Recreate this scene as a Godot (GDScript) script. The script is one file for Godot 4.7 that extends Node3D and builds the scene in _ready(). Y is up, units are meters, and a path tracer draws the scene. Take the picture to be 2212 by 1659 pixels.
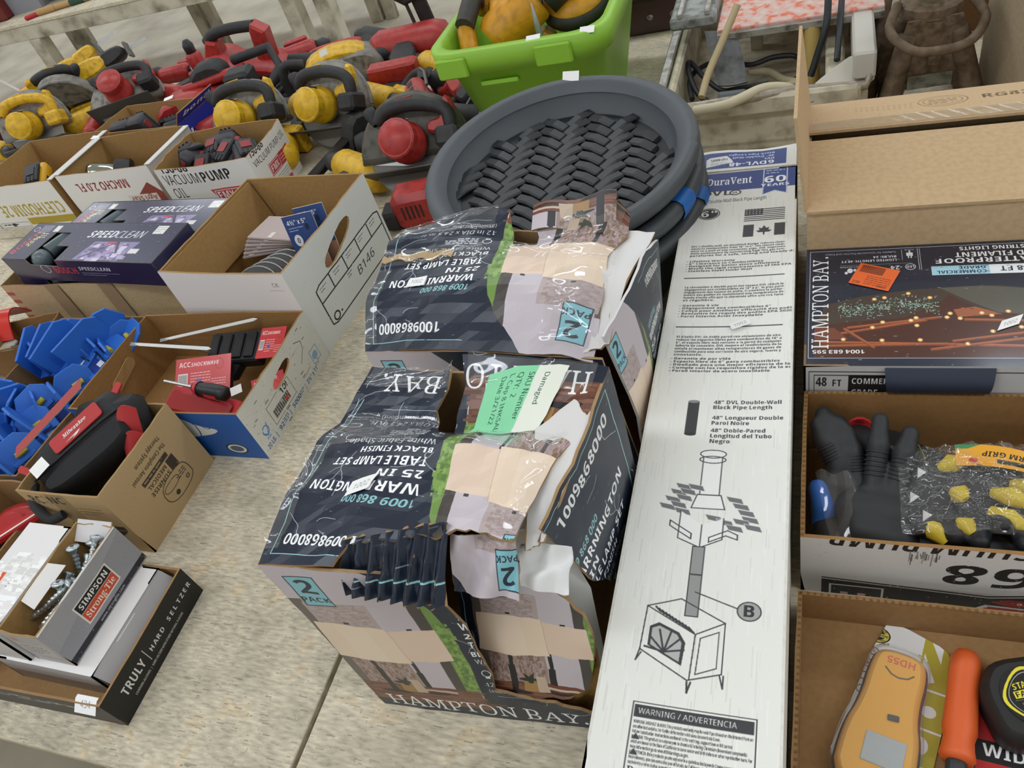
extends Node3D

var used := {}
var mats := {}
var tex := {}
var fonts := {}
var glyph_cache := {}

func _ready() -> void:
	# camera: hand-held over the front edge of the tables, tipped down and rolled
	var cam := Camera3D.new()
	cam.name = "camera"
	cam.transform = Transform3D(Basis(V(0.92983, -0.25985, -0.26056), V(-0.01299, 0.68445, -0.72894), V(0.36775, 0.68118, 0.63305)), V(0, 1.0, 0))
	cam.fov = 53.05
	cam.near = 0.02
	add_child(cam)
	cam.current = true
	# the hall is closed: its light comes from the ceiling fittings
	var we := WorldEnvironment.new()
	we.name = "world_environment"
	var env := Environment.new()
	env.background_mode = Environment.BG_COLOR
	env.background_color = Color("8a8c8c")
	env.background_energy_multiplier = 0.2
	env.ambient_light_source = Environment.AMBIENT_SOURCE_DISABLED
	env.tonemap_mode = Environment.TONE_MAPPER_LINEAR
	env.tonemap_exposure = EXPOSURE
	env.sdfgi_enabled = true
	env.ssao_enabled = true
	env.ssil_enabled = true
	we.environment = env
	add_child(we)
	for row in 7:
		for col in 6:
			if no_fitting(row, col): continue
			var l := AreaLight3D.new()
			l.name = numbered("fitting_light")
			l.area_size = Vector2(2.4, 0.28)
			l.light_color = Color("eff6ff")
			l.light_energy = LIGHT
			l.light_specular = 1.0
			l.shadow_enabled = true
			l.area_range = 30.0
			l.area_attenuation = 2.0
			add_child(l)
			l.position = fitting_at(row, col) + V(0, -0.062, 0)
			l.rotation_degrees = V(-90, 0, 0)
	make_textures()
	make_prints()
	build_hall()
	build_tables()
	build_long_box()
	build_lamp_boxes()
	build_pots()
	build_right_boxes()
	build_left_boxes()
	build_left_goods()
	build_back_boxes()
	build_tools()
	build_background()

const EXPOSURE := 1.0
const LIGHT := 1.95

# two bays over the aisle behind the camera have no fitting
func no_fitting(row: int, col: int) -> bool:
	return (col == 3 and row in [4, 5]) or (col == 4 and row == 4)

func fitting_at(row: int, col: int) -> Vector3:
	return V(-8.0 + col * 3.3, 2.42, -7.9 + row * 2.6)

# ---------------------------------------------------------------- surfaces
func make_textures() -> void:
	noise_tex("fibre", 512, 0.03, [[0.0, "efebe4"], [0.4, "f6f4f0"], [0.6, "fbfaf8"], [1.0, "ffffff"]], FastNoiseLite.TYPE_SIMPLEX_SMOOTH, 6)
	noise_tex("grime", 512, 0.008, [[0.0, "8f8a80"], [0.25, "c4c0b8"], [0.45, "e8e5e0"], [0.6, "f6f4f0"], [1.0, "ffffff"]], FastNoiseLite.TYPE_SIMPLEX_SMOOTH, 6)
	noise_tex("dusty", 512, 0.012, [[0.0, "bcb8b0"], [0.35, "e2dfda"], [0.5, "f2f0ec"], [1.0, "ffffff"]], FastNoiseLite.TYPE_SIMPLEX_SMOOTH, 5)
	noise_tex("splatter", 512, 0.014, [[0.0, "d2603c"], [0.25, "d8785c"], [0.38, "d6a294"], [0.55, "d2b0a6"], [0.75, "d2bdb4"], [1.0, "d4c8be"]], FastNoiseLite.TYPE_SIMPLEX_SMOOTH, 6)
	noise_tex("concrete", 512, 0.01, [[0.0, "a29a8a"], [0.4, "b8b0a0"], [0.6, "c2bba9"], [1.0, "cdc6b6"]], FastNoiseLite.TYPE_SIMPLEX_SMOOTH, 6)
	noise_tex("rust", 512, 0.015, [[0.0, "4a3a2c"], [0.4, "64523f"], [0.55, "6f5f4c"], [0.75, "776754"], [1.0, "8d6a4c"]], FastNoiseLite.TYPE_SIMPLEX_SMOOTH, 6)
	noise_tex("streak", 512, 0.02, [[0.0, "000000"], [1.0, "ffffff"]], FastNoiseLite.TYPE_SIMPLEX_SMOOTH, 4, Vector2i(8, 1))
	plywood()

# whitewashed plywood: pale paint, fine checks along the grain, knots of bare wood and dark scuffs
func plywood() -> void:
	var r := RandomNumberGenerator.new()
	r.seed = 5
	var n := FastNoiseLite.new()
	n.seed = 3
	n.frequency = 0.012
	n.fractal_octaves = 5
	var a := n.get_seamless_image(1024, 1024).get_data()
	n.frequency = 0.16
	n.seed = 8
	var b := n.get_seamless_image(256, 1024)
	b.resize(1024, 1024, Image.INTERPOLATE_CUBIC)
	var bd := b.get_data()
	var out := PackedByteArray()
	out.resize(1024 * 1024 * 3)
	for i in 1024 * 1024:
		var v := a[i]
		var w := bd[i]
		var f := 1.0 + (v - 128) * 0.0009 + (w - 128) * 0.0011
		var bare := clampf((v - 168) * 0.02, 0.0, 0.35)
		if w < 58: f *= 0.95
		out[i * 3] = int(clampf((199.0 - 16.0 * bare) * f, 0, 255))
		out[i * 3 + 1] = int(clampf((189.0 - 30.0 * bare) * f, 0, 255))
		out[i * 3 + 2] = int(clampf((166.0 - 44.0 * bare) * f, 0, 255))
	var im := Image.create_from_data(1024, 1024, false, Image.FORMAT_RGB8, out)
	for i in 5200:  # checks in the veneer
		var x := r.randi() % 1024
		var y := r.randi() % 1024
		var c: Color = [Color("b3a991"), Color("aca28a"), Color("a2977f"), Color("8d8370"), Color("b8af99")][r.randi() % 5]
		im.fill_rect(Rect2i(x, y, r.randi_range(2, 16), 1), c)
	for i in 5000:  # specks of dirt and bare grain
		var c2: Color = [Color("b0a890"), Color("a49b84"), Color("cdc6ae"), Color("968d78")][r.randi() % 4]
		if i % 5: im.fill_rect(Rect2i(r.randi() % 1020, r.randi() % 1020, r.randi_range(1, 4), 1), c2)
		else: im.fill_rect(Rect2i(r.randi() % 1020, r.randi() % 1020, 1, r.randi_range(1, 5)), c2)
	for i in 40:  # scuffs
		var x := r.randi() % 1000
		var y := r.randi() % 1000
		for k in 9: im.fill_rect(Rect2i(x + r.randi_range(-6, 6), y + r.randi_range(-2, 2), r.randi_range(1, 4), 1), Color("837a6a") if k % 2 else Color("968d7b"))
	tex["plywood"] = ImageTexture.create_from_image(im)

# ---------------------------------------------------------------- print on packaging
func cv(w: float, h: float, ppu: float, bg: String) -> Cv:
	return Cv.new(self, w, h, ppu, bg)

func tag(key: String, s: String) -> void:
	var c := cv(2, 1.1, 48, "f4f4f2")
	if s: c.text(s, 1.0, 0.75, 0.42, "8b8d90", {"align": 1, "font": "m"})
	c.done(key)

func make_prints() -> void:
	for t in ["1002", "434", "", "210"]: tag("tag" + t, t)
	print_lamp_set()
	print_pipe_box()
	print_right_boxes()
	print_left_boxes()
	print_back_boxes()

func print_lamp_set() -> void:
	var c := cv(10, 10, 100, "1a2436")
	# room photograph on the left, under a curved border
	c.poly([[0, 0], [3.3, 0], [4.3, 1.2], [5.0, 2.6], [5.3, 4.2], [5.45, 6], [5.35, 8.2], [5.0, 9.3], [0, 9.3]], "c9bfc6")
	c.poly([[4.7, 1.9], [5.0, 2.6], [5.3, 4.2], [5.45, 6], [5.35, 8.0], [4.75, 8.0], [4.7, 4]], "74964a")
	c.specks(260, 0.22, ["7fa052", "68893f", "8aac5a", "5f7c40"], 4, 0.9, Rect2(4.75, 3.4, 0.5, 4.5))
	c.poly([[4.25, 1.05], [4.7, 1.8], [4.75, 8.0], [4.3, 8.0]], "4a4440")
	c.rect(0.0, 1.9, 0.5, 6.0, "6b625a").rect(0.4, 2.1, 2.5, 2.0, "b7a7a6")
	c.specks(500, 0.2, ["ae9c9a", "bdaeb0", "a8948f", "b4a3a0"], 7, 1.4, Rect2(0.4, 2.1, 2.1, 1.7))
	c.rect(0.4, 5.2, 2.5, 2.6, "a08a80")
	c.specks(800, 0.18, ["8d6f5a", "a89088", "b09c98", "7f6552", "a08890"], 9, 0.6, Rect2(0.4, 5.2, 2.3, 2.4))
	c.rect(0, 7.75, 5.3, 1.55, "6e4433")
	c.specks(90, 0.5, ["7c5040", "5f3829", "835a48"], 2, 3.0, Rect2(0, 7.8, 4.8, 1.4))
	c.rect(3.0, 5.2, 0.16, 3.1, "1c1a1c").rect(1.25, 5.3, 0.18, 3.1, "1c1a1c").rect(1.2, 6.6, 0.28, 1.8, "1c1a1c").rect(2.93, 6.7, 0.28, 1.5, "1c1a1c")
	c.circ(1.34, 8.45, 0.75, 0.13, "1c1a1c").circ(3.1, 8.3, 0.7, 0.12, "1c1a1c")
	c.rect(2.6, 7.8, 1.6, 0.16, "7c3b2c").rect(2.55, 7.98, 1.7, 0.16, "c9b9a4").rect(2.6, 8.14, 1.6, 0.14, "5a2c22")
	c.rect(1.75, 7.75, 0.65, 0.6, "a67f4a").circ(1.9, 7.6, 0.36, 0.09, "1f2a1c").circ(2.25, 7.55, 0.36, 0.09, "26331f").poly([[2.0, 7.8], [1.75, 7.2], [2.05, 7.4], [2.3, 7.1], [2.2, 7.8]], "1f2a1c")
	c.poly([[2.35, 7.3], [2.75, 7.3], [2.85, 8.35], [2.35, 8.35]], "c7b19a")
	c.poly([[2.95, 3.75], [4.75, 3.8], [4.9, 5.75], [4.0, 5.85], [3.0, 5.8]], "e6cdb8").poly([[0.15, 3.35], [1.6, 3.48], [2.95, 3.6], [3.08, 5.95], [1.5, 6.02], [0.0, 5.8]], "ecd6be")
	c.poly([[0.9, 3.44], [2.1, 3.53], [2.2, 5.95], [0.9, 5.92]], "efdac4").rect(1.45, 3.3, 0.22, 0.12, "2a2626").rect(3.75, 3.66, 0.2, 0.12, "2a2626").line([[2.98, 3.6], [3.09, 5.95]], 0.03, "cdb29c")
	c.rect(0.55, 0.55, 1.15, 1.75, "20323c").rect(0.6, 0.6, 1.05, 1.65, "86c3d0").text("2", 1.13, 1.55, 0.8, "1b2a36", {"align": 1, "wide": 1.25}).text("PACK", 1.13, 2.05, 0.28, "1b2a36", {"align": 1, "wide": 1.15})
	# copy on the navy side
	c.rect(5.6, 0.42, 4.0, 0.035, "9fd4cf").rect(9.58, 0.42, 0.035, 8.0, "9fd4cf")
	c.text("1009868000", 6.55, 1.35, 0.5, "f4f4f2", {"w": 2.75})
	c.text("1009 868 000", 5.75, 3.2, 0.33, "8fc7cb", {"w": 1.9, "slant": 0.12})
	c.text("WARRNINGTON", 5.72, 3.85, 0.45, "ffffff", {"w": 3.45})
	c.text("25 IN", 5.75, 4.45, 0.36, "ffffff", {}).text("TABLE LAMP SET", 5.78, 5.02, 0.38, "ffffff", {"w": 3.1})
	c.text("BLACK FINISH", 5.72, 5.5, 0.26, "ffffff", {}).text("White Fabric Shade", 5.72, 5.92, 0.26, "e8e8e8", {"font": "r"})
	c.ring(5.95, 6.5, 0.17, 0.2, 0.035, "f0f0f0").rect(5.86, 6.68, 0.18, 0.14, "f0f0f0")
	c.lines(6.3, 6.28, 1.3, 4, 0.14, 0.1, "d8dadc", 4)
	c.text("12 in DIA x 24.5 in H", 5.75, 7.35, 0.25, "e8e8e8", {"font": "r"}).text("(assembled dimensions)", 5.75, 7.7, 0.19, "d0d0d0", {"font": "r"})
	c.rect(6.0, 7.95, 2.6, 0.03, "9fb4bf")
	c.text("HAMPTON BAY.", 0.55, 9.72, 0.85, "f6f6f4", {"w": 8.7, "font": "s"})
	c.specks(160, 0.06, ["5a6474", "8d96a4", "39455a"], 31, 2.0, Rect2(5.5, 0, 4.4, 9))
	var cz := RandomNumberGenerator.new()
	cz.seed = 41
	for i in 16:  # white cracks where the print is creased
		var q := Vector2(cz.randf_range(5.6, 9.8), cz.randf_range(0.2, 9.0)) if i < 11 else Vector2(9.75, cz.randf_range(0, 9))
		var ang := cz.randf_range(0, TAU) if i < 11 else PI / 2
		var pl: Array = [[q.x, q.y]]
		for k in cz.randi_range(4, 9):
			ang += cz.randf_range(-0.5, 0.5)
			q += Vector2(cos(ang), sin(ang)) * cz.randf_range(0.1, 0.3)
			pl.append([q.x, q.y])
		c.line(pl, 0.022, "c4c8ce")
	c.done("lamp_set")
	c = cv(4, 3, 70, "8fe0ae")
	c.rect(2.5, 0, 1.5, 3, "eef2e4")
	for t in [["Damaged", 2.95], ["SKU Number", 2.2], ["QTY:  2", 1.7], ["L Cap 8 INKSALE", 1.25], ["Date 3/21/22", 0.8]]:
		c.text(t[0], t[1], 0.3, 0.26, "23463a", {"font": "r", "rot": 90})
	c.done("return_tag")

func print_pipe_box() -> void:
	# top of the long carton, 1.9 wide by 12.5 long, read from the near end
	var c := cv(1.9, 12.5, 160, "eeede6")
	c.specks(700, 0.07, ["dfddd4", "e5e3da", "f4f3ee"], 3, 0.2)
	c.rect(0, 0, 1.9, 0.62, "2f4386").text("DuraVent", 0.33, 0.42, 0.22, "ffffff", {"w": 0.8, "font": "sb"})
	c.t0 = Vector2(0.14, 0)
	c.poly([[1.18, 0], [1.6, 0], [1.6, 0.84], [1.39, 0.74], [1.18, 0.84]], "c9cfe6").poly([[1.2, 0], [1.58, 0], [1.58, 0.81], [1.39, 0.71], [1.2, 0.81]], "33488e")
	c.text("60", 1.39, 0.46, 0.2, "ffffff", {"align": 1, "wide": 1.25}).text("YEARS", 1.39, 0.58, 0.08, "ffffff", {"align": 1, "wide": 1.5}).lines(1.23, 0.07, 0.32, 2, 0.08, 0.04, "b8c2e2", 2)
	c.text("DVL", 0.14, 0.75, 0.15, "2a2a2c", {"wide": 1.4}).ring(0.72, 0.69, 0.09, 0.07, 0.025, "2a2a2c").text("UL", 0.72, 0.72, 0.06, "2a2a2c", {"align": 1})
	c.text("48\" Double-Wall Black Pipe Length", 0.14, 0.97, 0.1, "2f2f31", {"w": 1.12, "font": "r"})
	c.t0 = Vector2(0.09, 0)
	c.circ(0.36, 1.3, 0.19, 0.17, "2c2c2e").ring(0.36, 1.3, 0.165, 0.145, 0.015, "dcdcd8").text("6\"", 0.36, 1.38, 0.17, "f4f4f2", {"align": 1, "wide": 1.2})
	c.t0 = Vector2(0.08, 0.17)
	for i in 7: c.rect(0.98, 1.08 + i * 0.052, 0.66, 0.026, "3a3a3c")
	c.rect(0.98, 1.07, 0.3, 0.19, "3a3a3c")
	for i in 15: c.rect(1.0 + (i % 5) * 0.055, 1.09 + (i / 5) * 0.055, 0.018, 0.02, "d8d8d4")
	c.rect(0.98, 1.52, 0.17, 0.33, "3a3a3c").rect(1.48, 1.52, 0.17, 0.33, "3a3a3c")
	c.poly([[1.315, 1.56], [1.35, 1.64], [1.4, 1.62], [1.385, 1.69], [1.44, 1.7], [1.4, 1.75], [1.33, 1.75], [1.325, 1.82], [1.305, 1.82], [1.3, 1.75], [1.23, 1.75], [1.19, 1.7], [1.245, 1.69], [1.23, 1.62], [1.28, 1.64]], "3a3a3c")
	c.t0 = Vector2(0.1, 0)
	var body := [
		["DVL's double-wall, air-insulated design reduces clear-", "ances to combustibles from 18\" to 6\", the closest clear-", "ance to a wall of any connector pipe. DVL improves", "stove performance by maintaining high flue gas tem-", "peratures for a safe, strong and steady draft."],
		["- Lifetime Warranty", "- 6\" Clearance to Combustibles", "- Designed for better stove efficiency", "- Meets the rigid requirements of the EPA 2020 Stove", "- Stainless Steel Inner Wall"],
		["La conception à double paroi des tuyaux DVL réduit le", "dégagement aux combustibles de 18\" à 6\", le plus petit", "dégagement des tuyaux de poêle. Il améliore la perfor-", "mance des poêles en maintenant une température de", "fumée élevée afin que la cheminée offre une tire forte", "et régulière."],
		["- Garantie à vie", "- Dégagement aux combustibles 6\"", "- Conçu pour améliorer efficacité des poêles", "- Rencontre les requis des poêles EPA 2020", "- Paroi Interne Acier Inoxydable"],
		["El diseño DVL de doble pared con aislamiento de aire,", "reduce los espacios libres para combustibles de 18\" a", "6\", el espacio libre más cercano a la pared de cualquier", "tubería de conexión. DVL mejora el rendimiento de la", "estufa al mantener altas temperaturas de gases de", "combustión para una corriente de aire segura, fuerte y", "constante."],
		["- Garantía de por vida", "- Espacio libre de 6\" para combustibles", "- Diseñado para una mejor eficiencia de la estufa", "- Cumple con los requisitos rígidos de la estufa EPA 2020", "- Pared interior de acero inoxidable"]]
	var at := [2.24, 2.64, 3.3, 3.74, 4.45, 4.91]
	for i in 6:
		for j in body[i].size():
			var full: bool = i % 2 == 0 and j < body[i].size() - 1
			c.text(body[i][j], 0.1 if i % 2 else 0.14, at[i] + j * 0.063, 0.044, "2f2f31", {"w": 1.5} if full else {"wide": 1.35})
	c.rect(0.1, 3.04, 1.55, 0.022, "3a3a3c").rect(0.1, 4.2, 1.55, 0.022, "3a3a3c")
	c.ts = Vector2(0.96, 0.93)
	c.t0 = Vector2(0.2, 5.73 - 6.62 * 0.93)
	# the pipe and the stove drawing
	c.poly([[0.36, 6.62], [0.52, 6.62], [0.52, 7.25], [0.36, 7.25]], "38383a").circ(0.44, 6.62, 0.08, 0.03, "8a8a88").circ(0.44, 7.25, 0.08, 0.03, "2c2c2e")
	for t in [["48\" DVL Double-Wall", 6.66], ["Black Pipe Length", 6.76], ["48\" Longueur Double", 6.96], ["Paroi Noire", 7.06], ["48\" Doble-Pared", 7.2], ["Longitud del Tubo", 7.3], ["Negro", 7.4]]:
		c.text(t[0], 0.72, t[1], 0.068, "333335", {})
	var g := "3c3c3e"
	c.rect(0.66, 7.62, 0.26, 0.7, "f6f6f2").frame(0.66, 7.62, 0.26, 0.7, 0.012, g)
	c.circ(0.79, 7.6, 0.17, 0.07, "f4f4f0").ring(0.79, 7.6, 0.17, 0.07, 0.014, g).ring(0.79, 7.7, 0.17, 0.06, 0.014, g)
	for q in [[0.34, 8.12], [0.28, 8.22], [0.22, 8.34], [0.16, 8.46], [0.4, 8.2], [0.36, 8.3], [0.3, 8.42], [0.36, 8.52], [0.5, 8.12], [1.0, 8.3], [1.08, 8.4], [1.15, 8.5], [1.2, 8.6], [0.76, 8.6], [0.9, 8.66], [1.02, 8.74], [1.1, 8.64], [1.24, 8.72]]:
		c.poly([[q[0], q[1]], [q[0] + 0.2, q[1] + 0.035], [q[0] + 0.24, q[1] + 0.13], [q[0] + 0.04, q[1] + 0.09]], "e8e8e2").poly([[q[0] + 0.01, q[1] + 0.01], [q[0] + 0.195, q[1] + 0.042], [q[0] + 0.225, q[1] + 0.12], [q[0] + 0.05, q[1] + 0.085]], "707072")
	c.poly([[0.64, 8.3], [0.94, 8.3], [1.0, 8.52], [0.58, 8.52]], "f4f4f0").line([[0.64, 8.3], [0.58, 8.52], [1.0, 8.52], [0.94, 8.3], [0.64, 8.3]], 0.014, g)
	c.poly([[0.46, 8.58], [0.74, 8.78], [1.0, 8.66], [1.0, 8.98], [0.74, 9.12], [0.46, 9.0]], "f2f2ee").line([[0.46, 8.58], [0.46, 9.0], [0.74, 9.12], [1.0, 8.98], [1.0, 8.66]], 0.014, g).line([[0.74, 8.78], [0.74, 9.12]], 0.014, g)
	c.line([[0.34, 8.74], [0.62, 8.92], [0.62, 9.0], [0.34, 8.82], [0.34, 8.74]], 0.014, g).line([[0.84, 8.96], [1.06, 8.84], [1.18, 8.9], [1.18, 8.97], [1.04, 8.92], [0.84, 9.03], [0.84, 8.96]], 0.014, g)
	c.rect(0.65, 9.1, 0.16, 0.98, "9a9a98").frame(0.65, 9.1, 0.16, 0.98, 0.012, g).rect(0.65, 9.5, 0.16, 0.02, g)
	c.line([[0.75, 9.75], [1.25, 9.92]], 0.014, g).circ(1.37, 9.94, 0.13, 0.12, "a9a9a6").ring(1.37, 9.94, 0.13, 0.12, 0.014, g).text("B", 1.37, 10.01, 0.15, "2f2f31", {"align": 1, "wide": 1.1})
	c.line([[0.22, 10.0], [0.6, 9.86], [1.12, 10.12], [0.8, 10.3], [0.22, 10.0]], 0.014, g).line([[0.22, 10.0], [0.2, 10.56], [0.76, 10.86], [1.12, 10.74], [1.12, 10.12]], 0.014, g).line([[0.8, 10.3], [0.78, 10.84]], 0.014, g).line([[0.86, 10.34], [1.06, 10.24], [1.06, 10.68], [0.84, 10.78], [0.86, 10.34]], 0.012, g)
	for i in 11: c.line([[0.32 + i * 0.04, 10.0 + i * 0.022], [0.38 + i * 0.04, 10.06 + i * 0.022]], 0.02, g)
	c.poly([[0.28, 10.26], [0.38, 10.2], [0.62, 10.3], [0.7, 10.42], [0.68, 10.7], [0.28, 10.5]], g).poly([[0.31, 10.28], [0.39, 10.24], [0.6, 10.33], [0.66, 10.43], [0.65, 10.66], [0.31, 10.49]], "b9b9b6")
	for i in 6: c.line([[0.47, 10.56], [0.47 + 0.22 * cos(PI + i * 0.62), 10.52 + 0.24 * sin(PI + i * 0.62)]], 0.022, g)
	c.line([[0.2, 10.56], [0.17, 10.7], [0.22, 10.6]], 0.016, g).line([[0.76, 10.88], [0.77, 11.0], [0.8, 10.88]], 0.02, g).line([[1.1, 10.76], [1.14, 10.9], [1.14, 10.76]], 0.016, g)
	# warning panel
	c.ts = Vector2(0.83, 0.76)
	c.t0 = Vector2(0.31, 9.97 - 11.15 * 0.76)
	c.frame(0.12, 11.15, 1.5, 0.98, 0.014, g).rect(0.15, 11.19, 1.44, 0.17, g).text("WARNING / ADVERTENCIA", 0.2, 11.31, 0.08, "f0f0ec", {"font": "r", "wide": 0.95})
	var w := ["WARNING INTERNET BUYERS: This products warranty may be void if purchased on the internet from an", "unauthorized website. For further information visit www.duraventretail.com.", "Follow installation instructions enclosed in the vent top, support box or kit carton.", "   WARNING: This product can expose you to chemicals including Chromium (hexavalent compounds)", "which are known to the State of California to cause cancer and birth defects or other reproductive harm. For", "more information go to www.P65Warnings.ca.gov.", "   ADVERTENCIA: Este producto puede exponerle a químicos incluyendo Cromo (compuestos", "hexavalentes), que son conocidos por el Estado de California como causantes de cáncer y defectos de", "nacimiento u otros daños reproductivos. Para más información, visite www.P65Warnings.ca.gov."]
	for i in w.size(): c.text(w[i], 0.16, 11.44 + i * 0.066, 0.042, "333335", {"w": [1.42, 1.05, 1.2, 1.36, 1.42, 0.7, 1.3, 1.42, 1.36][i]})
	for y in [11.6, 11.8]: c.poly([[0.16, y + 0.05], [0.21, y - 0.03], [0.26, y + 0.05]], g)
	c.text("DuraVent", 0.16, 12.1, 0.1, "2c2c2e", {"font": "sb", "wide": 0.9})
	c.done("pipe_top")
	c = cv(1.9, 0.7, 160, "ecebe4")
	c.rect(0.06, 0.08, 1.66, 0.54, "2f4386").text("6DVL-48", 1.5, 0.46, 0.12, "ffffff", {"rot": 180, "wide": 1.3}).text("DVL", 1.5, 0.36, 0.06, "ffffff", {"rot": 180, "wide": 1.3}).text("48\" Double-Wall", 1.5, 0.26, 0.06, "dfe4f4", {"rot": 180, "wide": 1.2}).text("Black Pipe Lenght", 1.5, 0.16, 0.06, "dfe4f4", {"rot": 180, "wide": 1.2})
	c.poly([[0.24, 0.3], [0.3, 0.24], [0.62, 0.2], [0.72, 0.34], [0.76, 0.44], [0.26, 0.56]], "e9e9ea").text("1147-8069FL", 0.64, 0.27, 0.08, "3a3a3c", {"w": 0.32, "rot": 174}).lines(0.34, 0.42, 0.3, 2, 0.05, 0.03, "a8a8aa", 3)
	c.done("pipe_end")

func print_right_boxes() -> void:
	# string light carton: lid, seen upside down from the near side
	var c := cv(8, 5, 160, "23283a")
	c.poly([[0.6, 2.6], [1.6, 2.3], [3.2, 2.05], [4.4, 2.0], [5.6, 1.95], [6.8, 2.15], [8, 2.5], [8, 4.7], [0.3, 4.7], [0.3, 3.6]], "4a3b33")
	c.poly([[4.0, 2.0], [5.2, 1.95], [6.8, 2.15], [8, 2.5], [8, 3.1], [5.6, 3.1], [4.8, 2.6]], "5d5a50")
	c.poly([[0.3, 3.4], [1.6, 3.3], [2.9, 3.2], [4.0, 2.6], [4.25, 2.3], [4.6, 2.6], [5.2, 3.0], [6, 3.1], [8, 3.1], [8, 4.7], [0.3, 4.7]], "4f2a20")
	var r := RandomNumberGenerator.new()
	r.seed = 6
	for i in 700:
		var a := r.randf() * 2.9
		var b := r.randfn(0.0, 0.16)
		c.rect(1.0 + a, 2.72 + b + 0.12 * sin(a * 2.4), 0.035, 0.03, ["4e6b52", "7fa088", "a9c4bc", "2f4a36", "c4d6d6"][r.randi() % 5])
	for q in [[1.3, 3.55, 3.9, 3.2], [0.4, 3.9, 3.5, 3.3], [0.5, 4.1, 8, 4.35], [0.5, 4.25, 4.0, 4.2], [4.2, 4.1, 8, 3.5], [3.6, 4.4, 8, 3.7], [1.2, 3.6, 2.0, 4.3], [4.6, 3.3, 8, 3.45]]:
		c.line([[q[0], q[1]], [q[2], q[3]]], 0.1, "8d4a2e").line([[q[0], q[1] - 0.02], [q[2], q[3] - 0.02]], 0.05, "b4653f")
	c.poly([[4.3, 2.9], [4.9, 2.8], [5.6, 3.1], [4.4, 3.2]], "a8603c").poly([[0.3, 3.5], [0.9, 3.55], [1.3, 4.0], [0.3, 4.0]], "7a4230")
	for q in [[1.15, 4.0], [2.25, 4.05], [3.3, 4.05], [4.55, 4.2], [6.2, 4.3], [2.0, 3.55], [2.3, 3.35], [3.1, 3.3], [3.25, 3.2], [3.25, 3.5], [4.1, 3.2], [4.45, 3.25], [4.2, 3.05], [5.05, 3.05], [5.3, 3.15], [5.25, 3.75], [5.75, 3.0], [6.0, 3.6], [2.4, 2.35], [3.1, 2.2], [2.1, 2.4], [3.7, 2.4], [6.8, 3.9], [7.3, 3.4]]:
		c.circ(q[0], q[1], 0.075, 0.07, "d89a4e").circ(q[0], q[1], 0.055, 0.05, "f6d894").circ(q[0], q[1], 0.03, 0.028, "fff6dc")
	c.frame(0.12, 0.12, 7.9, 4.6, 0.02, "c9ccd4")
	c.text("HAMPTON BAY.", 0.72, 4.35, 0.5, "f6f6f4", {"rot": -90, "w": 3.95, "font": "s"})
	c.text("1004 683 595", 1.75, 4.4, 0.14, "f4f4f4", {"rot": 180, "w": 1.5})
	c.text("LIGHTED LENGTH: 48 FT", 2.85, 0.62, 0.1, "e8eaee", {"rot": 180, "wide": 1.1}).text("BULBS: 24", 2.85, 0.46, 0.1, "e8eaee", {"rot": 180, "wide": 1.1}).text("Suitable for Uncovered Porches and Patios", 2.85, 0.26, 0.08, "c8ccd4", {"rot": 180, "font": "r", "wide": 1.1})
	c.rect(3.02, 0.2, 0.02, 0.5, "aab0bc").rect(3.5, 0.18, 0.02, 1.0, "c9ccd4").rect(3.56, 0.18, 0.02, 1.0, "c9ccd4").rect(1.1, 0.84, 2.2, 0.015, "8d94a2")
	c.rect(3.16, 0.36, 0.2, 0.16, "e8eaee").rect(3.2, 0.52, 0.04, 0.1, "e8eaee").rect(3.28, 0.52, 0.04, 0.1, "e8eaee").rect(3.24, 0.26, 0.05, 0.1, "e8eaee").text("PLUG-IN", 3.4, 0.2, 0.05, "c8ccd4", {"rot": 180})
	c.ring(3.25, 1.02, 0.15, 0.13, 0.02, "e8eaee").text("LED", 3.36, 0.97, 0.1, "e8eaee", {"rot": 180}).text("-24", 3.0, 0.95, 0.18, "e8eaee", {"rot": 180})
	for q in [[1.4, 1.1, 0.09], [1.28, 1.2, 0.05], [1.55, 1.08, 0.05]]: c.circ(q[0], q[1], q[2], q[2] * 1.2, "e4e6ea")
	c.text("WET LOCATION", 1.7, 0.9, 0.06, "c8ccd4", {"rot": 180}).rect(1.85, 0.86, 0.015, 0.3, "8d94a2")
	c.text("SHATTERPROOF", 7.2, 0.72, 0.21, "ffffff", {"rot": 180, "w": 3.2})
	c.text("LED FILAMENT", 6.9, 0.46, 0.21, "ffffff", {"rot": 180, "wide": 1.15}).text("STRING LIGHTS", 6.6, 0.2, 0.16, "ffffff", {"rot": 180, "wide": 1.15})
	c.rect(3.85, 1.05, 1.65, 0.4, "a9d5e4").text("COMMERCIAL", 5.4, 1.26, 0.13, "22344a", {"rot": 180, "w": 1.4}).text("GRADE", 5.4, 1.09, 0.12, "22344a", {"rot": 180, "w": 0.75}).rect(5.5, 1.05, 1.6, 0.4, "eef2f4").text("48 FT", 6.6, 1.14, 0.2, "22344a", {"rot": 180, "wide": 1.2})
	c.specks(300, 0.05, ["39405a", "4a5168", "8d94a4"], 21, 2.0)
	c.done("lights_top")
	c = cv(8, 2, 90, "c9c8c8")
	c.frame(0.15, 0.12, 7.7, 1.7, 0.02, "4a4a4c").frame(0.3, 0.2, 4.4, 0.9, 0.02, "4a4a4c").text("48", 0.36, 0.46, 0.2, "222226", {"wide": 1.1}).text("FT", 0.85, 0.46, 0.15, "222226", {"wide": 1.2}).rect(1.3, 0.2, 2.9, 0.7, "1b1b1f").text("COMMERCIAL", 1.4, 0.4, 0.13, "f0f0f0", {"wide": 1.3}).text("GRADE", 1.4, 0.66, 0.13, "f0f0f0", {"wide": 1.3})
	c.done("lights_front")
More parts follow.
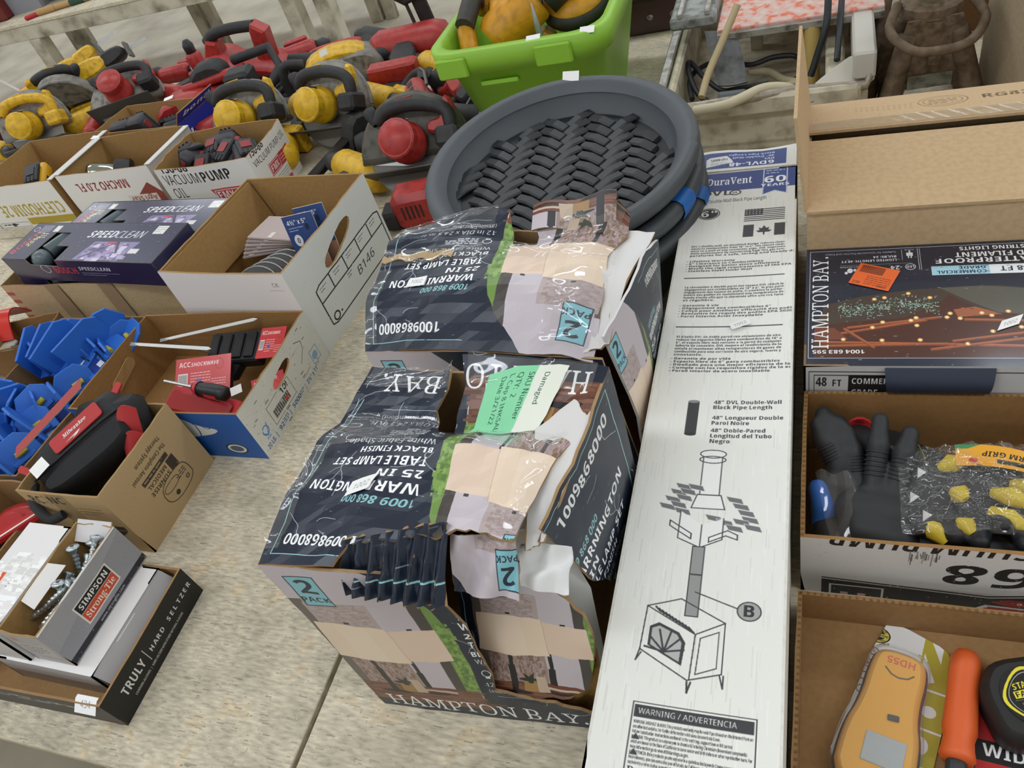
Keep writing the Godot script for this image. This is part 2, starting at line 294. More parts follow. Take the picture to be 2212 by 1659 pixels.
	# orange price ticket
	c = cv(3, 2.2, 90, "ee6a2c")
	for i in 34: c.rect(0.25 + i * 0.052, 0.12, 0.02 + 0.012 * (i * 7 % 3), 0.75, "4a2412")
	c.text("210", 0.2, 2.05, 0.24, "5a2a14", {}).lines(1.0, 1.1, 1.8, 5, 0.2, 0.1, "8a4018", 8)
	c.text("93965", 2.0, 2.05, 0.2, "5a2a14", {})
	c.done("ticket")
	# lid of the brown carton
	c = cv(6, 2, 120, "c9ac86")
	c.ring(2.7, 0.85, 0.48, 0.36, 0.025, "8d7556").ring(2.7, 0.85, 0.38, 0.27, 0.02, "8d7556").lines(2.42, 0.72, 0.55, 4, 0.09, 0.06, "8d7556", 5).text("RG825B", 3.45, 0.95, 0.26, "6b573f", {"w": 1.35})
	for i in 11:
		for j in 3: c.rect(0.95 + i * 0.11, 0.75 + j * 0.12 + 0.01 * i, 0.05, 0.03, "a2845e")
	c.specks(500, 0.05, ["c2a47d", "cfb28c", "bd9f78"], 5, 0.4)
	c.done("lid")
	# front of the cut-down pump carton with the gloves
	c = cv(8, 2.9, 120, "dedcda")
	c.text("VACUUM PUMP", 6.4, -0.34, 0.62, "222122", {"rot": 180, "w": 5.6, "slant": 0.18})
	c.text("68", 5.55, 0.72, 1.0, "222122", {"rot": 180, "wide": 1.35, "slant": 0.15, "w": 2.0})
	c.poly([[0.55, 2.0], [4.6, 2.2], [5.6, 1.95], [8, 2.0], [8, 2.9], [0.55, 2.9]], "222122").poly([[0.55, 2.06], [4.62, 2.27], [5.62, 2.02], [8, 2.06], [8, 2.1], [5.64, 2.07], [4.64, 2.32], [0.55, 2.11]], "e4e2e0")
	c.frame(0.75, 2.35, 1.4, 0.6, 0.06, "e4e2e0").rect(1.05, 2.75, 0.2, 0.15, "cfa8a4").rect(1.5, 2.75, 0.2, 0.15, "cfa8a4")
	c.poly([[4.7, 2.5], [5.1, 2.3], [8, 2.35], [8, 2.6], [5.1, 2.65]], "a82a28").text("Performance", 6.9, 2.42, 0.16, "f0e8e6", {"rot": 180, "w": 1.6})
	c.poly([[4.4, 2.9], [4.6, 2.68], [6.2, 2.72], [6.0, 2.9]], "e4e2e0").poly([[4.55, 2.9], [4.7, 2.76], [6.0, 2.8], [5.9, 2.9]], "a82a28")
	c.specks(26, 0.12, ["5a5858", "8d8b8a"], 9, 0.3, Rect2(2.6, 0.2, 0.7, 0.4)).specks(300, 0.04, ["c6c4c2", "dedcda"], 4, 1.5)
	c.done("pump_front")
	# carded detector
	c = cv(4, 10, 90, "ebebea")
	c.poly([[2.6, 0], [4, 0], [4, 10], [2.6, 10]], "b9ab3c").poly([[2.75, 0], [3.4, 1.6], [3.4, 0]], "ebebea").poly([[2.7, 1.2], [3.3, 2.8], [2.7, 3.2]], "ebebea").rect(2.6, 3.3, 1.4, 0.12, "ebebea").circ(3.3, 4.6, 0.3, 0.34, "ebebea").rect(2.6, 5.6, 1.4, 0.12, "ebebea").circ(3.2, 6.6, 0.35, 0.5, "ebebea").rect(2.6, 7.7, 1.4, 0.12, "ebebea")
	c.circ(0.7, 1.0, 0.52, 0.52, "2c2a1c").circ(0.7, 1.0, 0.46, 0.46, "d8c95a").circ(0.7, 1.0, 0.3, 0.3, "2c2a1c").rect(0.3, 0.88, 0.8, 0.22, "e4d66a").text("LIMITED", 0.7, 0.76, 0.12, "2c2a1c", {"align": 1}).text("LIFETIME", 0.7, 1.06, 0.14, "2c2a1c", {"align": 1}).text("WARRANTY", 0.7, 1.36, 0.11, "2c2a1c", {"align": 1})
	for i in 4: c.ring(0.62, 2.1 + i * 0.85, 0.26, 0.24, 0.06, ["4a4648", "6a6668", "3c3a3c", "55606a"][i]).text(["35", "R", "!", "X"][i], 0.62, 2.2 + i * 0.85, 0.2, "b44a44", {"align": 1})
	c.done("detector_card")
	c = cv(4, 4, 80, "161616")
	c.circ(2, 2, 1.95, 1.95, "e9d93a", 40).circ(2, 2, 1.72, 1.72, "161616", 40).ring(2, 2, 1.55, 1.55, 0.05, "b8b8b4", 40)
	c.text("STANLEY", 2, 1.4, 0.42, "e9d93a", {"align": 1, "w": 2.2}).rect(0.8, 1.5, 2.4, 0.5, "e9d93a").text("FATMAX", 2, 1.92, 0.36, "161616", {"align": 1, "w": 2.2}).rect(0.7, 2.1, 2.6, 0.04, "5a8a5a").text("25'", 2.0, 3.0, 0.7, "f0f0ec", {"align": 1}).text("U", 1.0, 2.8, 0.5, "b83a34", {})
	c.done("tape_label")
	c = cv(4, 5, 80, "c02a2e")
	c.text("Milwaukee", 0.5, 1.1, 0.75, "f4f4f2", {"font": "sb", "slant": 0.25, "w": 3.2}).poly([[0.9, 1.7], [2.8, 1.2], [2.5, 1.5], [3.6, 1.4], [1.6, 1.95], [1.9, 1.62]], "f4f4f2").rect(0, 2.3, 4, 1.3, "1c1c1e").text("WIDE", 0.4, 3.25, 0.75, "f4f4f2", {"w": 3.0})
	c.done("wide_card")
	c = cv(4, 2, 90, "e8a62c")
	c.text("FIRM GRIP", 3.7, 0.6, 0.5, "2a2618", {"rot": 180, "slant": 0.2, "w": 2.4}).rect(1.9, 1.3, 1.6, 0.4, "2a2618").circ(0.8, 1.5, 0.22, 0.22, "c43a2a").poly([[0, 0], [1.2, 0], [0.6, 0.4], [0, 0.4]], "3f8a5a")
	c.done("glove_tag")

func print_left_boxes() -> void:
	var c: Cv
	# black side of the drinks tray
	c = cv(7, 1.9, 150, "151412")
	c.text("TRULY", 0.95, 1.05, 0.46, "e4e2de", {"w": 1.65, "wide": 1.2}).rect(2.85, 0.42, 0.04, 0.8, "dcdad6")
	var x := 3.15
	for ch in "HARD SELTZER":
		if ch != " ": c.text(ch, x, 1.0, 0.25, "e4e2de", {"wide": 1.15})
		x += 0.31
	c.text("CONTAINS ALCOHOL  |  HARD SELTZER WITH OTHER NATURAL FLAVORS", 1.25, 1.5, 0.13, "cfcdc8", {"w": 4.2})
	c.specks(60, 0.05, ["2a2824", "3a3834"], 3)
	c.done("tray_side")
	c = cv(8, 1.9, 60, "4f4b46")
	c.rect(0, 0.6, 6.0, 0.12, "a39f98").specks(160, 0.25, ["5a5650", "474340", "b0aca4"], 4, 3.0, Rect2(0, 0.5, 6, 0.3))
	c.done("tray_front")
	# grey side of the open screw carton
	c = cv(7, 3.6, 110, "a6a6aa")
	c.poly([[0, 2.0], [7, 0.4], [7, 3.6], [0, 3.6]], "9b9ba0").rect(0, 3.05, 7, 0.45, "24242c").text("www.strongtie.com", 2.6, 3.36, 0.2, "e4e4e6", {"font": "r"})
	c.rect(2.1, 0.95, 3.0, 1.75, "ece9e4").rect(2.2, 1.05, 2.8, 0.72, "141414").rect(2.2, 1.8, 2.8, 0.8, "d9532c").text("SIMPSON", 3.6, 1.62, 0.42, "f6f4f0", {"align": 1, "w": 2.4}).text("Strong-Tie", 3.6, 2.42, 0.46, "f6f0e8", {"align": 1, "font": "sb", "w": 2.5})
	c.specks(200, 0.05, ["b0b0b4", "8d8d92", "c4c4c6"], 6)
	c.done("screw_side")
	c = cv(4, 3, 70, "b4b0b0")
	c.rect(0.4, 1.0, 3.0, 1.3, "c4c0be").lines(0.6, 1.2, 2.4, 4, 0.25, 0.12, "7a7674", 4).circ(0.9, 0.6, 0.35, 0.2, "c88a72")
	c.done("screw_end")
	c = cv(4, 7, 70, "ebe8e6")
	c.rect(1.1, 2.6, 0.9, 1.6, "e0522c").text("StrongTie", 1.75, 4.05, 0.32, "f6e8e0", {"rot": -90, "font": "sb", "w": 1.4}).poly([[2.2, 1.6], [2.6, 1.5], [2.5, 1.8], [2.9, 1.9], [2.4, 2.1]], "bcd0dc")
	c.done("screw_lid")
	c = cv(4, 7, 70, "e9e7e6")
	c.rect(0.6, 3.4, 0.9, 1.8, "e0522c").text("StrongTie", 1.25, 5.0, 0.32, "f6e8e0", {"rot": -90, "font": "sb", "w": 1.4}).lines(1.7, 3.8, 0.8, 4, 0.2, 0.06, "6a6666", 4)
	c.specks(260, 0.5, ["f2f1f0", "dedcda", "fbfbfa"], 12, 1.6, Rect2(0, 2.0, 4, 5))
	c.done("screw_lid_wrapped")
	# brown therapy carton
	c = cv(7, 5.6, 100, "bfa377")
	var k := "40352a"
	c.text("The Complete Aerosol", 3.5, 1.35, 0.3, k, {"rot": 180, "align": 1, "w": 3.2}).text("Therapy System", 3.9, 0.75, 0.3, k, {"rot": 180, "align": 1, "w": 2.4})
	c.poly([[2.3, 1.9], [4.8, 1.9], [4.8, 2.25], [2.3, 2.25]], k).lines(2.45, 2.0, 2.2, 1, 0.2, 0.16, "a38a64", 2).rect(4.35, 2.35, 0.7, 0.9, k).text("SUNRISE", 4.2, 2.9, 0.3, k, {"rot": 180, "w": 1.9}).text("MEDICAL", 4.2, 2.42, 0.3, k, {"rot": 180, "w": 1.8})
	c.im.rotate_180()
	var o := Vector2(1.6, 0.7)
	var dev: Array = []
	for q in rounded(pv([0, 0, 2.6, 0, 2.6, 1.7, 0.4, 1.7, 0, 1.2]), 2): dev.append([q.x + o.x, q.y + o.y])
	dev.append(dev[0])
	c.line(dev, 0.06, k)
	c.circ(2.1, 1.2, 0.16, 0.16, k).circ(2.1, 1.2, 0.1, 0.1, "a38a64").lines(1.9, 1.6, 0.9, 3, 0.16, 0.1, k, 7).circ(3.3, 1.1, 0.18, 0.18, k)
	var sl: Array = []
	for q in rounded(pv([2.6, 1.55, 4.0, 1.55, 4.0, 2.1, 2.6, 2.1]), 2): sl.append([q.x, q.y])
	sl.append(sl[0])
	c.line(sl, 0.05, k)
	c.im.rotate_180()
	c.specks(400, 0.06, ["b79b70", "c7ab80", "ae9268"], 8)
	c.done("therapy_side")
	c = cv(7, 5, 60, "bfa377")
	c.rect(2.4, 0, 1.7, 5, "a28a62").text("INC", 1.9, 0.85, 0.6, k, {"rot": 0, "wide": 1.2}).text("RC", 0.7, 0.95, 0.65, k, {}).rect(2.0, 0.1, 0.2, 1.0, "b0946a").lines(4.2, 1.1, 2.0, 3, 0.25, 0.1, "7a6446", 3).rect(2.2, 2.6, 4.4, 0.35, k).lines(2.3, 2.7, 4.0, 1, 0.2, 0.14, "a38a64", 5).poly([[3.0, 3.0], [6.6, 3.0], [5.8, 3.5], [5.0, 3.2], [4.4, 3.6]], k)
	c.done("therapy_front")
	# copier paper carton
	c = cv(7, 3.3, 120, "e0e0d6")
	c.text("20 LB.", 0.35, 3.02, 0.28, "2a5a9c", {"w": 0.7}).text("|  92", 1.2, 3.02, 0.28, "2a5a9c", {}).lines(2.0, 2.72, 0.5, 3, 0.11, 0.07, "2a5a9c", 2).text("|  5000", 2.65, 3.02, 0.28, "2a5a9c", {}).lines(3.85, 2.75, 0.4, 2, 0.14, 0.08, "2a5a9c", 3).text("|  8½\" x 11\"", 4.4, 3.02, 0.28, "2a5a9c", {"w": 1.5})
	c.frame(1.5, 1.35, 2.2, 1.2, 0.03, "4a4a46").text("10!", 2.8, 1.75, 0.34, "222222", {"wide": 1.1})
	for i in 30: c.rect(1.75 + i * 0.05, 1.85, 0.02 + 0.012 * (i * 5 % 3), 0.5, "2a2a2a")
	c.ring(0.8, 2.1, 0.22, 0.25, 0.06, "4a86c8").line([[0.55, 2.1], [0.8, 2.4], [1.05, 1.8]], 0.06, "4a86c8").text("FSC", 0.8, 2.6, 0.16, "4a86c8", {"align": 1})
	c.frame(5.75, 1.85, 0.75, 0.85, 0.04, "6a92c4").circ(6.1, 2.3, 0.25, 0.25, "8fb0d4").line([[5.2, 0.6], [5.7, 0.9], [5.6, 1.3], [5.0, 1.8]], 0.04, "5a5a54").line([[4.6, 2.5], [5.4, 2.45]], 0.03, "5a5a54")
	c.specks(300, 0.09, ["d4d4ca", "e8e8e0", "c4c4ba"], 3, 1.4).specks(18, 0.16, ["7a7a72", "8d8d84"], 5, 2.0)
	c.done("paper_end")
	c = cv(7, 3.3, 100, "1f5aa8")
	var fish: Array = []
	for q in rounded(pv([0.3, 0.0, 1.6, -0.4, 3.6, -0.3, 4.5, 0.5, 5.7, 0.75, 5.2, 1.2, 4.2, 1.45, 3.0, 1.75, 1.6, 1.6, 0.6, 1.0]), 2): fish.append([q.x * 0.62 + 2.35, q.y * 0.8 + 0.55])
	c.poly(fish, "dedfdc")
	for i in 3: c.line([[3.55 + i * 0.6, 0.35], [3.85 + i * 0.6, 0.9], [3.9 + i * 0.56, 1.4], [3.8 + i * 0.56, 1.8]], 0.05, "1f5aa8")
	c.ring(5.45, 1.0, 0.13, 0.13, 0.04, "1f5aa8").circ(6.0, 2.6, 0.42, 0.38, "1b1f2a").circ(6.0, 2.6, 0.36, 0.32, "e4e4e0").circ(6.0, 2.6, 0.26, 0.22, "5a6678").text("11\"", 2.4, 2.9, 0.25, "e4e8f0", {}).lines(2.9, 2.7, 0.7, 2, 0.14, 0.07, "b8c8e4", 3)
	c.done("paper_front")
	# records box end
	c = cv(7, 5, 110, "e6e9e6")
	var ln := func(p: Array, w := 0.07): c.line(p, w, "2e2e30")
	var fr: Array = []
	for q in rounded(pv([1.1, 2.0, 6.8, 2.0, 6.8, 4.3, 1.1, 4.3]), 2, 0.06): fr.append([q.x, q.y])
	fr.append(fr[0])
	ln.call(fr)
	ln.call([[1.1, 2.85], [6.8, 2.85]])
	for xx in [2.2, 3.4, 4.6, 5.7]: ln.call([[xx, 2.0], [xx, 2.85]])
	for i in 5: c.lines(1.35 + i * 1.14, 2.2, 0.5, 2, 0.16, 0.06, "55565a", i)
	c.text("B146", 3.9, 3.7, 0.46, "33343a", {"font": "r", "w": 1.5, "slant": 0.15}).lines(3.2, 3.0, 0.4, 2, 0.16, 0.07, "55565a", 4)
	c.ring(1.55, 4.0, 0.2, 0.2, 0.08, "2e2e30").circ(1.95, 4.05, 0.06, 0.06, "2e2e30")
	c.specks(200, 0.05, ["dbdfdc", "eef0ee"], 3)
	c.done("records_end")
	c = cv(7, 5, 40, "ebe6e3")
	c.text("CK", 6.2, 0.75, 0.22, "6a6a6c", {"font": "r"}).rect(5.9, 0.95, 0.8, 0.03, "b8b2b0")
	c.done("records_front")
	# vacuum attachment cartons
	c = cv(9, 2.4, 110, "2a2c4e")
	c.text("BOSCH", 0.42, 2.1, 0.32, "c8384a", {"rot": -72, "w": 1.5}).text("25%", 0.9, 1.6, 0.26, "e4dc8a", {"rot": -72}).lines(1.0, 0.7, 0.4, 3, 0.12, 0.08, "dcd68a", 3)
	c.rect(1.5, 0.2, 0.35, 0.4, "e9e6e0").ring(0.35, 0.45, 0.14, 0.14, 0.03, "e4e4ea").lines(0.62, 0.2, 0.7, 6, 0.09, 0.05, "c8c8d4", 9)
	c.text("SPEED", 4.0, 0.95, 0.42, "f6f6f8", {"w": 1.6, "slant": 0.3}).text("CLEAN", 5.62, 0.95, 0.42, "e8e8f0", {"w": 1.55, "slant": 0.3, "font": "r"})
	c.poly([[4.8, 1.2], [7.4, 1.2], [7.0, 2.3], [4.4, 2.3]], "8d7fae").specks(90, 0.3, ["b4a8cc", "6a5c8c", "d4cce0", "5a4c7a", "a090c0"], 5, 1.2, Rect2(4.7, 1.25, 2.3, 0.95)).rect(5.6, 1.22, 0.5, 0.14, "c8385a").line([[4.7, 2.2], [6.2, 1.2]], 0.07, "2a2440").line([[6.2, 1.2], [6.5, 1.8]], 0.1, "2a2440")
	c.rect(7.6, 0.2, 0.6, 0.5, "e9e7e2").lines(7.65, 0.28, 0.5, 3, 0.12, 0.06, "b8b6b2", 3).rect(7.2, 1.6, 0.5, 0.28, "e4e2e4")
	c.specks(160, 0.05, ["3d3f62", "55587a", "8d8fa8"], 8, 2.0)
	c.done("clean_top")
	c = cv(9, 1.4, 70, "1c1d4a")
	c.text("BOSCH", 2.9, 0.85, 0.4, "c8384a", {"w": 1.4}).text("SPEEDCLEAN", 4.5, 0.6, 0.22, "e4e4ee", {"slant": 0.3}).lines(4.5, 0.75, 2.2, 2, 0.12, 0.06, "8d8fb0", 3).ring(2.4, 0.6, 0.25, 0.25, 0.04, "d0d0e0")
	c.done("clean_front")
	# carded bits
	c = cv(5, 3, 70, "c83a3e")
	c.rect(0.25, 1.2, 0.9, 1.0, "e4dcd8")
	for i in 12: c.rect(0.32 + i * 0.065, 1.3, 0.03, 0.8, "3a3434")
	c.text("SHOCKWAVE", 1.4, 0.7, 0.3, "f2dcd8", {"slant": 0.2}).text("ACC", 0.3, 0.7, 0.4, "f2dcd8", {}).lines(1.4, 1.2, 1.8, 6, 0.22, 0.1, "eeb8b4", 5).ring(4.0, 0.7, 0.35, 0.4, 0.05, "8d2428").rect(1.9, 1.7, 0.5, 0.35, "4a62a4").lines(3.3, 1.8, 1.3, 4, 0.2, 0.09, "eeb8b4", 2)
	c.done("bit_card")
	c = cv(3, 5, 60, "2b4a86")
	c.text("4½\" x 5\"", 0.3, 0.7, 0.35, "f0f0f4", {}).lines(0.3, 0.9, 1.4, 2, 0.2, 0.1, "a8b8d8", 3).circ(0.8, 1.9, 0.4, 0.45, "e4e6ea").text("0", 0.8, 2.1, 0.4, "2b4a86", {"align": 1}).circ(2.1, 1.0, 0.2, 0.25, "1a2a4a").rect(0, 2.9, 3, 2.1, "a8826a")
	c.done("disc_card")

func print_back_boxes() -> void:
	var c := cv(7, 3, 90, "e4e2de")
	c.text("CLETHODIM 2E", 6.6, 1.35, 0.85, "b39a3a", {"rot": 180, "w": 5.4}).rect(2.9, 2.35, 4.1, 0.5, "b59c34").lines(0.4, 2.7, 2.2, 1, 0.2, 0.12, "4a4a46", 5).rect(1.2, 2.66, 0.3, 0.22, "2a2a28").frame(0.2, 2.6, 2.6, 0.36, 0.03, "6a6a66")
	c.done("clethodim")
	c = cv(7, 3.4, 90, "e6e4e0")
	c.text("MACHO 2.0 FL", 5.0, 0.7, 0.62, "8d3230", {"rot": 180, "w": 3.9}).poly([[6.3, 1.1], [7, 1.9], [7, 3.4], [5.2, 3.4], [4.6, 2.4]], "8d3c30").poly([[4.3, 1.9], [6.5, 1.9], [6.5, 2.5], [4.3, 2.5]], "d9d6d2").text("Agri Star", 6.4, 2.02, 0.34, "8d3c30", {"rot": 180, "w": 1.9})
	c.done("macho")
	c = cv(7, 3.6, 100, "e8e6e3")
	c.text("150-68", 0.5, 0.28, 0.6, "1f1f21", {"w": 2.2}).text("VACUUM", 0.35, 1.15, 0.72, "1f1f21", {"w": 2.8, "font": "r"}).text("PUMP", 3.35, 1.15, 0.72, "1f1f21", {"w": 2.1}).text("OIL", 0.5, 2.15, 0.72, "1f1f21", {"w": 1.0, "font": "r"})
	c.poly([[3.4, 1.75], [7, 1.75], [7, 2.75], [3.8, 2.75]], "c0393c").frame(3.6, 1.85, 3.2, 0.75, 0.06, "e8dcdc").text("FMX", 3.75, 2.5, 0.52, "f4eeee", {"w": 1.2})
	c.poly([[0.5, 2.6], [3.2, 2.6], [3.4, 3.6], [0.9, 3.6]], "3a3a3c")
	for i in 9: c.rect(1.0 + i * 0.25, 2.75, 0.14, 0.85, "a8a8a6")
	c.done("pump_oil_front")
	c = cv(5, 3.6, 90, "eae8e5")
	c.text("150-68", 0.3, 0.3, 0.5, "1f1f21", {"w": 1.6}).text("VACUUM PUMP OIL", 0.35, 0.95, 0.42, "1f1f21", {"w": 4.3, "font": "r"}).rect(1.5, 1.4, 2.9, 0.85, "c0393c").frame(1.55, 1.45, 1.35, 0.75, 0.05, "f0e4e4").text("FMX", 1.7, 2.05, 0.45, "f4eeee", {"w": 1.0}).lines(3.05, 1.6, 1.2, 3, 0.2, 0.1, "e8b8b8", 3).lines(2.0, 2.5, 2.0, 4, 0.16, 0.07, "8d8d8d", 5).rect(2.6, 3.1, 1.0, 0.3, "c04a5c")
	c.done("pump_oil_side")
	c = cv(3, 2, 60, "2334a0")
	c.text("bond", 0.5, 1.3, 0.7, "f0f0f4", {"slant": 0.2})
	c.done("bond")
	c = cv(3, 4, 60, "26262a")
	for i in 4: c.rect(0.4, 0.5 + i * 0.75, 0.5, 0.5, "d8d0cc").rect(0.4, 0.9 + i * 0.75, 0.5, 0.12, "b83a3a")
	c.lines(1.1, 0.5, 0.6, 12, 0.24, 0.12, "c8c8c8", 4).text("12-V1", 2.5, 3.0, 0.36, "e4e4e4", {"rot": -90})
	c.done("charger_label")

# ---------------------------------------------------------------- the hall and its tables
func build_hall() -> void:
	var f := mat("ffffff", 0.75, {"tex": "concrete", "scale": 0.35, "world": true})
	struct("floor", Mb.new(f).box(V(0.2, -0.83, -0.5), V(21, 0.14, 19.4)))
	var w := mat("dcdad2", 0.9)
	struct("ceiling", Mb.new(mat("e6e5e0", 0.95)).box(V(0.2, 2.6, -0.5), V(21, 0.16, 19.4)))
	struct("wall_back", Mb.new(w).box(V(0.2, 0.88, -10.2), V(21, 3.6, 0.16)))
	struct("wall_front", Mb.new(w).box(V(0.2, 0.88, 9.2), V(21, 3.6, 0.16)))
	struct("wall_left", Mb.new(w).box(V(-10.3, 0.88, -0.5), V(0.16, 3.6, 19.4)))
	struct("wall_right", Mb.new(w).box(V(10.7, 0.88, -0.5), V(0.16, 3.6, 19.4)))
	for row in 7:
		for col in 6:
			if no_fitting(row, col): continue
			var t := thing("ceiling_light", "white box fluorescent fitting on the hall ceiling", "light", fitting_at(row, col), 0, "ceiling fittings")
			part(t, "housing", Mb.new(mat("e8e8e6", 0.5)).box(V(0, 0.03, 0), V(2.46, 0.1, 0.34), 0.01))
			part(t, "stem", Mb.new(mat("c8c8c6", 0.5)).cyl(0.02, 0.07, 0.11, 8))
			part(t, "diffuser", Mb.new(mat("f4f8ff", 0.5, {"glow": 1.6})).box(V(0, -0.036, 0), V(2.4, 0.03, 0.28), 0.006))

func wooden_table(label: String, x0: float, x1: float, z0: float, z1: float, grp: String) -> void:
	var t := thing("plywood_table", label, "table", V((x0 + x1) / 2, -0.76, (z0 + z1) / 2), 0, grp)
	var w := x1 - x0
	var d := z1 - z0
	var ply := mat("ffffff", 0.72, {"tex": "plywood", "scale": 0.85, "world": true})
	part(t, "table_top", Mb.new(ply).box(V(0, 0.751, 0), V(w, 0.018, d), 0.0015))
	var pine := mat("cdc6b4", 0.8, {"tex": "grime", "scale": 1.3})
	for s in [-1, 1]:
		part(t, "apron", Mb.new(pine).box(V(0, 0.697, s * (d / 2 - 0.06)), V(w - 0.1, 0.09, 0.038), 0.002))
		part(t, "apron", Mb.new(pine).box(V(s * (w / 2 - 0.07), 0.697, 0), V(0.038, 0.09, d - 0.16), 0.002))
		for q in [-1, 1]: part(t, "leg", Mb.new(pine).box(V(s * (w / 2 - 0.13), 0.326, q * (d / 2 - 0.12)), V(0.09, 0.652, 0.09), 0.003))

func build_tables() -> void:
	wooden_table("whitewashed plywood table top left of the narrow seam in front", -3.4, -0.664, -1.572, -0.152, "plywood sale tables")
	wooden_table("whitewashed plywood table right of the seam, under the long white carton", -0.656, 1.5, -1.572, -0.15, "plywood sale tables")
	wooden_table("plywood table behind, covered with red and yellow power tools", -3.6, -0.75, -2.775, -1.578, "plywood sale tables")
	wooden_table("plywood table behind, under the green tote and the tile saw", -0.742, 1.9, -2.9, -1.578, "plywood sale tables")
	var s := thing("paper_sticker", "loose white price sticker lying on the bare plywood", "sticker", V(-0.868, 0.0003, -0.604), 18)
	part(s, "label_paper", Mb.new(printed("tag", 0.6)).quad(V(-0.018, 0, 0.009), V(0.018, 0, 0.009), V(0.018, 0.001, -0.009), V(-0.018, 0, -0.009)))

# ---------------------------------------------------------------- cartons
# outer faces are seen from outside: u to the right, v down
func wall_point(side: String, u: float, v: float, w: float, d: float, h: float) -> Vector3:
	match side:
		"front": return V(-w / 2 + u * w, h * (1 - v), d / 2)
		"right": return V(w / 2, h * (1 - v), d / 2 - u * d)
		"back": return V(w / 2 - u * w, h * (1 - v), -d / 2)
		"left": return V(-w / 2, h * (1 - v), -d / 2 + u * d)
	return V(-w / 2 + u * w, h, -d / 2 + v * d)

# an open carton: four walls of board and a base; o names a material for the outside of a wall
func carton(t: Node3D, w: float, d: float, h: float, o := {}) -> Node3D:
	var th: float = o.get("th", 0.004)
	var inner = o.get("in", kraft())
	var bulge: float = o.get("bulge", 0.004)
	var n := FastNoiseLite.new()
	n.seed = int(w * 1000 + d * 77)
	n.frequency = 4.0
	var amp: float = o.get("wave", 0.003)
	var outd := {"front": V(0, 0, 1), "back": V(0, 0, -1), "left": V(-1, 0, 0), "right": V(1, 0, 0)}
	for side in outd:
		var nn: Vector3 = outd[side]
		var hh: float = o.get("h_" + side, h)
		var f := func(u: float, v: float) -> Vector3:
			var p := wall_point(side, u, v, w, d, hh)
			var free := sin(PI * clampf(u, 0, 1)) * (1 - v)
			p += nn * (bulge * free + amp * n.get_noise_2d(u * w * 9 + hh, v) * free)
			p.y += amp * n.get_noise_2d(u * 4.0, hh * 40 + (7 if side in ["left", "right"] else 0)) * (1 - v)
			return p
		var cut = o.get("hole_" + side, null)
		var mo = o.get(side, inner)
		var mb := Mb.new()
		if cut == null:
			mb.sheet(f, 8, 3, th, mo, inner)
		else:
			# a hand hole: the wall is a patch with a slot cut through it, joined at one side by a hairline
			var c: PackedVector2Array = cut
			var p := PackedVector2Array([Vector2(0, 0), Vector2(1, 0), Vector2(1, 1), Vector2(0, 1)])
			for half in 2:
				var ym := 0.0
				var x0 := 1.0
				var x1 := 0.0
				for q in c:
					ym += q.y / c.size()
					x0 = minf(x0, q.x)
					x1 = maxf(x1, q.x)
				var edge := PackedVector2Array()
				if half == 0: edge = PackedVector2Array([Vector2(0, 0), Vector2(1, 0), Vector2(1, ym), Vector2(0, ym)])
				else: edge = PackedVector2Array([Vector2(0, ym), Vector2(1, ym), Vector2(1, 1), Vector2(0, 1)])
				var res := Geometry2D.clip_polygons(edge, c)
				for q in res:
					mb.patch(q, f, 14, 6, th, mo, inner)
		part(t, "wall", mb)
	part(t, "base_panel", Mb.new(inner).box(V(0, th / 2, 0), V(w - 2 * th, th, d - 2 * th)))
	return t

# a flap hinged on the line a to b that reaches out by r
func flap(t: Node3D, a: Vector3, b: Vector3, r: Vector3, mo, mi, o := {}) -> MeshInstance3D:
	var curl: Vector3 = o.get("curl", Vector3.ZERO)
	var tap: float = o.get("taper", 0.02)
	var f := func(u: float, v: float) -> Vector3:
		return a.lerp(b, u + (0.5 - u) * 2.0 * tap * v) + r * v + curl * (v * v + 0.3 * sin(u * 9.0) * v * 0.3)
	return part(t, o.get("name", "flap"), Mb.new().sheet(f, 6, 4, o.get("th", 0.004), mo, mi))

func sticker(t: Node3D, c: Vector3, right: Vector3, up: Vector3, w: float, h: float, key: String, rough := 0.6) -> MeshInstance3D:
	var r := right.normalized() * w / 2
	var u := up.normalized() * h / 2
	var nrm := right.cross(up).normalized() * 0.0009
	var mb := Mb.new(printed(key, rough)).quad(c - r - u + nrm, c + r - u + nrm, c + r + u + nrm, c - r + u + nrm)
	return part(t, "price_sticker", mb)

func closed_box(t: Node3D, w: float, d: float, h: float, o := {}) -> void:
	var white = o.get("all", mat("e6e4e0", 0.6))
	var sag: float = o.get("sag", 0.002)
	for side in ["front", "right", "back", "left", "top"]:
		var f := func(u: float, v: float) -> Vector3:
			var p := wall_point(side, u, v, w, d, h)
			if side == "top": p.y += sag * sin(PI * u) * sin(PI * v)
			return p
		part(t, "panel" if side != "top" else "top_panel", Mb.new().sheet(f, 6 if side == "top" else 2, 6 if side == "top" else 2, 0.003, o.get(side, white), o.get("in", kraft())))
	part(t, "base_panel", Mb.new(white).box(V(0, 0.0015, 0), V(w - 0.007, 0.003, d - 0.007)))

func build_long_box() -> void:
	var white := mat("e6e5de", 0.6, {"tex": "fibre", "scale": 7.0})
	var t := thing("pipe_carton", "long white stove pipe carton with blue header band and stove drawing", "carton", V(-0.1245, 0, -0.675), 0.65)
	closed_box(t, 0.19, 1.25, 0.19, {"all": white, "top": printed("pipe_top", 0.5), "sag": -0.003, "in": white})
	part(t, "end_flap", flap_up(V(-0.093, 0.186, -0.705), V(0.093, 0.186, -0.705), V(0, 0.006, 0.078), printed("pipe_end", 0.45), white))
	sticker(t, V(0.02, 0.1915, -0.205), V(1, 0, -0.5), V(0.5, 0, 1).rotated(Vector3.UP, PI), 0.03, 0.014, "tag1002")

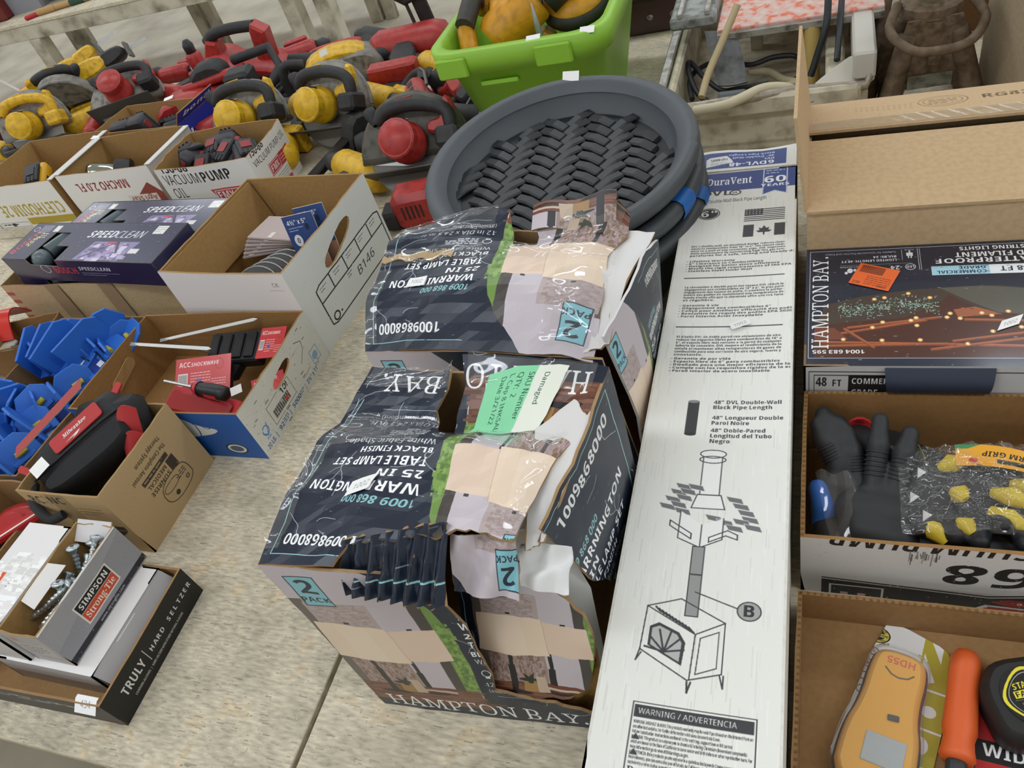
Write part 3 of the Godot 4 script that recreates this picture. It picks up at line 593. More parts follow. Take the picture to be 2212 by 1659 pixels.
func flap_up(a: Vector3, b: Vector3, r: Vector3, mo, mi) -> ArrayMesh:
	var f := func(u: float, v: float) -> Vector3: return a.lerp(b, u) + r * v + V(0, 0.003 * sin(u * 7.0) * (1 - v), 0)
	return Mb.new().sheet(f, 6, 4, 0.004, mo, mi).mesh()

# interpolates a net of points (rows down, columns to the right), as a folded sheet does
func net(rows: Array, us: Array, vs: Array, amp := 0.0, freq := 20.0, sd := 1) -> Callable:
	var n := FastNoiseLite.new()
	n.seed = sd
	n.frequency = freq
	n.fractal_octaves = 2
	return func(u: float, v: float) -> Vector3:
		u = clampf(u, 0, 1)
		v = clampf(v, 0, 1)
		var i := 0
		while i < us.size() - 2 and u > us[i + 1]: i += 1
		var j := 0
		while j < vs.size() - 2 and v > vs[j + 1]: j += 1
		var a: float = (u - us[i]) / (us[i + 1] - us[i])
		var b: float = (v - vs[j]) / (vs[j + 1] - vs[j])
		var p: Vector3 = rows[j][i].lerp(rows[j][i + 1], a).lerp(rows[j + 1][i].lerp(rows[j + 1][i + 1], a), b)
		if amp > 0.0: p += V(0.4 * n.get_noise_2d(u, v + 3.0), n.get_noise_2d(u, v), 0.4 * n.get_noise_2d(u + 5.0, v)) * amp
		return p

func build_lamp_boxes() -> void:
	var pr := printed("lamp_set", 0.36, {})
	var brown := kraft("a98a62")
	var white := mat("dcdad8", 0.5)
	var film := mat("ffffff", 0.06, {"alpha": 0.03})
	# --- the nearer box: torn open at its near right corner
	var t := thing("lamp_carton", "navy lamp carton in torn shrink wrap, nearest one, front burst open", "carton", V(-0.4, 0, -0.46))
	var o := -t.position
	var top := net([
		[V(-0.545, 0.372, -0.612), V(-0.437, 0.368, -0.606), V(-0.413, 0.39, -0.616), V(-0.30, 0.378, -0.618), V(-0.226, 0.37, -0.615)],
		[V(-0.566, 0.352, -0.535), V(-0.45, 0.34, -0.545), V(-0.41, 0.335, -0.535), V(-0.31, 0.345, -0.53), V(-0.235, 0.352, -0.53)],
		[V(-0.572, 0.366, -0.49), V(-0.45, 0.37, -0.50), V(-0.41, 0.372, -0.50), V(-0.31, 0.365, -0.495), V(-0.25, 0.355, -0.49)],
		[V(-0.568, 0.374, -0.40), V(-0.46, 0.378, -0.40), V(-0.40, 0.375, -0.40), V(-0.31, 0.366, -0.40), V(-0.262, 0.35, -0.40)],
		[V(-0.561, 0.37, -0.314), V(-0.463, 0.366, -0.325), V(-0.40, 0.36, -0.33), V(-0.32, 0.36, -0.34), V(-0.25, 0.35, -0.34)]],
		[0.0, 0.33, 0.42, 0.75, 1.0], [0.0, 0.26, 0.4, 0.7, 1.0], 0.004, 5.0, 3)
	top = shifted(top, o)
	# top sheet: printed upside down to the viewer; its near right part is torn away
	var left := PackedVector2Array([Vector2(0, 0), Vector2(0.36, 0), Vector2(0.37, 0.1), Vector2(0.35, 0.2), Vector2(0.38, 0.3), Vector2(0.42, 0.3), Vector2(0.42, 0.2), Vector2(0.45, 0.1), Vector2(0.43, 0.0), Vector2(1, 0), Vector2(0.99, 0.2), Vector2(0.93, 0.45), Vector2(0.9, 0.7), Vector2(0.88, 0.8)])
	left.append_array(torn(Vector2(0.88, 0.8), Vector2(0.62, 0.78), 8, 0.012, 5))
	left.append_array([Vector2(0.62, 0.78), Vector2(0.55, 0.84), Vector2(0.5, 0.83)])
	left.append_array(torn(Vector2(0.5, 0.83), Vector2(0.33, 0.9), 7, 0.012, 9))
	left.append_array([Vector2(0.33, 0.9), Vector2(0.3, 1.0), Vector2(0, 1)])
	part(t, "top_panel", Mb.new().patch(left, top, 22, 22, 0.004, pr, brown, Rect2(1, 1, -1, -1), false, brown))
	# right face, leaning in, printed sideways up
	var rf := shifted(net([[V(-0.262, 0.35, -0.40), V(-0.24, 0.356, -0.5), V(-0.226, 0.368, -0.615)], [V(-0.235, 0.22, -0.41), V(-0.227, 0.21, -0.5), V(-0.222, 0.2, -0.612)], [V(-0.235, 0.0, -0.41), V(-0.235, 0.0, -0.5), V(-0.235, 0.0, -0.612)]], [0.0, 0.5, 1.0], [0.0, 0.45, 1.0], 0.004, 6.0, 8), o)
	part(t, "side_panel", Mb.new().patch(side_torn(), rf, 12, 12, 0.004, pr, white, Rect2(0.62, 0.02, 0.38, 0.98), true, brown))
	# the inner liner that shows white beside the torn top
	var liner := shifted(net([[V(-0.30, 0.354, -0.53), V(-0.228, 0.362, -0.612)], [V(-0.288, 0.35, -0.45), V(-0.25, 0.348, -0.45)], [V(-0.28, 0.33, -0.385), V(-0.262, 0.335, -0.395)]], [0.0, 1.0], [0.0, 0.5, 1.0], 0.004, 5.0, 2), o)
	part(t, "inner_liner", Mb.new().sheet(liner, 6, 8, 0.003, white, brown))
	# left and back faces
	var lf := shifted(net([[V(-0.545, 0.368, -0.612), V(-0.566, 0.346, -0.535), V(-0.572, 0.36, -0.49), V(-0.568, 0.368, -0.40), V(-0.561, 0.364, -0.315)], [V(-0.555, 0.0, -0.612), V(-0.557, 0.0, -0.535), V(-0.558, 0.0, -0.49), V(-0.558, 0.0, -0.4), V(-0.559, 0.0, -0.313)]], [0.0, 0.26, 0.4, 0.7, 1.0], [0.0, 1.0]), o)
	part(t, "side_panel", Mb.new().sheet(lf, 8, 6, 0.004, pr, brown))
	var bf := shifted(net([[V(-0.226, 0.365, -0.616), V(-0.4, 0.36, -0.616), V(-0.545, 0.365, -0.613)], [V(-0.235, 0.0, -0.614), V(-0.4, 0.0, -0.614), V(-0.555, 0.0, -0.614)]], [0.0, 0.5, 1.0], [0.0, 1.0]), o)
	part(t, "back_panel", Mb.new().sheet(bf, 6, 4, 0.004, pr, brown))
	part(t, "base_panel", Mb.new(brown).box(o + V(-0.397, 0.003, -0.468), V(0.31, 0.005, 0.27)))
	# front face: whole on the left, caved in along a fold, open on the right above the bottom strip
	var front := shifted(net([
		[V(-0.561, 0.369, -0.313), V(-0.463, 0.362, -0.322), V(-0.40, 0.345, -0.345), V(-0.32, 0.3, -0.36), V(-0.238, 0.3, -0.36)],
		[V(-0.56, 0.2, -0.313), V(-0.463, 0.2, -0.319), V(-0.40, 0.2, -0.332), V(-0.32, 0.2, -0.345), V(-0.238, 0.2, -0.345)],
		[V(-0.559, 0.08, -0.311), V(-0.463, 0.08, -0.316), V(-0.40, 0.08, -0.32), V(-0.32, 0.08, -0.326), V(-0.238, 0.08, -0.33)],
		[V(-0.559, 0.0, -0.311), V(-0.463, 0.0, -0.3165), V(-0.40, 0.0, -0.32), V(-0.32, 0.0, -0.325), V(-0.238, 0.0, -0.33)]],
		[0.0, 0.3, 0.5, 0.75, 1.0], [0.0, 0.45, 0.78, 1.0], 0.003, 7.0, 6), o)
	var fp := PackedVector2Array([Vector2(0, 0), Vector2(0.3, 0.01), Vector2(0.47, 0.05), Vector2(0.55, 0.18), Vector2(0.6, 0.36), Vector2(0.6, 0.52), Vector2(0.615, 0.66), Vector2(0.6, 0.76)])
	fp.append_array(torn(Vector2(0.6, 0.76), Vector2(1.0, 0.86), 9, 0.015, 3))
	fp.append_array([Vector2(1.0, 0.9), Vector2(1, 1), Vector2(0, 1)])
	part(t, "front_panel", Mb.new().patch(fp, front, 20, 18, 0.004, pr, brown, Rect2(0, 0, 1, 1), true, brown))
	# crumpled strip pushed down from the top edge
	var cr := FastNoiseLite.new()
	cr.seed = 12
	cr.frequency = 14.0
	var crum := func(u: float, v: float) -> Vector3:
		var p := V(-0.47 + 0.115 * u, 0.372 - 0.05 * v, -0.352 + 0.038 * v - 0.035 * u * (1 - v))
		return p + o + V(0, 0.006, 0.006) * sin(u * 46.0 + 3.0 * v) * (0.4 + 0.6 * v) + V(0, 1, 1) * 0.004 * cr.get_noise_2d(u, v)
	part(t, "crumpled_strip", Mb.new().sheet(crum, 40, 6, 0.003, pr, brown, Rect2(0.65, 0.13, -0.09, -0.12)), "crumpled navy strip with creased cyan line")
	var crum2 := func(u: float, v: float) -> Vector3:
		var p := V(-0.36 + 0.075 * u, 0.352 - 0.055 * v, -0.385 + 0.04 * v)
		return p + o + V(0.002, 0.005, 0.005) * (sin(u * 9.0 + 4.0 * v) + 0.5 * cr.get_noise_2d(u * 0.4, v * 0.4))
	part(t, "crumpled_strip", Mb.new().sheet(crum2, 20, 10, 0.0015, pr, brown, Rect2(0.42, 0.27, -0.36, -0.24)), "crumpled lilac strip with half of a blue tag")
	# white foam sheet stuffed in the hole
	var foam := func(u: float, v: float) -> Vector3:
		return o + V(-0.292 + 0.055 * u, 0.318 - 0.03 * v + 0.005 * sin(v * 9.0 + u * 3.0), -0.40 + 0.035 * v) + V(0, 0.004, 0.003) * sin(u * 11.0 + v * 4.0)
	part(t, "foam_sheet", Mb.new().sheet(foam, 14, 12, 0.002, mat("eeeeee", 0.35), mat("eeeeee", 0.35)), "thin white foam sheet")
	# the second printed panel, sloping inside the hole, with its own torn edge
	var slope := shifted(net([[V(-0.405, 0.25, -0.412), V(-0.3, 0.275, -0.405), V(-0.232, 0.265, -0.40)], [V(-0.402, 0.16, -0.368), V(-0.3, 0.18, -0.365), V(-0.232, 0.18, -0.365)], [V(-0.405, 0.06, -0.322), V(-0.3, 0.07, -0.328), V(-0.232, 0.07, -0.33)]], [0.0, 0.6, 1.0], [0.0, 0.5, 1.0], 0.004, 5.0, 11), o)
	var sp := PackedVector2Array([Vector2(0, 0), Vector2(0.3, 0), Vector2(0.55, 0.02), Vector2(0.7, 0.1), Vector2(0.78, 0.18)])
	sp.append_array(torn(Vector2(0.78, 0.18), Vector2(0.97, 0.34), 5, 0.02, 6))
	sp.append_array([Vector2(0.97, 0.34), Vector2(1.0, 0.5), Vector2(0.97, 0.7), Vector2(0.9, 0.85), Vector2(0.75, 0.95)])
	sp.append_array(torn(Vector2(0.75, 0.95), Vector2(0.3, 1.0), 5, 0.01, 8))
	sp.append_array([Vector2(0.3, 1), Vector2(0, 1)])
	part(t, "inner_panel", Mb.new().patch(sp, slope, 16, 16, 0.006, pr, brown, Rect2(-0.06, 0.0, 0.56, 0.9), true, brown))
	# grey-white drum shade inside, and brown pulp packing
	var shade := shifted(net([[V(-0.315, 0.315, -0.41), V(-0.285, 0.322, -0.42), V(-0.268, 0.315, -0.435)], [V(-0.315, 0.2, -0.402), V(-0.27, 0.2, -0.4), V(-0.242, 0.2, -0.42)], [V(-0.3, 0.05, -0.365), V(-0.26, 0.05, -0.362), V(-0.241, 0.05, -0.385)]], [0.0, 0.5, 1.0], [0.0, 0.5, 1.0]), o)
	part(t, "drum_shade", Mb.new().sheet(shade, 12, 10, 0.002, mat("c9cac8", 0.6), mat("c9cac8", 0.6)), "grey-white fabric shade seen through the hole")
	var pk := func(u: float, v: float) -> Vector3: return o + V(-0.29 + 0.05 * u, 0.14 - 0.12 * v, -0.372 + 0.03 * v) + V(0.005, 0.006, 0.008) * sin(u * 6.0 + v * 9.0)
	part(t, "pulp_packing", Mb.new().sheet(pk, 8, 10, 0.004, kraft("96743f"), kraft("96743f")))
	# paper slip and stickers
	var slip := func(u: float, v: float) -> Vector3: return top.call(0.55 + 0.3 * u - 0.06 * v, 0.07 + 0.24 * v - 0.05 * u) + V(0, 0.0035 + 0.008 * sin(PI * u) * (1 - v), 0)
	part(t, "paper_slip", Mb.new().sheet(slip, 8, 8, 0.0004, printed("return_tag", 0.7), white, Rect2(0, 0, 1, 1)), "green and white return slip")
	var st := func(u: float, v: float) -> Vector3: return top.call(0.245 + 0.075 * u, 0.62 + 0.075 * v - 0.04 * u) + V(0, 0.0026, 0)
	part(t, "price_sticker", Mb.new().sheet(st, 3, 3, 0.0002, printed("tag1002", 0.6), white))
	for r in [Rect2(0.02, 0.0, 0.36, 0.1), Rect2(0.03, 0.24, 0.34, 0.2), Rect2(0.42, 0.26, 0.5, 0.15), Rect2(0.46, 0.0, 0.5, 0.1), Rect2(0.0, 0.44, 0.07, 0.5), Rect2(0.82, 0.45, 0.1, 0.3)]: wrap_film(t, top, film, r, 21)
	# --- the box behind it
	var b := thing("lamp_carton", "navy lamp carton with crushed top, behind the burst one, by the pots", "carton", V(-0.45, 0, -0.82))
	o = -b.position
	var top2 := net([
		[V(-0.61, 0.372, -0.915), V(-0.50, 0.382, -0.945), V(-0.443, 0.384, -0.945), V(-0.40, 0.37, -0.935), V(-0.272, 0.386, -0.94), V(-0.225, 0.34, -0.91)],
		[V(-0.632, 0.376, -0.885), V(-0.51, 0.372, -0.895), V(-0.443, 0.36, -0.895), V(-0.40, 0.352, -0.89), V(-0.285, 0.366, -0.895), V(-0.228, 0.35, -0.88)],
		[V(-0.628, 0.368, -0.85), V(-0.51, 0.366, -0.86), V(-0.443, 0.365, -0.865), V(-0.40, 0.365, -0.865), V(-0.295, 0.362, -0.86), V(-0.24, 0.345, -0.85)],
		[V(-0.634, 0.352, -0.77), V(-0.52, 0.36, -0.775), V(-0.45, 0.362, -0.775), V(-0.40, 0.362, -0.775), V(-0.30, 0.358, -0.77), V(-0.25, 0.34, -0.76)],
		[V(-0.623, 0.312, -0.70), V(-0.52, 0.322, -0.695), V(-0.45, 0.324, -0.69), V(-0.40, 0.324, -0.688), V(-0.31, 0.32, -0.685), V(-0.27, 0.312, -0.68)]],
		[0.0, 0.3, 0.46, 0.58, 0.88, 1.0], [0.0, 0.2, 0.36, 0.68, 1.0], 0.004, 5.0, 17)
	top2 = shifted(top2, o)
	var tp := PackedVector2Array([Vector2(0, 0), Vector2(0.44, 0), Vector2(0.47, 0.03)])
	tp.append_array(torn(Vector2(0.47, 0.03), Vector2(0.52, 0.3), 4, 0.01, 2))
	tp.append_array([Vector2(0.52, 0.3), Vector2(0.62, 0.27)])
	tp.append_array(torn(Vector2(0.62, 0.27), Vector2(0.58, 0.03), 4, 0.012, 3))
	tp.append_array([Vector2(0.6, 0.0), Vector2(0.93, 0), Vector2(0.95, 0.2), Vector2(0.93, 0.4), Vector2(0.96, 0.7), Vector2(1, 1), Vector2(0, 1)])
	part(b, "top_panel", Mb.new().patch(tp, top2, 24, 20, 0.004, pr, brown, Rect2(1, 0.87, -1, -0.87), false, brown))
	var l2 := shifted(net([[V(-0.255, 0.338, -0.70), V(-0.235, 0.345, -0.77), V(-0.22, 0.36, -0.84), V(-0.212, 0.34, -0.90)], [V(-0.232, 0.2, -0.70), V(-0.225, 0.2, -0.77), V(-0.225, 0.2, -0.84), V(-0.225, 0.2, -0.91)], [V(-0.235, 0.0, -0.70), V(-0.235, 0.0, -0.77), V(-0.235, 0, -0.84), V(-0.235, 0.0, -0.91)]], [0.0, 0.35, 0.7, 1.0], [0.0, 0.45, 1.0], 0.004, 6.0, 23), o)
	part(b, "side_panel", Mb.new().sheet(l2, 12, 8, 0.004, pr, white, Rect2(0.05, 0.0, 0.95, 1.0)))
	var lin2 := shifted(net([[V(-0.29, 0.352, -0.91), V(-0.215, 0.352, -0.9)], [V(-0.275, 0.352, -0.8), V(-0.24, 0.348, -0.8)], [V(-0.285, 0.318, -0.69), V(-0.25, 0.325, -0.7)]], [0.0, 1.0], [0.0, 0.5, 1.0], 0.004, 5.0, 6), o)
	part(b, "inner_liner", Mb.new().sheet(lin2, 6, 8, 0.003, mat("dcdad8", 0.4), brown))
	var f2 := shifted(net([[V(-0.623, 0.312, -0.70), V(-0.45, 0.322, -0.69), V(-0.258, 0.314, -0.682)], [V(-0.615, 0.0, -0.70), V(-0.45, 0.0, -0.692), V(-0.235, 0.0, -0.69)]], [0.0, 0.5, 1.0], [0.0, 1.0], 0.002, 5.0, 7), o)
	part(b, "front_panel", Mb.new().sheet(f2, 8, 6, 0.004, pr, brown))
	var s2 := shifted(net([[V(-0.61, 0.37, -0.915), V(-0.634, 0.35, -0.78), V(-0.623, 0.31, -0.70)], [V(-0.615, 0.0, -0.915), V(-0.615, 0, -0.78), V(-0.615, 0.0, -0.70)]], [0.0, 0.5, 1.0], [0.0, 1.0]), o)
	part(b, "side_panel", Mb.new().sheet(s2, 6, 4, 0.004, pr, brown))
	var k2 := shifted(net([[V(-0.225, 0.335, -0.91), V(-0.43, 0.35, -0.93), V(-0.61, 0.365, -0.915)], [V(-0.235, 0.0, -0.91), V(-0.43, 0.0, -0.915), V(-0.615, 0.0, -0.91)]], [0.0, 0.5, 1.0], [0.0, 1.0]), o)
	part(b, "back_panel", Mb.new().sheet(k2, 6, 4, 0.004, pr, brown))
	part(b, "base_panel", Mb.new(brown).box(o + V(-0.425, 0.003, -0.805), V(0.37, 0.005, 0.2)))
	# folded-up shard of the lid at the back right, and bare board along the tear
	var shard := func(u: float, v: float) -> Vector3: return o + V(-0.40 + 0.13 * u, 0.365 + 0.035 * v * (0.6 + 0.4 * u) + 0.004 * sin(u * 9.0), -0.905 - 0.035 * v)
	part(b, "torn_flap", Mb.new().sheet(func(u: float, v: float) -> Vector3: return shard.call(u, 1.0 - v), 12, 5, 0.004, pr, brown, Rect2(0.38, 0.86, -0.3, -0.2)), "torn flap with part of the room picture")
	var board := func(u: float, v: float) -> Vector3: return top2.call(0.0 + 0.3 * u, 0.355 + 0.05 * v + 0.015 * sin(u * 20.0)) + V(0, 0.003, 0)
	part(b, "bare_board", Mb.new().sheet(board, 14, 3, 0.001, kraft("c2a67a"), brown))
	var st2 := func(u: float, v: float) -> Vector3: return top2.call(0.165 + 0.075 * u, 0.545 + 0.07 * v) + V(0, 0.0026, 0)
	part(b, "price_sticker", Mb.new().sheet(st2, 3, 3, 0.0002, printed("tag1002", 0.6), white))
	for r in [Rect2(0.0, 0.0, 0.42, 0.16), Rect2(0.0, 0.3, 0.4, 0.14), Rect2(0.5, 0.3, 0.46, 0.16), Rect2(0.62, 0.02, 0.3, 0.22), Rect2(0.76, 0.5, 0.2, 0.46), Rect2(0.0, 0.46, 0.06, 0.5)]: wrap_film(b, top2, film, r, 22)

func shifted(f: Callable, o: Vector3) -> Callable:
	return func(u: float, v: float) -> Vector3: return f.call(u, v) + o

func side_torn() -> PackedVector2Array:
	var p := PackedVector2Array([Vector2(0, 0), Vector2(1, 0), Vector2(1, 1), Vector2(0.5, 1), Vector2(0.42, 0.75)])
	p.append_array(torn(Vector2(0.42, 0.75), Vector2(0.0, 0.35), 8, 0.03, 4))
	return p

# loose shrink film over a lid: a wrinkled clear skin just above the print
func wrap_film(t: Node3D, f: Callable, m, area: Rect2, sd: int) -> void:
	var n := FastNoiseLite.new()
	n.seed = sd
	n.frequency = 2.6
	n.noise_type = FastNoiseLite.TYPE_CELLULAR
	n.cellular_return_type = FastNoiseLite.RETURN_DISTANCE2_SUB
	n.fractal_type = FastNoiseLite.FRACTAL_NONE
	var g := func(u: float, v: float) -> Vector3:
		var a := area.position.x + u * area.size.x
		var b := area.position.y + v * area.size.y
		var p: Vector3 = f.call(a, b)
		var ridge := clampf(1.0 - (n.get_noise_2d(a * 1.3 + 0.25 * sin(b * 7.0), b * 2.0) + 1.0) * 9.0, 0.0, 1.0)
		return p + V(0, 0.0035 + 0.0035 * ridge, 0)
	part(t, "shrink_film", Mb.new().sheet(g, 8 + int(area.size.x * 70), 8 + int(area.size.y * 60), 0.0, m, m), "clear wrinkled shrink film")

func build_pots() -> void:
	var m := mat("4d5257", 0.5)
	for i in 3:
		var label: String = ["dark grey basket-weave planter, topmost of the nested stack", "dark grey planter nested in the middle, blue tape on its rim", "dark grey planter at the bottom of the nested stack"][i]
		var dy := -0.05 * i
		var t := thing("planter_pot", label, "planter", V(-0.455 + 0.004 * i, 0.02, -1.246), 0, "nested planters")
		t.rotation_degrees = V(4.85, 0, -1.4)
		var R := 0.256
		var y := 0.292 + dy
		var fl := 0.235 + dy
		part(t, "rim", Mb.new(m).lathe([[R - 0.04, y - 0.016], [R - 0.026, y - 0.001], [R - 0.012, y + 0.003], [R - 0.002, y - 0.003], [R, y - 0.016], [R - 0.006, y - 0.03], [R - 0.016, y - 0.034], [R - 0.03, y - 0.024]], 72))
		part(t, "bowl_wall", Mb.new(m).lathe([[R - 0.034, y - 0.012], [R - 0.038, y - 0.02], [R - 0.05, fl + 0.002], [R - 0.054, fl]], 64))
		part(t, "outer_wall", Mb.new(m).lathe([[R - 0.03, y - 0.02], [R - 0.045, y - 0.09], [0.185, 0.012 * (3 - i) - 0.01]], 56))
		part(t, "bowl_floor", Mb.new(mat("26292c", 0.5)).cyl(R - 0.05, fl - 0.006, fl, 48))
		if i == 0: weave(t, fl)
		if i == 1:
			tape(t, R, y, 16.0, 9.0)
			tape(t, R, y, 52.0, 6.0)
		if i == 2: tape(t, R, y, 0.0, 8.0)
		if i == 0: sticker(t, V(-0.02, y + 0.006, -R + 0.012), V(1, 0, 0.1), V(0, 0.6, -0.8), 0.035, 0.02, "tag")

func tape(t: Node3D, R: float, y: float, deg: float, wid: float) -> void:
	var m := mat("1f6cc0", 0.5)
	part(t, "tape", Mb.new(m).lathe([[R - 0.028, y + 0.002], [R - 0.012, y + 0.006], [R, y], [R + 0.003, y - 0.016], [R - 0.003, y - 0.033], [R - 0.016, y - 0.037]], 8, deg_to_rad(wid), deg_to_rad(deg)), "strip of blue masking tape")

# herringbone ribs moulded in the floor and lower wall of the pot
func weave(t: Node3D, fl: float) -> void:
	var m := mat("26292c", 0.45)
	var w := 0.064
	var h := 0.021
	for i in range(-9, 10):
		for j in range(-14, 15):
			var dir := 1.0 if posmod(i, 2) == 0 else -1.0
			var c := Vector2(i * w * 0.74, j * 0.03 + (0.015 if posmod(i, 2) else 0.0))
			if c.length() > 0.193: continue
			var mb := Mb.new(m)
			mb.at(V(c.x, fl + 0.003, c.y), V(0, dir * 38 + 8, dir * 2.0))
			var pts := PackedVector2Array([Vector2(-w / 2, 0), Vector2(w / 2, 0), Vector2(w / 2 - 0.004, 0.006), Vector2(0, 0.0105), Vector2(-w / 2 + 0.004, 0.006)])
			mb.prism(pts, -h / 2, h / 2, 0.003)
			part(t, "weave_rib", mb)

# ---------------------------------------------------------------- right-hand column of cartons
func build_right_boxes() -> void:
	var k := kraft("c9ac86")
	# big brown carton with parted lid flaps
	var t := thing("brown_carton", "large plain brown carton with parted lid flaps, stamp and white sticker", "carton", V(0.215, 0, -1.235))
	carton(t, 0.464, 0.33, 0.25, {"in": k, "bulge": 0.0, "wave": 0.001})
	part(t, "flap", lid_flap(V(-0.232, 0.257, -0.03), V(0.23, 0.256, -0.032), V(0, -0.005, 0.199), k, k))
	part(t, "flap", lid_flap(V(-0.232, 0.25, -0.167), V(0.23, 0.25, -0.167), V(0, 0.012, 0.118), printed("lid", 0.8), k))
	var tall := func(u: float, v: float) -> Vector3: return V(-0.236 - 0.014 * (1 - v), 0.25 + 0.16 * (1 - v) - 0.012 * u * (1 - v), 0.165 - 0.33 * u)
	part(t, "flap", Mb.new().sheet(func(u: float, v: float) -> Vector3: return tall.call(1.0 - u, v), 6, 4, 0.005, k, k))
	sticker(t, V(-0.092, 0.256, 0.07), V(1, 0, -0.1), V(0.1, 0, -1), 0.036, 0.021, "tag1002")
	var tp := mat("d8c8a8", 0.12, {"alpha": 0.22})
	part(t, "clear_tape", Mb.new(tp).sheet(func(u: float, v: float) -> Vector3: return V(-0.23 + 0.46 * u, 0.2625 + 0.003 * v + 0.0006 * sin(u * 60.0 + v * 8.0), -0.08 + 0.03 * v), 60, 2, 0.0, tp, tp))
	# string light carton
	t = thing("light_carton", "dark printed string light carton with orange ticket, between brown carton and gloves", "carton", V(0.163, 0, -0.9375))
	closed_box(t, 0.36, 0.262, 0.178, {"all": mat("c6c5c5", 0.5), "top": printed("lights_top", 0.25, {"coat": 0.5}), "front": printed("lights_front", 0.45), "sag": 0.0015})
	part(t, "front_tab", Mb.new().sheet(func(u: float, v: float) -> Vector3: return V(-0.077 + 0.13 * u + 0.004 * (v * (1 - 2 * u)), 0.176 - 0.042 * v, 0.133 + 0.012 * sin(v * 2.6)), 6, 6, 0.003, mat("2f3648", 0.5), mat("2f3648", 0.5)), "dark navy tuck tab hanging over the front")
	sticker(t, V(-0.084, 0.1795, -0.055), V(1, 0, 0.42), V(0.4, 0, -1), 0.058, 0.05, "ticket", 0.5)
	sticker(t, V(0.078, 0.1795, 0.05), V(1, 0, -0.5), V(0.4, 0, -1), 0.03, 0.021, "tag1002")
	# cut-down pump carton with gloves
	t = thing("glove_carton", "cut-down white pump carton holding black work gloves", "carton", V(0.17, 0, -0.68))
	carton(t, 0.372, 0.245, 0.13, {"in": kraft("9c7444"), "front": printed("pump_front", 0.55), "left": mat("d0cecc", 0.6), "bulge": 0.001, "wave": 0.001, "th": 0.005})
	corrugated(t, 0.372, 0.245, 0.13)
	gloves()
	# tray of hand tools in the near corner
	t = thing("tool_tray", "shallow brown cardboard tray holding the yellow detector, near right corner", "tray", V(0.19, 0, -0.355))
	carton(t, 0.416, 0.33, 0.064, {"in": kraft("a07c50"), "bulge": 0.002, "wave": 0.002, "th": 0.005})
	corrugated(t, 0.416, 0.33, 0.064)
	detector()
	pry_handle()
	tape_measure()
	t = thing("tool_card", "red and black tool card lettered in white, under the tape measure", "card", V(0.205, 0.0055, -0.385), -6)
	part(t, "card_stock", Mb.new().sheet(func(u: float, v: float) -> Vector3: return V(-0.035 + 0.07 * u, 0.0012 + 0.002 * u, -0.045 + 0.09 * v), 2, 2, 0.001, printed("wide_card", 0.4), mat("c02a2e")))

func lid_flap(a: Vector3, b: Vector3, r: Vector3, mo, mi) -> ArrayMesh:
	var f := func(u: float, v: float) -> Vector3: return a.lerp(b, u) + r * v + V(0, 0.004 * sin(PI * v), 0)
	return Mb.new().sheet(f, 8, 6, 0.005, mo, mi).mesh()

# the cut rim of a carton shows its corrugation: a zigzag of board between two liners
func corrugated(t: Node3D, w: float, d: float, h: float) -> void:
	var m := mat("7c5c38", 0.9)
	var mb := Mb.new(m)
	for side in [["x", 1], ["x", -1], ["z", -1]]:
		var len: float = d if side[0] == "x" else w
		var n := int(len / 0.008)
		for i in n:
			var s := -len / 2 + (i + 0.5) * len / n
			if side[0] == "x": mb.box(V(side[1] * (w / 2 - 0.0025), h + 0.0004, s), V(0.0032, 0.0012, 0.0028))
			else: mb.box(V(s, h + 0.0004, side[1] * (d / 2 - 0.0025)), V(0.0028, 0.0012, 0.0032))
	part(t, "fluting", mb).set_meta("kind", "stuff")

func glove_mesh(m, fingers: Array, palm: Array, cuff: Array, parent: Node3D) -> void:
	var caps: Array = palm.duplicate()
	for f in fingers:
		for i in f.size() - 1: caps.append([f[i][0], f[i + 1][0], f[i][1], f[i + 1][1]])
	part(parent, "glove_body", blob(Mb.new(m), caps, 0.0042, 0.008))
	for f in fingers:  # ribbed knuckle folds round each finger
		var a: Vector3 = f[0][0]
		var b: Vector3 = f[1][0]
		var mb := Mb.new(m)
		var d := (b - a).normalized()
		var s := d.cross(V(0.3, 0.5, 0.8)).normalized()
		var u := s.cross(d)
		for i in 6:
			var c := a.lerp(b, 0.25 + i * 0.11)
			var r: float = lerpf(f[0][1], f[1][1], 0.25 + i * 0.11) + 0.0006
			var ring: Array = []
			for q in 15: ring.append(c + (s * cos(TAU * q / 14) + u * sin(TAU * q / 14)) * r)
			mb.tube(ring, 0.0013, 5, false)
		part(parent, "knuckle_ribs", mb)
	if cuff: part(parent, "cuff", Mb.new(cuff[2]).tube([cuff[0], cuff[1]], cuff[3], 14, false))

func rel(p: Vector3) -> Callable:
	return func(x: float, y: float, z: float) -> Vector3: return V(x, y, z) - p

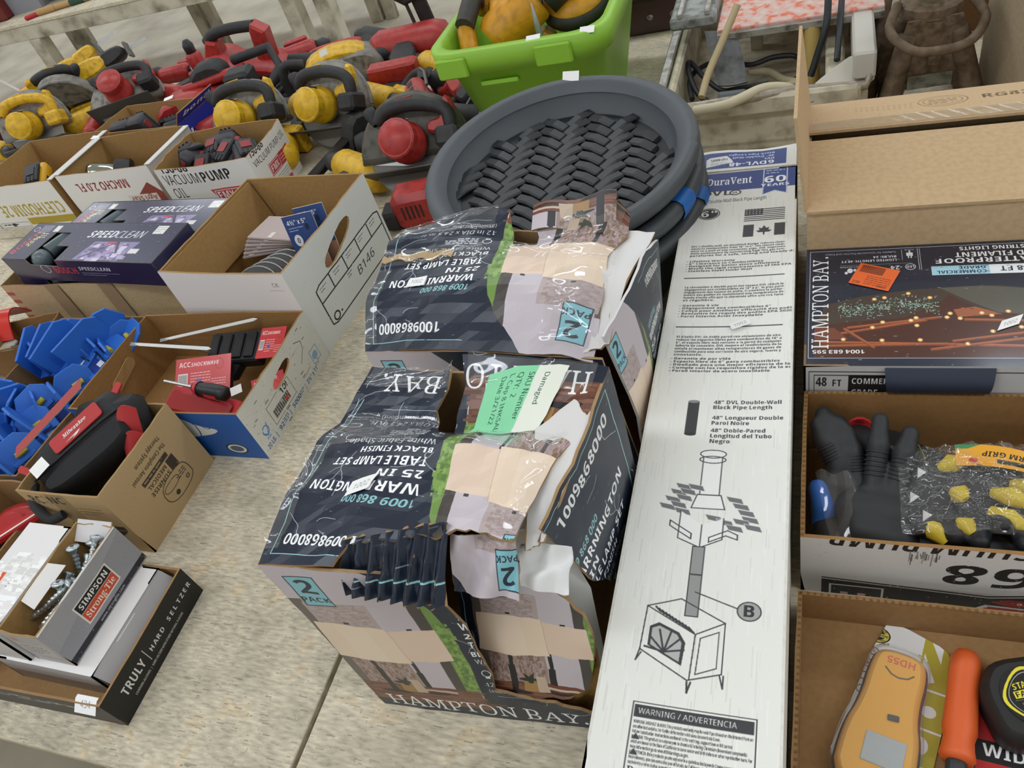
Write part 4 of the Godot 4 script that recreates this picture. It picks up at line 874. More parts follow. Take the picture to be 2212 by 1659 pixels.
func gloves() -> void:
	var blk := mat("2a2c2e", 0.55)
	var yel := mat("d6bb2c", 0.6)
	var p := V(0.09, 0.006, -0.66)
	var t := thing("work_glove", "black coated glove with two ribbed fingers standing up", "glove", p, 0, "gloves in the pump carton")
	var g := rel(p)
	glove_mesh(blk, [[[g.call(0.072, 0.085, -0.675), 0.014], [g.call(0.078, 0.118, -0.72), 0.0125], [g.call(0.081, 0.128, -0.752), 0.011]], [[g.call(0.098, 0.085, -0.67), 0.014], [g.call(0.11, 0.112, -0.712), 0.013], [g.call(0.117, 0.12, -0.737), 0.0115]]],
		[[g.call(0.055, 0.065, -0.65), g.call(0.1, 0.065, -0.645), 0.03, 0.03], [g.call(0.06, 0.06, -0.62), g.call(0.1, 0.06, -0.61), 0.03, 0.028], [g.call(0.07, 0.04, -0.6), g.call(0.11, 0.04, -0.595), 0.025, 0.025], [g.call(0.07, 0.034, -0.63), g.call(0.1, 0.034, -0.63), 0.028, 0.028]], [], t)
	p = V(0.04, 0.006, -0.7)
	g = rel(p)
	t = thing("work_glove", "black coated glove with four curled fingers against the left wall", "glove", p, 0, "gloves in the pump carton")
	glove_mesh(blk, [[[g.call(0.03, 0.085, -0.705), 0.015], [g.call(0.012, 0.105, -0.735), 0.014], [g.call(0.004, 0.115, -0.752), 0.012]], [[g.call(0.034, 0.09, -0.715), 0.014], [g.call(0.018, 0.11, -0.755), 0.013], [g.call(0.01, 0.118, -0.77), 0.0115]], [[g.call(0.045, 0.085, -0.71), 0.013], [g.call(0.038, 0.105, -0.745), 0.012], [g.call(0.03, 0.112, -0.762), 0.01]], [[g.call(0.055, 0.08, -0.69), 0.012], [g.call(0.048, 0.1, -0.72), 0.011], [g.call(0.043, 0.104, -0.738), 0.0095]]],
		[[g.call(0.028, 0.06, -0.69), g.call(0.055, 0.06, -0.685), 0.028, 0.028], [g.call(0.028, 0.045, -0.665), g.call(0.05, 0.045, -0.66), 0.026, 0.026], [g.call(0.03, 0.032, -0.69), g.call(0.06, 0.032, -0.69), 0.025, 0.025]], [], t)
	p = V(0.085, 0.006, -0.755)
	g = rel(p)
	t = thing("work_glove", "black glove with red lining, behind the upright fingers", "glove", p, 0, "gloves in the pump carton")
	part(t, "glove_body", blob(Mb.new(blk), [[g.call(0.055, 0.07, -0.765), g.call(0.1, 0.06, -0.755), 0.025, 0.028], [g.call(0.07, 0.03, -0.765), g.call(0.13, 0.035, -0.75), 0.022, 0.028], [g.call(0.1, 0.06, -0.75), g.call(0.15, 0.05, -0.735), 0.028, 0.025]], 0.005, 0.01))
	part(t, "cuff", Mb.new(mat("c8282c", 0.7)).at(g.call(0.058, 0.085, -0.772), V(50, 0, 0)).lathe([[0.0, 0.0], [0.012, 0.004], [0.017, 0.014], [0.019, 0.016], [0.019, 0.004]], 14), "bright red knit cuff")
	part(t, "stitching", Mb.new(mat("c8b848", 0.7)).tube(curve([g.call(0.112, 0.0915, -0.755), g.call(0.12, 0.09, -0.735), g.call(0.126, 0.082, -0.715)], 5), 0.0007, 4).tube(curve([g.call(0.126, 0.0905, -0.752), g.call(0.134, 0.088, -0.733), g.call(0.14, 0.08, -0.714)], 5), 0.0007, 4), "yellow stitch rows")
	p = V(0.005, 0.006, -0.65)
	g = rel(p)
	t = thing("work_glove", "blue and black glove in a clear bag, near left corner of the carton", "glove", p, 0, "gloves in the pump carton")
	part(t, "glove_body", blob(Mb.new(mat("2f6ac0", 0.6)), [[g.call(0.004, 0.075, -0.672), g.call(0.012, 0.06, -0.65), 0.013, 0.015], [g.call(0.01, 0.05, -0.66), g.call(0.014, 0.035, -0.62), 0.015, 0.018]], 0.005, 0.01), "blue knit back")
	part(t, "cuff", blob(Mb.new(blk), [[g.call(0.018, 0.04, -0.63), g.call(0.05, 0.035, -0.59), 0.022, 0.02], [g.call(0.012, 0.03, -0.6), g.call(0.1, 0.025, -0.59), 0.02, 0.018]], 0.006, 0.012))
	var film := mat("ffffff", 0.05, {"alpha": 0.03})
	part(t, "plastic_bag", Mb.new().sheet(func(u: float, v: float) -> Vector3: return g.call(0.0 + 0.045 * u + 0.05 * v * u + 0.02 * v, 0.098 - 0.025 * v + 0.006 * sin(u * 9.0 + v * 7.0) - 0.012 * (u - 0.5) * (u - 0.5), -0.685 + 0.09 * v), 20, 20, 0.0, film, film), "clear plastic bag")
	# bagged pair on the right
	p = V(0.2, 0.006, -0.65)
	g = rel(p)
	t = thing("bagged_gloves", "yellow and black gloves in a crinkled clear bag, right of the loose gloves", "gloves", p)
	var rng := RandomNumberGenerator.new()
	rng.seed = 14
	var caps: Array = [[g.call(0.13, 0.06, -0.65), g.call(0.27, 0.055, -0.65), 0.04, 0.045], [g.call(0.14, 0.05, -0.61), g.call(0.26, 0.045, -0.61), 0.03, 0.03]]
	for i in 7: caps.append([g.call(0.125 + 0.018 * i, 0.085, -0.66), g.call(0.12 + 0.019 * i + rng.randf_range(-0.01, 0.01), 0.105 + rng.randf_range(-0.006, 0.006), -0.70 + rng.randf_range(0, 0.02)), 0.014, 0.012])
	for i in 6: caps.append([g.call(0.13 + 0.02 * i, 0.08, -0.64), g.call(0.122 + 0.021 * i + rng.randf_range(-0.01, 0.01), 0.1 + rng.randf_range(-0.008, 0.008), -0.6 + rng.randf_range(-0.01, 0.012)), 0.015, 0.012])
	part(t, "glove_body", blob(Mb.new(mat("1b1d22", 0.5)), caps, 0.005, 0.007), "black palms and fingers")
	for q in [[0.205, 0.104, -0.66, 0.24, 0.118, -0.635], [0.225, 0.108, -0.67, 0.262, 0.116, -0.655], [0.2, 0.1, -0.635, 0.236, 0.104, -0.608], [0.232, 0.095, -0.62, 0.262, 0.092, -0.598], [0.15, 0.108, -0.69, 0.175, 0.12, -0.696], [0.162, 0.108, -0.655, 0.172, 0.114, -0.64], [0.124, 0.095, -0.615, 0.15, 0.09, -0.592], [0.165, 0.096, -0.618, 0.178, 0.1, -0.6]]:
		part(t, "yellow_finger", Mb.new(yel).tube([g.call(q[0], q[1], q[2]), g.call((q[0] + q[3]) / 2, (q[1] + q[4]) / 2 + 0.004, (q[2] + q[5]) / 2), g.call(q[3], q[4], q[5])], [0.007, 0.0125, 0.006], 9), "bright yellow dipped finger")
	for q in [[0.128, 0.112, -0.675], [0.118, 0.106, -0.64], [0.13, 0.108, -0.612]]: part(t, "white_mark", Mb.new(mat("dcdcdc", 0.6)).at(g.call(q[0], q[1], q[2]), V(-50, 30, 5)).prism(pv([-0.007, 0, 0.007, 0.002, 0, 0.012]), -0.0005, 0.0005))
	part(t, "header_card", Mb.new().sheet(func(u: float, v: float) -> Vector3: return g.call(0.165 + 0.09 * u, 0.132 + 0.008 * sin(PI * u) - 0.004 * v, -0.712 + 0.03 * v + 0.012 * u), 6, 3, 0.001, printed("glove_tag", 0.4), yel), "orange-yellow header card")
	var n := FastNoiseLite.new()
	n.seed = 4
	n.frequency = 2.4
	n.noise_type = FastNoiseLite.TYPE_CELLULAR
	n.cellular_return_type = FastNoiseLite.RETURN_DISTANCE2_SUB
	n.fractal_type = FastNoiseLite.FRACTAL_NONE
	var n2 := FastNoiseLite.new()
	n2.frequency = 5.0
	part(t, "plastic_bag", Mb.new().sheet(func(u: float, v: float) -> Vector3:
		var rg := clampf(1.0 - (n.get_noise_2d(u * 3.0 + 0.2 * sin(v * 9.0), v * 3.0) + 1.0) * 4.0, 0.0, 1.0)
		return g.call(0.1 + 0.19 * u, 0.085 + 0.052 * pow(sin(PI * clampf(u * 0.86 + 0.1, 0, 1)), 0.5) * pow(sin(PI * clampf(v * 0.8 + 0.12, 0, 1)), 0.5) + 0.008 * rg + 0.006 * n2.get_noise_2d(u, v), -0.718 + 0.13 * v - 0.015 * u), 64, 54, 0.0, film, film), "crinkled clear plastic bag")

func detector() -> void:
	var t := thing("detector_pack", "yellow stud detector in a clear blister on a white card", "detector", V(0.085, 0.006, -0.4), -14)
	var cardp := rounded(pv([-0.055, -0.09, 0.05, -0.09, 0.056, 0.08, 0.042, 0.105, -0.01, 0.118, -0.03, 0.112]), 1, 0.15)
	var m := printed("detector_card", 0.4)
	var mb := Mb.new(m)
	mb.at(V(0, 0.001, 0), V(-90, 0, 0)).prism(cardp, 0, 0.0012)
	part(t, "card", mb)
	var y := mat("dfa022", 0.35)
	var body := rounded(pv([-0.024, 0.072, 0.018, 0.072, 0.028, 0.055, 0.026, 0.0, 0.036, -0.035, 0.036, -0.1, -0.044, -0.1, -0.044, -0.035, -0.034, 0.0, -0.032, 0.055]), 2)
	mb = Mb.new(y)
	mb.at(V(0, 0.004, 0), V(-90, 0, 0)).prism(body, 0, 0.026, 0.006, true)
	var b := part(t, "body", mb)
	var rim := Mb.new(mat("26241e", 0.5))
	rim.at(V(0, 0.003, 0), V(-90, 0, 0)).prism(Mb.inset(Mb.ccw(body), -0.003), 0, 0.014, 0.003, true)
	part(t, "rubber_rim", rim, "black rubber rim")
	part(b, "screen", Mb.new(mat("a8aeb0", 0.25)).box(V(0.002, 0.0305, 0.052), V(0.042, 0.002, 0.034), 0.0008), "grey display window")
	part(b, "button", Mb.new(mat("3a3632", 0.4)).at(V(0.004, 0.031, 0.012), V(0, 8, 0)).box(Vector3.ZERO, V(0.012, 0.003, 0.007), 0.001))
	var txt := TextMesh.new()
	txt.text = "HD55"
	txt.font_size = 20
	txt.pixel_size = 0.0006
	txt.depth = 0.0004
	txt.material = mat("c8442c", 0.5)
	var tm := MeshInstance3D.new()
	tm.name = "lettering"
	tm.mesh = txt
	b.add_child(tm, true)
	tm.transform = Transform3D(Basis.from_euler(V(-PI / 2, PI, 0)), V(-0.001, 0.0302, -0.056))
	part(b, "printed_arc", Mb.new(mat("5a4a2c", 0.5)).tube([V(-0.016, 0.03, -0.046), V(-0.008, 0.03, -0.039), V(0, 0.03, -0.037), V(0.009, 0.03, -0.039), V(0.015, 0.03, -0.045)], 0.001, 4))
	var film := mat("ffffff", 0.04, {"alpha": 0.08})
	var bl := Mb.new(film)
	bl.at(V(0, 0.004, 0), V(-90, 0, 0)).prism(Mb.inset(Mb.ccw(body), -0.005), 0, 0.033, 0.008, true)
	part(t, "blister", bl, "clear plastic blister")

func pry_handle() -> void:
	var t := thing("hand_driver", "orange-handled driver with a dark shaft, right of the detector", "tool", V(0.16, 0.023, -0.43), 0)
	var o := mat("e0622a", 0.45)
	var mb := Mb.new(o)
	mb.to(Transform3D(Basis(V(0.985, 0, 0.17), V(0.17, 0.0, -0.985), V(0, 1, 0)), Vector3.ZERO))
	mb.lathe([[0.0, -0.075], [0.015, -0.075], [0.0185, -0.07], [0.0165, -0.06], [0.0155, -0.05], [0.018, -0.04], [0.0165, 0.0], [0.017, 0.03], [0.016, 0.046], [0.011, 0.055], [0.0, 0.058]], 20)
	part(t, "handle", mb)
	mb = Mb.new(mat("33363a", 0.5))
	mb.to(Transform3D(Basis(V(0.985, 0, 0.17), V(0.17, 0.0, -0.985), V(0, 1, 0)), Vector3.ZERO))
	mb.cyl(0.0105, -0.16, -0.074, 14, 0.002)
	part(t, "shaft", mb)

func tape_measure() -> void:
	var t := thing("tape_measure", "black tape measure with a round yellow-ringed label", "tape measure", V(0.226, 0.006, -0.43), 20)
	var blk := mat("1e1e1e", 0.55)
	var mb := Mb.new(blk)
	mb.at(V(0, 0, 0), V(-90, 0, 0)).prism(rounded(pv([-0.05, -0.045, 0.045, -0.045, 0.05, 0.02, 0.03, 0.045, -0.025, 0.048, -0.05, 0.02]), 2, 0.2), 0, 0.046, 0.008, true)
	part(t, "case", mb)
	part(t, "label", Mb.new(printed("tape_label", 0.4)).sheet(func(u: float, v: float) -> Vector3:
		var x := u * 2 - 1
		var y := v * 2 - 1
		return V(x * sqrt(1 - y * y / 2), 0, y * sqrt(1 - x * x / 2)) * 0.034 + V(0, 0.0468, 0), 10, 10, 0.0005, printed("tape_label", 0.4), blk), "round yellow and black label")

static func facing(o: Vector3, r: Vector3, n: Vector3) -> Transform3D:
	n = n.normalized()
	r = (r - n * r.dot(n)).normalized()
	return Transform3D(Basis(r, n.cross(r), n), o)

# ---------------------------------------------------------------- cartons on the left
func build_left_boxes() -> void:
	var k := kraft("a98658")
	var t := thing("drinks_tray", "black and brown cardboard drinks tray lettered in white, near left", "tray", V(-1.135, 0, -0.3205), 1.2)
	carton(t, 0.335, 0.229, 0.071, {"in": kraft("a07c50"), "right": printed("tray_side", 0.45), "front": printed("tray_front", 0.6), "left": mat("4f4b46", 0.6), "bulge": 0.001, "wave": 0.001})
	part(t, "price_sticker", Mb.new().sheet(func(u: float, v: float) -> Vector3: return V(0.118 + 0.042 * u, 0.0735 - 0.018 * maxf(0.0, v - 0.3), 0.103 + 0.022 * v), 4, 4, 0.0003, printed("tag434", 0.6), mat("eeeeee")))
	t = thing("fastener_box", "closed white fastener box under the open grey screw box", "box", V(-1.115, 0.0045, -0.338))
	closed_box(t, 0.22, 0.185, 0.074, {"all": mat("c9c6c4", 0.6), "top": printed("screw_lid", 0.55), "in": kraft()})
	part(t, "tuck_tab", Mb.new(mat("d6d3d0", 0.6)).box(V(0.112, 0.06, 0.01), V(0.003, 0.02, 0.05), 0.001))
	part(t, "side_fold", Mb.new().sheet(func(u: float, v: float) -> Vector3: return V(0.111 + 0.022 * v, 0.072 - 0.03 * v, 0.09 - 0.18 * u), 4, 2, 0.002, mat("a9a7a6", 0.6), mat("a9a7a6", 0.6)), "grey folded side flap")
	t = thing("screw_box", "open grey screw box with orange and black label, full of screws", "box", V(-1.0835, 0.0795, -0.3515))
	carton(t, 0.083, 0.191, 0.092, {"in": kraft("a5834f"), "right": printed("screw_side", 0.5), "front": printed("screw_end", 0.55), "left": mat("dedbd8", 0.6), "back": mat("d4d0ce", 0.6), "bulge": 0.001, "th": 0.003})
	part(t, "flap", Mb.new().sheet(func(u: float, v: float) -> Vector3: return V(0.034 + 0.008 * v, 0.088 + 0.005 * v, 0.094 - 0.188 * u), 4, 2, 0.002, mat("e6e3e0", 0.6), mat("e6e3e0", 0.6)), "white folded rim")
	part(t, "flap", Mb.new().sheet(func(u: float, v: float) -> Vector3: return V(-0.04 + 0.024 * v, 0.091 - 0.012 * v, 0.045 - 0.065 * u + 0.006 * v * (1 - 2 * u)), 4, 3, 0.002, mat("e6e3e0", 0.6), kraft()), "white tuck tab")
	part(t, "flap", Mb.new().sheet(func(u: float, v: float) -> Vector3: return V(-0.038 + 0.074 * u, 0.096 - 0.02 * v, -0.1 + 0.03 * v), 4, 3, 0.002, mat("d4d0d2", 0.6), mat("d4d0d2", 0.6)), "white end flap")
	t = thing("fastener_box", "white fastener box under glossy clear tape, left of the grey screw box", "box", V(-1.184, 0.0795, -0.345))
	closed_box(t, 0.096, 0.19, 0.087, {"all": mat("d2cfcd", 0.6), "top": printed("screw_lid_wrapped", 0.12, {"coat": 0.6})})
	screws()
	# brown therapy carton and the tool pouch in it
	t = thing("therapy_carton", "open tan carton with printed device outline, holding the black tool pouch", "carton", V(-1.2185, 0, -0.6025))
	carton(t, 0.199, 0.213, 0.171, {"in": kraft("a4875a"), "right": printed("therapy_side", 0.7), "front": printed("therapy_front", 0.7), "left": kraft("a98c60"), "bulge": 0.002, "wave": 0.002})
	tool_pouch()
	# copier paper carton
	t = thing("paper_carton", "cut-down white copier paper carton with blue fish front", "carton", V(-1.2055, 0, -0.8635))
	var hole := PackedVector2Array()
	for q in rounded(pv([0.36, 0.25, 0.62, 0.16, 0.64, 0.34, 0.38, 0.43]), 2): hole.append(q)
	carton(t, 0.431, 0.285, 0.131, {"in": kraft("9c7442"), "right": printed("paper_end", 0.6), "front": printed("paper_front", 0.5), "bulge": 0.002, "wave": 0.002, "hole_right": hole})
	part(t, "hand_hole_tab", Mb.new(kraft("b08a58")).at(V(-0.2105, 0.085, 0.0), V(0, 90, 12)).prism(rrect(0.085, 0.026, 0.0125), 0.0, 0.003), "pale punched hand-hole tab")
	t = thing("brown_carton", "open brown carton filled with blue plastic levels", "carton", V(-1.575, 0, -0.79))
	carton(t, 0.285, 0.46, 0.115, {"in": kraft("8f6f45"), "bulge": 0.003, "wave": 0.003})
	# records box
	t = thing("records_box", "white records box with hand holes and a handwritten code on its end", "box", V(-1.151, 0, -1.2025), -4.7)
	var h2 := PackedVector2Array()
	for q in rounded(pv([0.3, 0.28, 0.66, 0.1, 0.72, 0.24, 0.36, 0.42]), 2): h2.append(q)
	var h3 := PackedVector2Array()
	for q in rounded(pv([0.3, 0.28, 0.62, 0.24, 0.62, 0.42, 0.3, 0.46]), 2): h3.append(q)
	var kk := kraft("a5814e")
	carton(t, 0.345, 0.36, 0.226, {"in": kk, "right": printed("records_end", 0.6), "front": printed("records_front", 0.6), "left": mat("ebe6e3", 0.6), "back": mat("ebe6e3", 0.6), "hole_right": h2, "hole_left": h3, "bulge": 0.003, "wave": 0.002, "th": 0.005})
	part(t, "flap", Mb.new().sheet(func(u: float, v: float) -> Vector3: return V(-0.166 + 0.02 * v, 0.222 - 0.1 * v, 0.17 - 0.34 * (1 - u)), 4, 3, 0.004, kk, kk), "inner brown liner flap")
	# long cut-down carton with the blue boxed attachments
	t = thing("brown_carton", "taped brown carton with red edge marks holding navy boxes", "carton", V(-1.733, 0, -1.262), -1)
	carton(t, 0.605, 0.255, 0.132, {"in": kraft("9a7a4e"), "front": kraft("c4ad88"), "bulge": 0.003, "wave": 0.003})
	var pt := mat("a0876a", 0.35)
	for x in [-0.13, 0.06]: part(t, "packing_tape", Mb.new(pt).sheet(func(u: float, v: float) -> Vector3: return V(x + 0.05 * u, 0.133 - 0.13 * v, 0.1325), 2, 2, 0.0003, pt, pt), "brown packing tape strip")
	var rd := mat("b05a4e", 0.7)
	for i in 4: part(t, "edge_mark", Mb.new(rd).box(V(-0.288, 0.104 - 0.027 * i, 0.1285), V(0.026, 0.01, 0.0006)), "faded red edge mark")
	clean_boxes()
	# small brown cartons at the very left
	t = thing("brown_carton", "small dark brown carton with a printed square, left of the blue levels", "carton", V(-1.84, 0, -0.985), 14)
	carton(t, 0.16, 0.12, 0.1, {"in": kraft("8d6a40"), "front": kraft("8d6a40")})
	part(t, "printed_square", Mb.new(mat("3a2614", 0.8)).box(V(0.055, 0.06, 0.062), V(0.03, 0.036, 0.001)).use(kraft("8d6a40")).box(V(0.055, 0.06, 0.0626), V(0.023, 0.028, 0.0012)))
	part(t, "flap", Mb.new().sheet(func(u: float, v: float) -> Vector3: return V(-0.08 + 0.16 * u, 0.105 + 0.045 * v, 0.06 + 0.06 * v), 4, 3, 0.004, kraft("b39a70"), kraft("b39a70")))
	t = thing("brown_carton", "open brown carton with red chalk reel, at the left edge behind the tray", "carton", V(-1.405, 0, -0.465), 0)
	carton(t, 0.17, 0.16, 0.12, {"in": kraft("96744a")})

func build_left_goods() -> void:
	blue_levels()
	bits_in_paper_carton()
	discs_in_records_box()
	reds_at_left()

func screw(mb: Mb) -> void:
	var prof: Array = [[0, 0.0], [0.006, 0.0], [0.0105, 0.002], [0.01, 0.004], [0.0055, 0.011]]
	for i in 9:
		prof.append([0.0047, 0.014 + i * 0.0075])
		prof.append([0.0061, 0.0165 + i * 0.0075])
		prof.append([0.0047, 0.0192 + i * 0.0075])
	prof.append([0.0052, 0.084])
	prof.append([0.0, 0.09])
	mb.lathe(prof, 12)

func screws() -> void:
	var zinc := mat("b9c2c6", 0.3, {"metal": 0.9})
	var mb := Mb.new(zinc)
	screw(mb)
	var mesh := mb.mesh()
	# tip direction, head place (box interior x -1.122..-1.046, z -0.444..-0.26, floor y 0.083)
	var list := [
		["zinc screw standing head up near the far end of the screw box", V(-1.1, 0.17, -0.405), V(-0.04, -0.8, 0.35)],
		["zinc screw leaning along the grey wall, head at the far corner", V(-1.062, 0.172, -0.428), V(-0.12, -0.55, 0.85)],
		["zinc screw lying across the middle, tip pointing left", V(-1.06, 0.16, -0.35), V(-0.55, -0.22, 0.5)],
		["zinc screw head up in the middle of the pile", V(-1.08, 0.168, -0.345), V(-0.05, -0.72, 0.35)],
		["zinc screw under the crossing pair", V(-1.065, 0.148, -0.39), V(-0.25, -0.4, 0.8)],
		["zinc screw low in the pile, head toward the far wall", V(-1.09, 0.14, -0.41), V(0.05, -0.25, 0.9)],
		["zinc screw low at the left of the pile", V(-1.078, 0.142, -0.365), V(-0.3, -0.2, 0.85)],
		["zinc screw lying flat at the near end of the screw box", V(-1.062, 0.15, -0.36), V(-0.2, -0.3, 0.75)],
		["zinc screw at the near end, ridges upward", V(-1.108, 0.138, -0.375), V(0.1, -0.15, 0.75)],
		["zinc screw with its round head up against the far wall", V(-1.082, 0.16, -0.425), V(0.1, -0.85, 0.45)],
		["zinc screw resting crosswise on the pile, head at the grey wall", V(-1.055, 0.15, -0.375), V(-0.5, -0.3, 0.35)]]
	for q in list:
		var d: Vector3 = q[2].normalized()
		var t := thing("wood_screw", q[0], "screw", q[1], 0, "loose screws in the grey box")
		var o := part(t, "threaded_body", mesh)
		o.transform = Transform3D(Basis(Quaternion(V(0, 1, 0), d)), Vector3.ZERO)
		var c := Mb.new(mat("4a5054", 0.5, {"metal": 0.6}))
		c.to(o.transform).box(V(0, -0.0002, 0), V(0.006, 0.0008, 0.0016)).box(V(0, -0.0002, 0), V(0.0016, 0.0008, 0.006))
		part(t, "head_recess", c)

func tool_pouch() -> void:
	var base := V(-1.22, 0.006, -0.6)
	var t := thing("tool_pouch", "black zipped tool pouch with red maker's patch", "bag", base)
	var f := facing(V(-1.232, 0.185, -0.602) - base, V(0.66, 0.16, -0.73), V(0.22, 0.86, 0.46))
	var blk := mat("232325", 0.75, {"sheen": 0.2})
	var red := mat("b52f30", 0.6)
	var mb := Mb.new(blk)
	mb.to(f).prism(rounded(pv([-0.11, -0.055, 0.09, -0.06, 0.1, 0.03, 0.08, 0.065, -0.105, 0.055]), 2, 0.18), -0.1, 0.0, 0.018, true)
	var b := part(t, "pouch_body", mb)
	mb = Mb.new(mat("1b1b1d", 0.8))
	mb.to(f).prism(rounded(pv([-0.095, -0.058, 0.08, -0.06, 0.085, -0.01, -0.095, -0.012]), 2, 0.2), -0.06, 0.012, 0.008, true)
	part(t, "front_pocket", mb)
	part(b, "zip", Mb.new(mat("101012", 0.6)).to(f).tube([V(-0.106, -0.004, 0.003), V(-0.03, 0.0, 0.006), V(0.05, 0.003, 0.006), V(0.092, 0.004, 0.002)], 0.003, 6))
	mb = Mb.new(red)
	mb.to(f * Transform3D(Basis(V(0, 0, 1), 0.06), V(0.005, 0.027, 0.001))).prism(rrect(0.11, 0.031, 0.006), 0, 0.004, 0.001)
	var pa := part(t, "maker_patch", mb, "red rubber patch with white script")
	var txt := TextMesh.new()
	txt.text = "Milwaukee"
	var ft := SystemFont.new()
	ft.font_names = PackedStringArray(["Droid Serif"])
	ft.font_weight = 700
	txt.font = ft
	txt.font_size = 20
	txt.pixel_size = 0.00048
	txt.depth = 0.0005
	txt.material = mat("e8e4e0", 0.6)
	var tm := MeshInstance3D.new()
	tm.name = "lettering"
	tm.mesh = txt
	pa.add_child(tm, true)
	tm.transform = f * Transform3D(Basis(V(0, 0, 1), 0.06) * Basis(V(1, 0, 0), V(0.25, 1, 0), V(0, 0, 1)), V(0.005, 0.029, 0.0056))
	part(pa, "lightning_stroke", Mb.new(mat("e8e4e0", 0.6)).to(f).prism(pv([-0.022, 0.015, 0.012, 0.02, 0.006, 0.016, 0.028, 0.022, -0.008, 0.012, 0.0, 0.016]), 0.005, 0.0057))
	mb = Mb.new()
	sticker(t, f * V(-0.078, 0.0, 0.0195), f.basis.x + f.basis.y * 0.18, f.basis.y - f.basis.x * 0.18, 0.032, 0.024, "tag")
	# pull tabs and side straps
	for q in [[-0.118, 0.03, -0.02, 30.0], [0.085, 0.045, -0.02, -60.0]]:
		part(t, "strap", Mb.new(red).to(f * Transform3D(Basis(V(0, 0, 1), deg_to_rad(q[3])), V(q[0], q[1], q[2]))).prism(rrect(0.014, 0.05, 0.005), -0.003, 0.003, 0.001), "red webbing strap")
	part(t, "handle_strap", Mb.new(blk).to(f).tube(curve([V(-0.12, 0.01, -0.02), V(-0.135, -0.03, -0.01), V(-0.125, -0.075, -0.01), V(-0.1, -0.085, -0.01)], 5), 0.009, 8))
	part(t, "hang_card", Mb.new().sheet(func(u: float, v: float) -> Vector3: return f * V(-0.115 + 0.17 * u, 0.092 - 0.032 * v + 0.02 * u, -0.02 + 0.022 * v + 0.01 * u), 6, 3, 0.002, mat("a83234", 0.5), kraft()), "red printed hang card")
	# second pouch behind with its red gussets
	var g := facing(V(-1.21, 0.165, -0.668) - base, V(0.92, 0.0, -0.3), V(0.0, 0.95, -0.25))
	mb = Mb.new(blk)
	mb.to(g).prism(rounded(pv([-0.075, -0.03, 0.055, -0.03, 0.06, 0.02, 0.04, 0.03, -0.065, 0.03]), 2), -0.1, 0.045, 0.014, true)
	part(t, "rear_pocket", mb)
	for s in [0.0, 1.0]:
		part(t, "side_gusset", Mb.new().sheet(func(u: float, v: float) -> Vector3: return V(-1.172 + 0.035 * u + 0.012 * s * (1 - v), 0.2 - 0.035 * s - 0.1 * v + 0.02 * sin(u * 3.0), -0.648 + 0.03 * s + 0.05 * v - 0.02 * u) - base, 6, 6, 0.003, red, red), "red side gusset")

# ---------------------------------------------------------------- navy attachment boxes
func clean_box(label: String, at: Vector3, turn: Vector3) -> void:
	var t := thing("attachment_box", label, "box", at, 0, "navy attachment boxes")
	t.rotation_degrees = turn
	var navy := mat("232548", 0.3, {"coat": 0.4})
	var w := 0.56
	var d := 0.145
	var h := 0.07
	for side in ["front", "right", "back", "left"]:
		var f := func(u: float, v: float) -> Vector3: return wall_point(side, u, v, w, d, h)
		var mo = printed("clean_front", 0.3, {"coat": 0.4}) if side == "front" else navy
		if side == "front": part(t, "panel", Mb.new().patch(pv([0, 0, 0.17, 0, 0.18, 0.25, 0.37, 0.3, 0.38, 0, 1, 0, 1, 1, 0, 1]), f, 16, 3, 0.002, mo, kraft("8a8480")))
		else: part(t, "panel", Mb.new().sheet(f, 2, 2, 0.002, mo, kraft("8a8480")))
	var top := func(u: float, v: float) -> Vector3: return V(-w / 2 + u * w, h, -d / 2 + v * d)
	part(t, "top_panel", Mb.new().patch(pv([0, 0, 1, 0, 1, 1, 0.385, 1, 0.385, 0.62, 0.3, 0.62, 0.31, 0.26, 0.2, 0.26, 0.17, 1, 0, 1]), top, 16, 8, 0.002, printed("clean_top", 0.28, {"coat": 0.4}), kraft("8a8480")))
	part(t, "base_panel", Mb.new(navy).box(V(0, 0.001, 0), V(w - 0.004, 0.002, d - 0.004)))
	# the grey nozzle that shows in the window
	var gr := mat("5d6a6e", 0.3)
	part(t, "nozzle", Mb.new(gr).tube([V(-0.13, 0.05, -0.07), V(-0.155, 0.05, -0.02), V(-0.165, 0.05, 0.02)], [0.017, 0.017, 0.019], 14).at(V(-0.165, 0.048, 0.045)).lathe([[0, -0.024], [0.015, -0.022], [0.023, -0.01], [0.024, 0.008], [0.016, 0.02], [0, 0.023]], 16), "grey plastic suction nozzle")

func clean_boxes() -> void:
	clean_box("navy attachment box lying on top, grey nozzle showing in its window", V(-1.682, 0.142, -1.2), V(3, -6, 0))
	clean_box("navy attachment box behind the topmost one", V(-1.65, 0.1, -1.36), V(0, -5, 0))
	clean_box("navy attachment box at the bottom of the taped carton", V(-1.69, 0.062, -1.215), V(0, -3, -1.5))

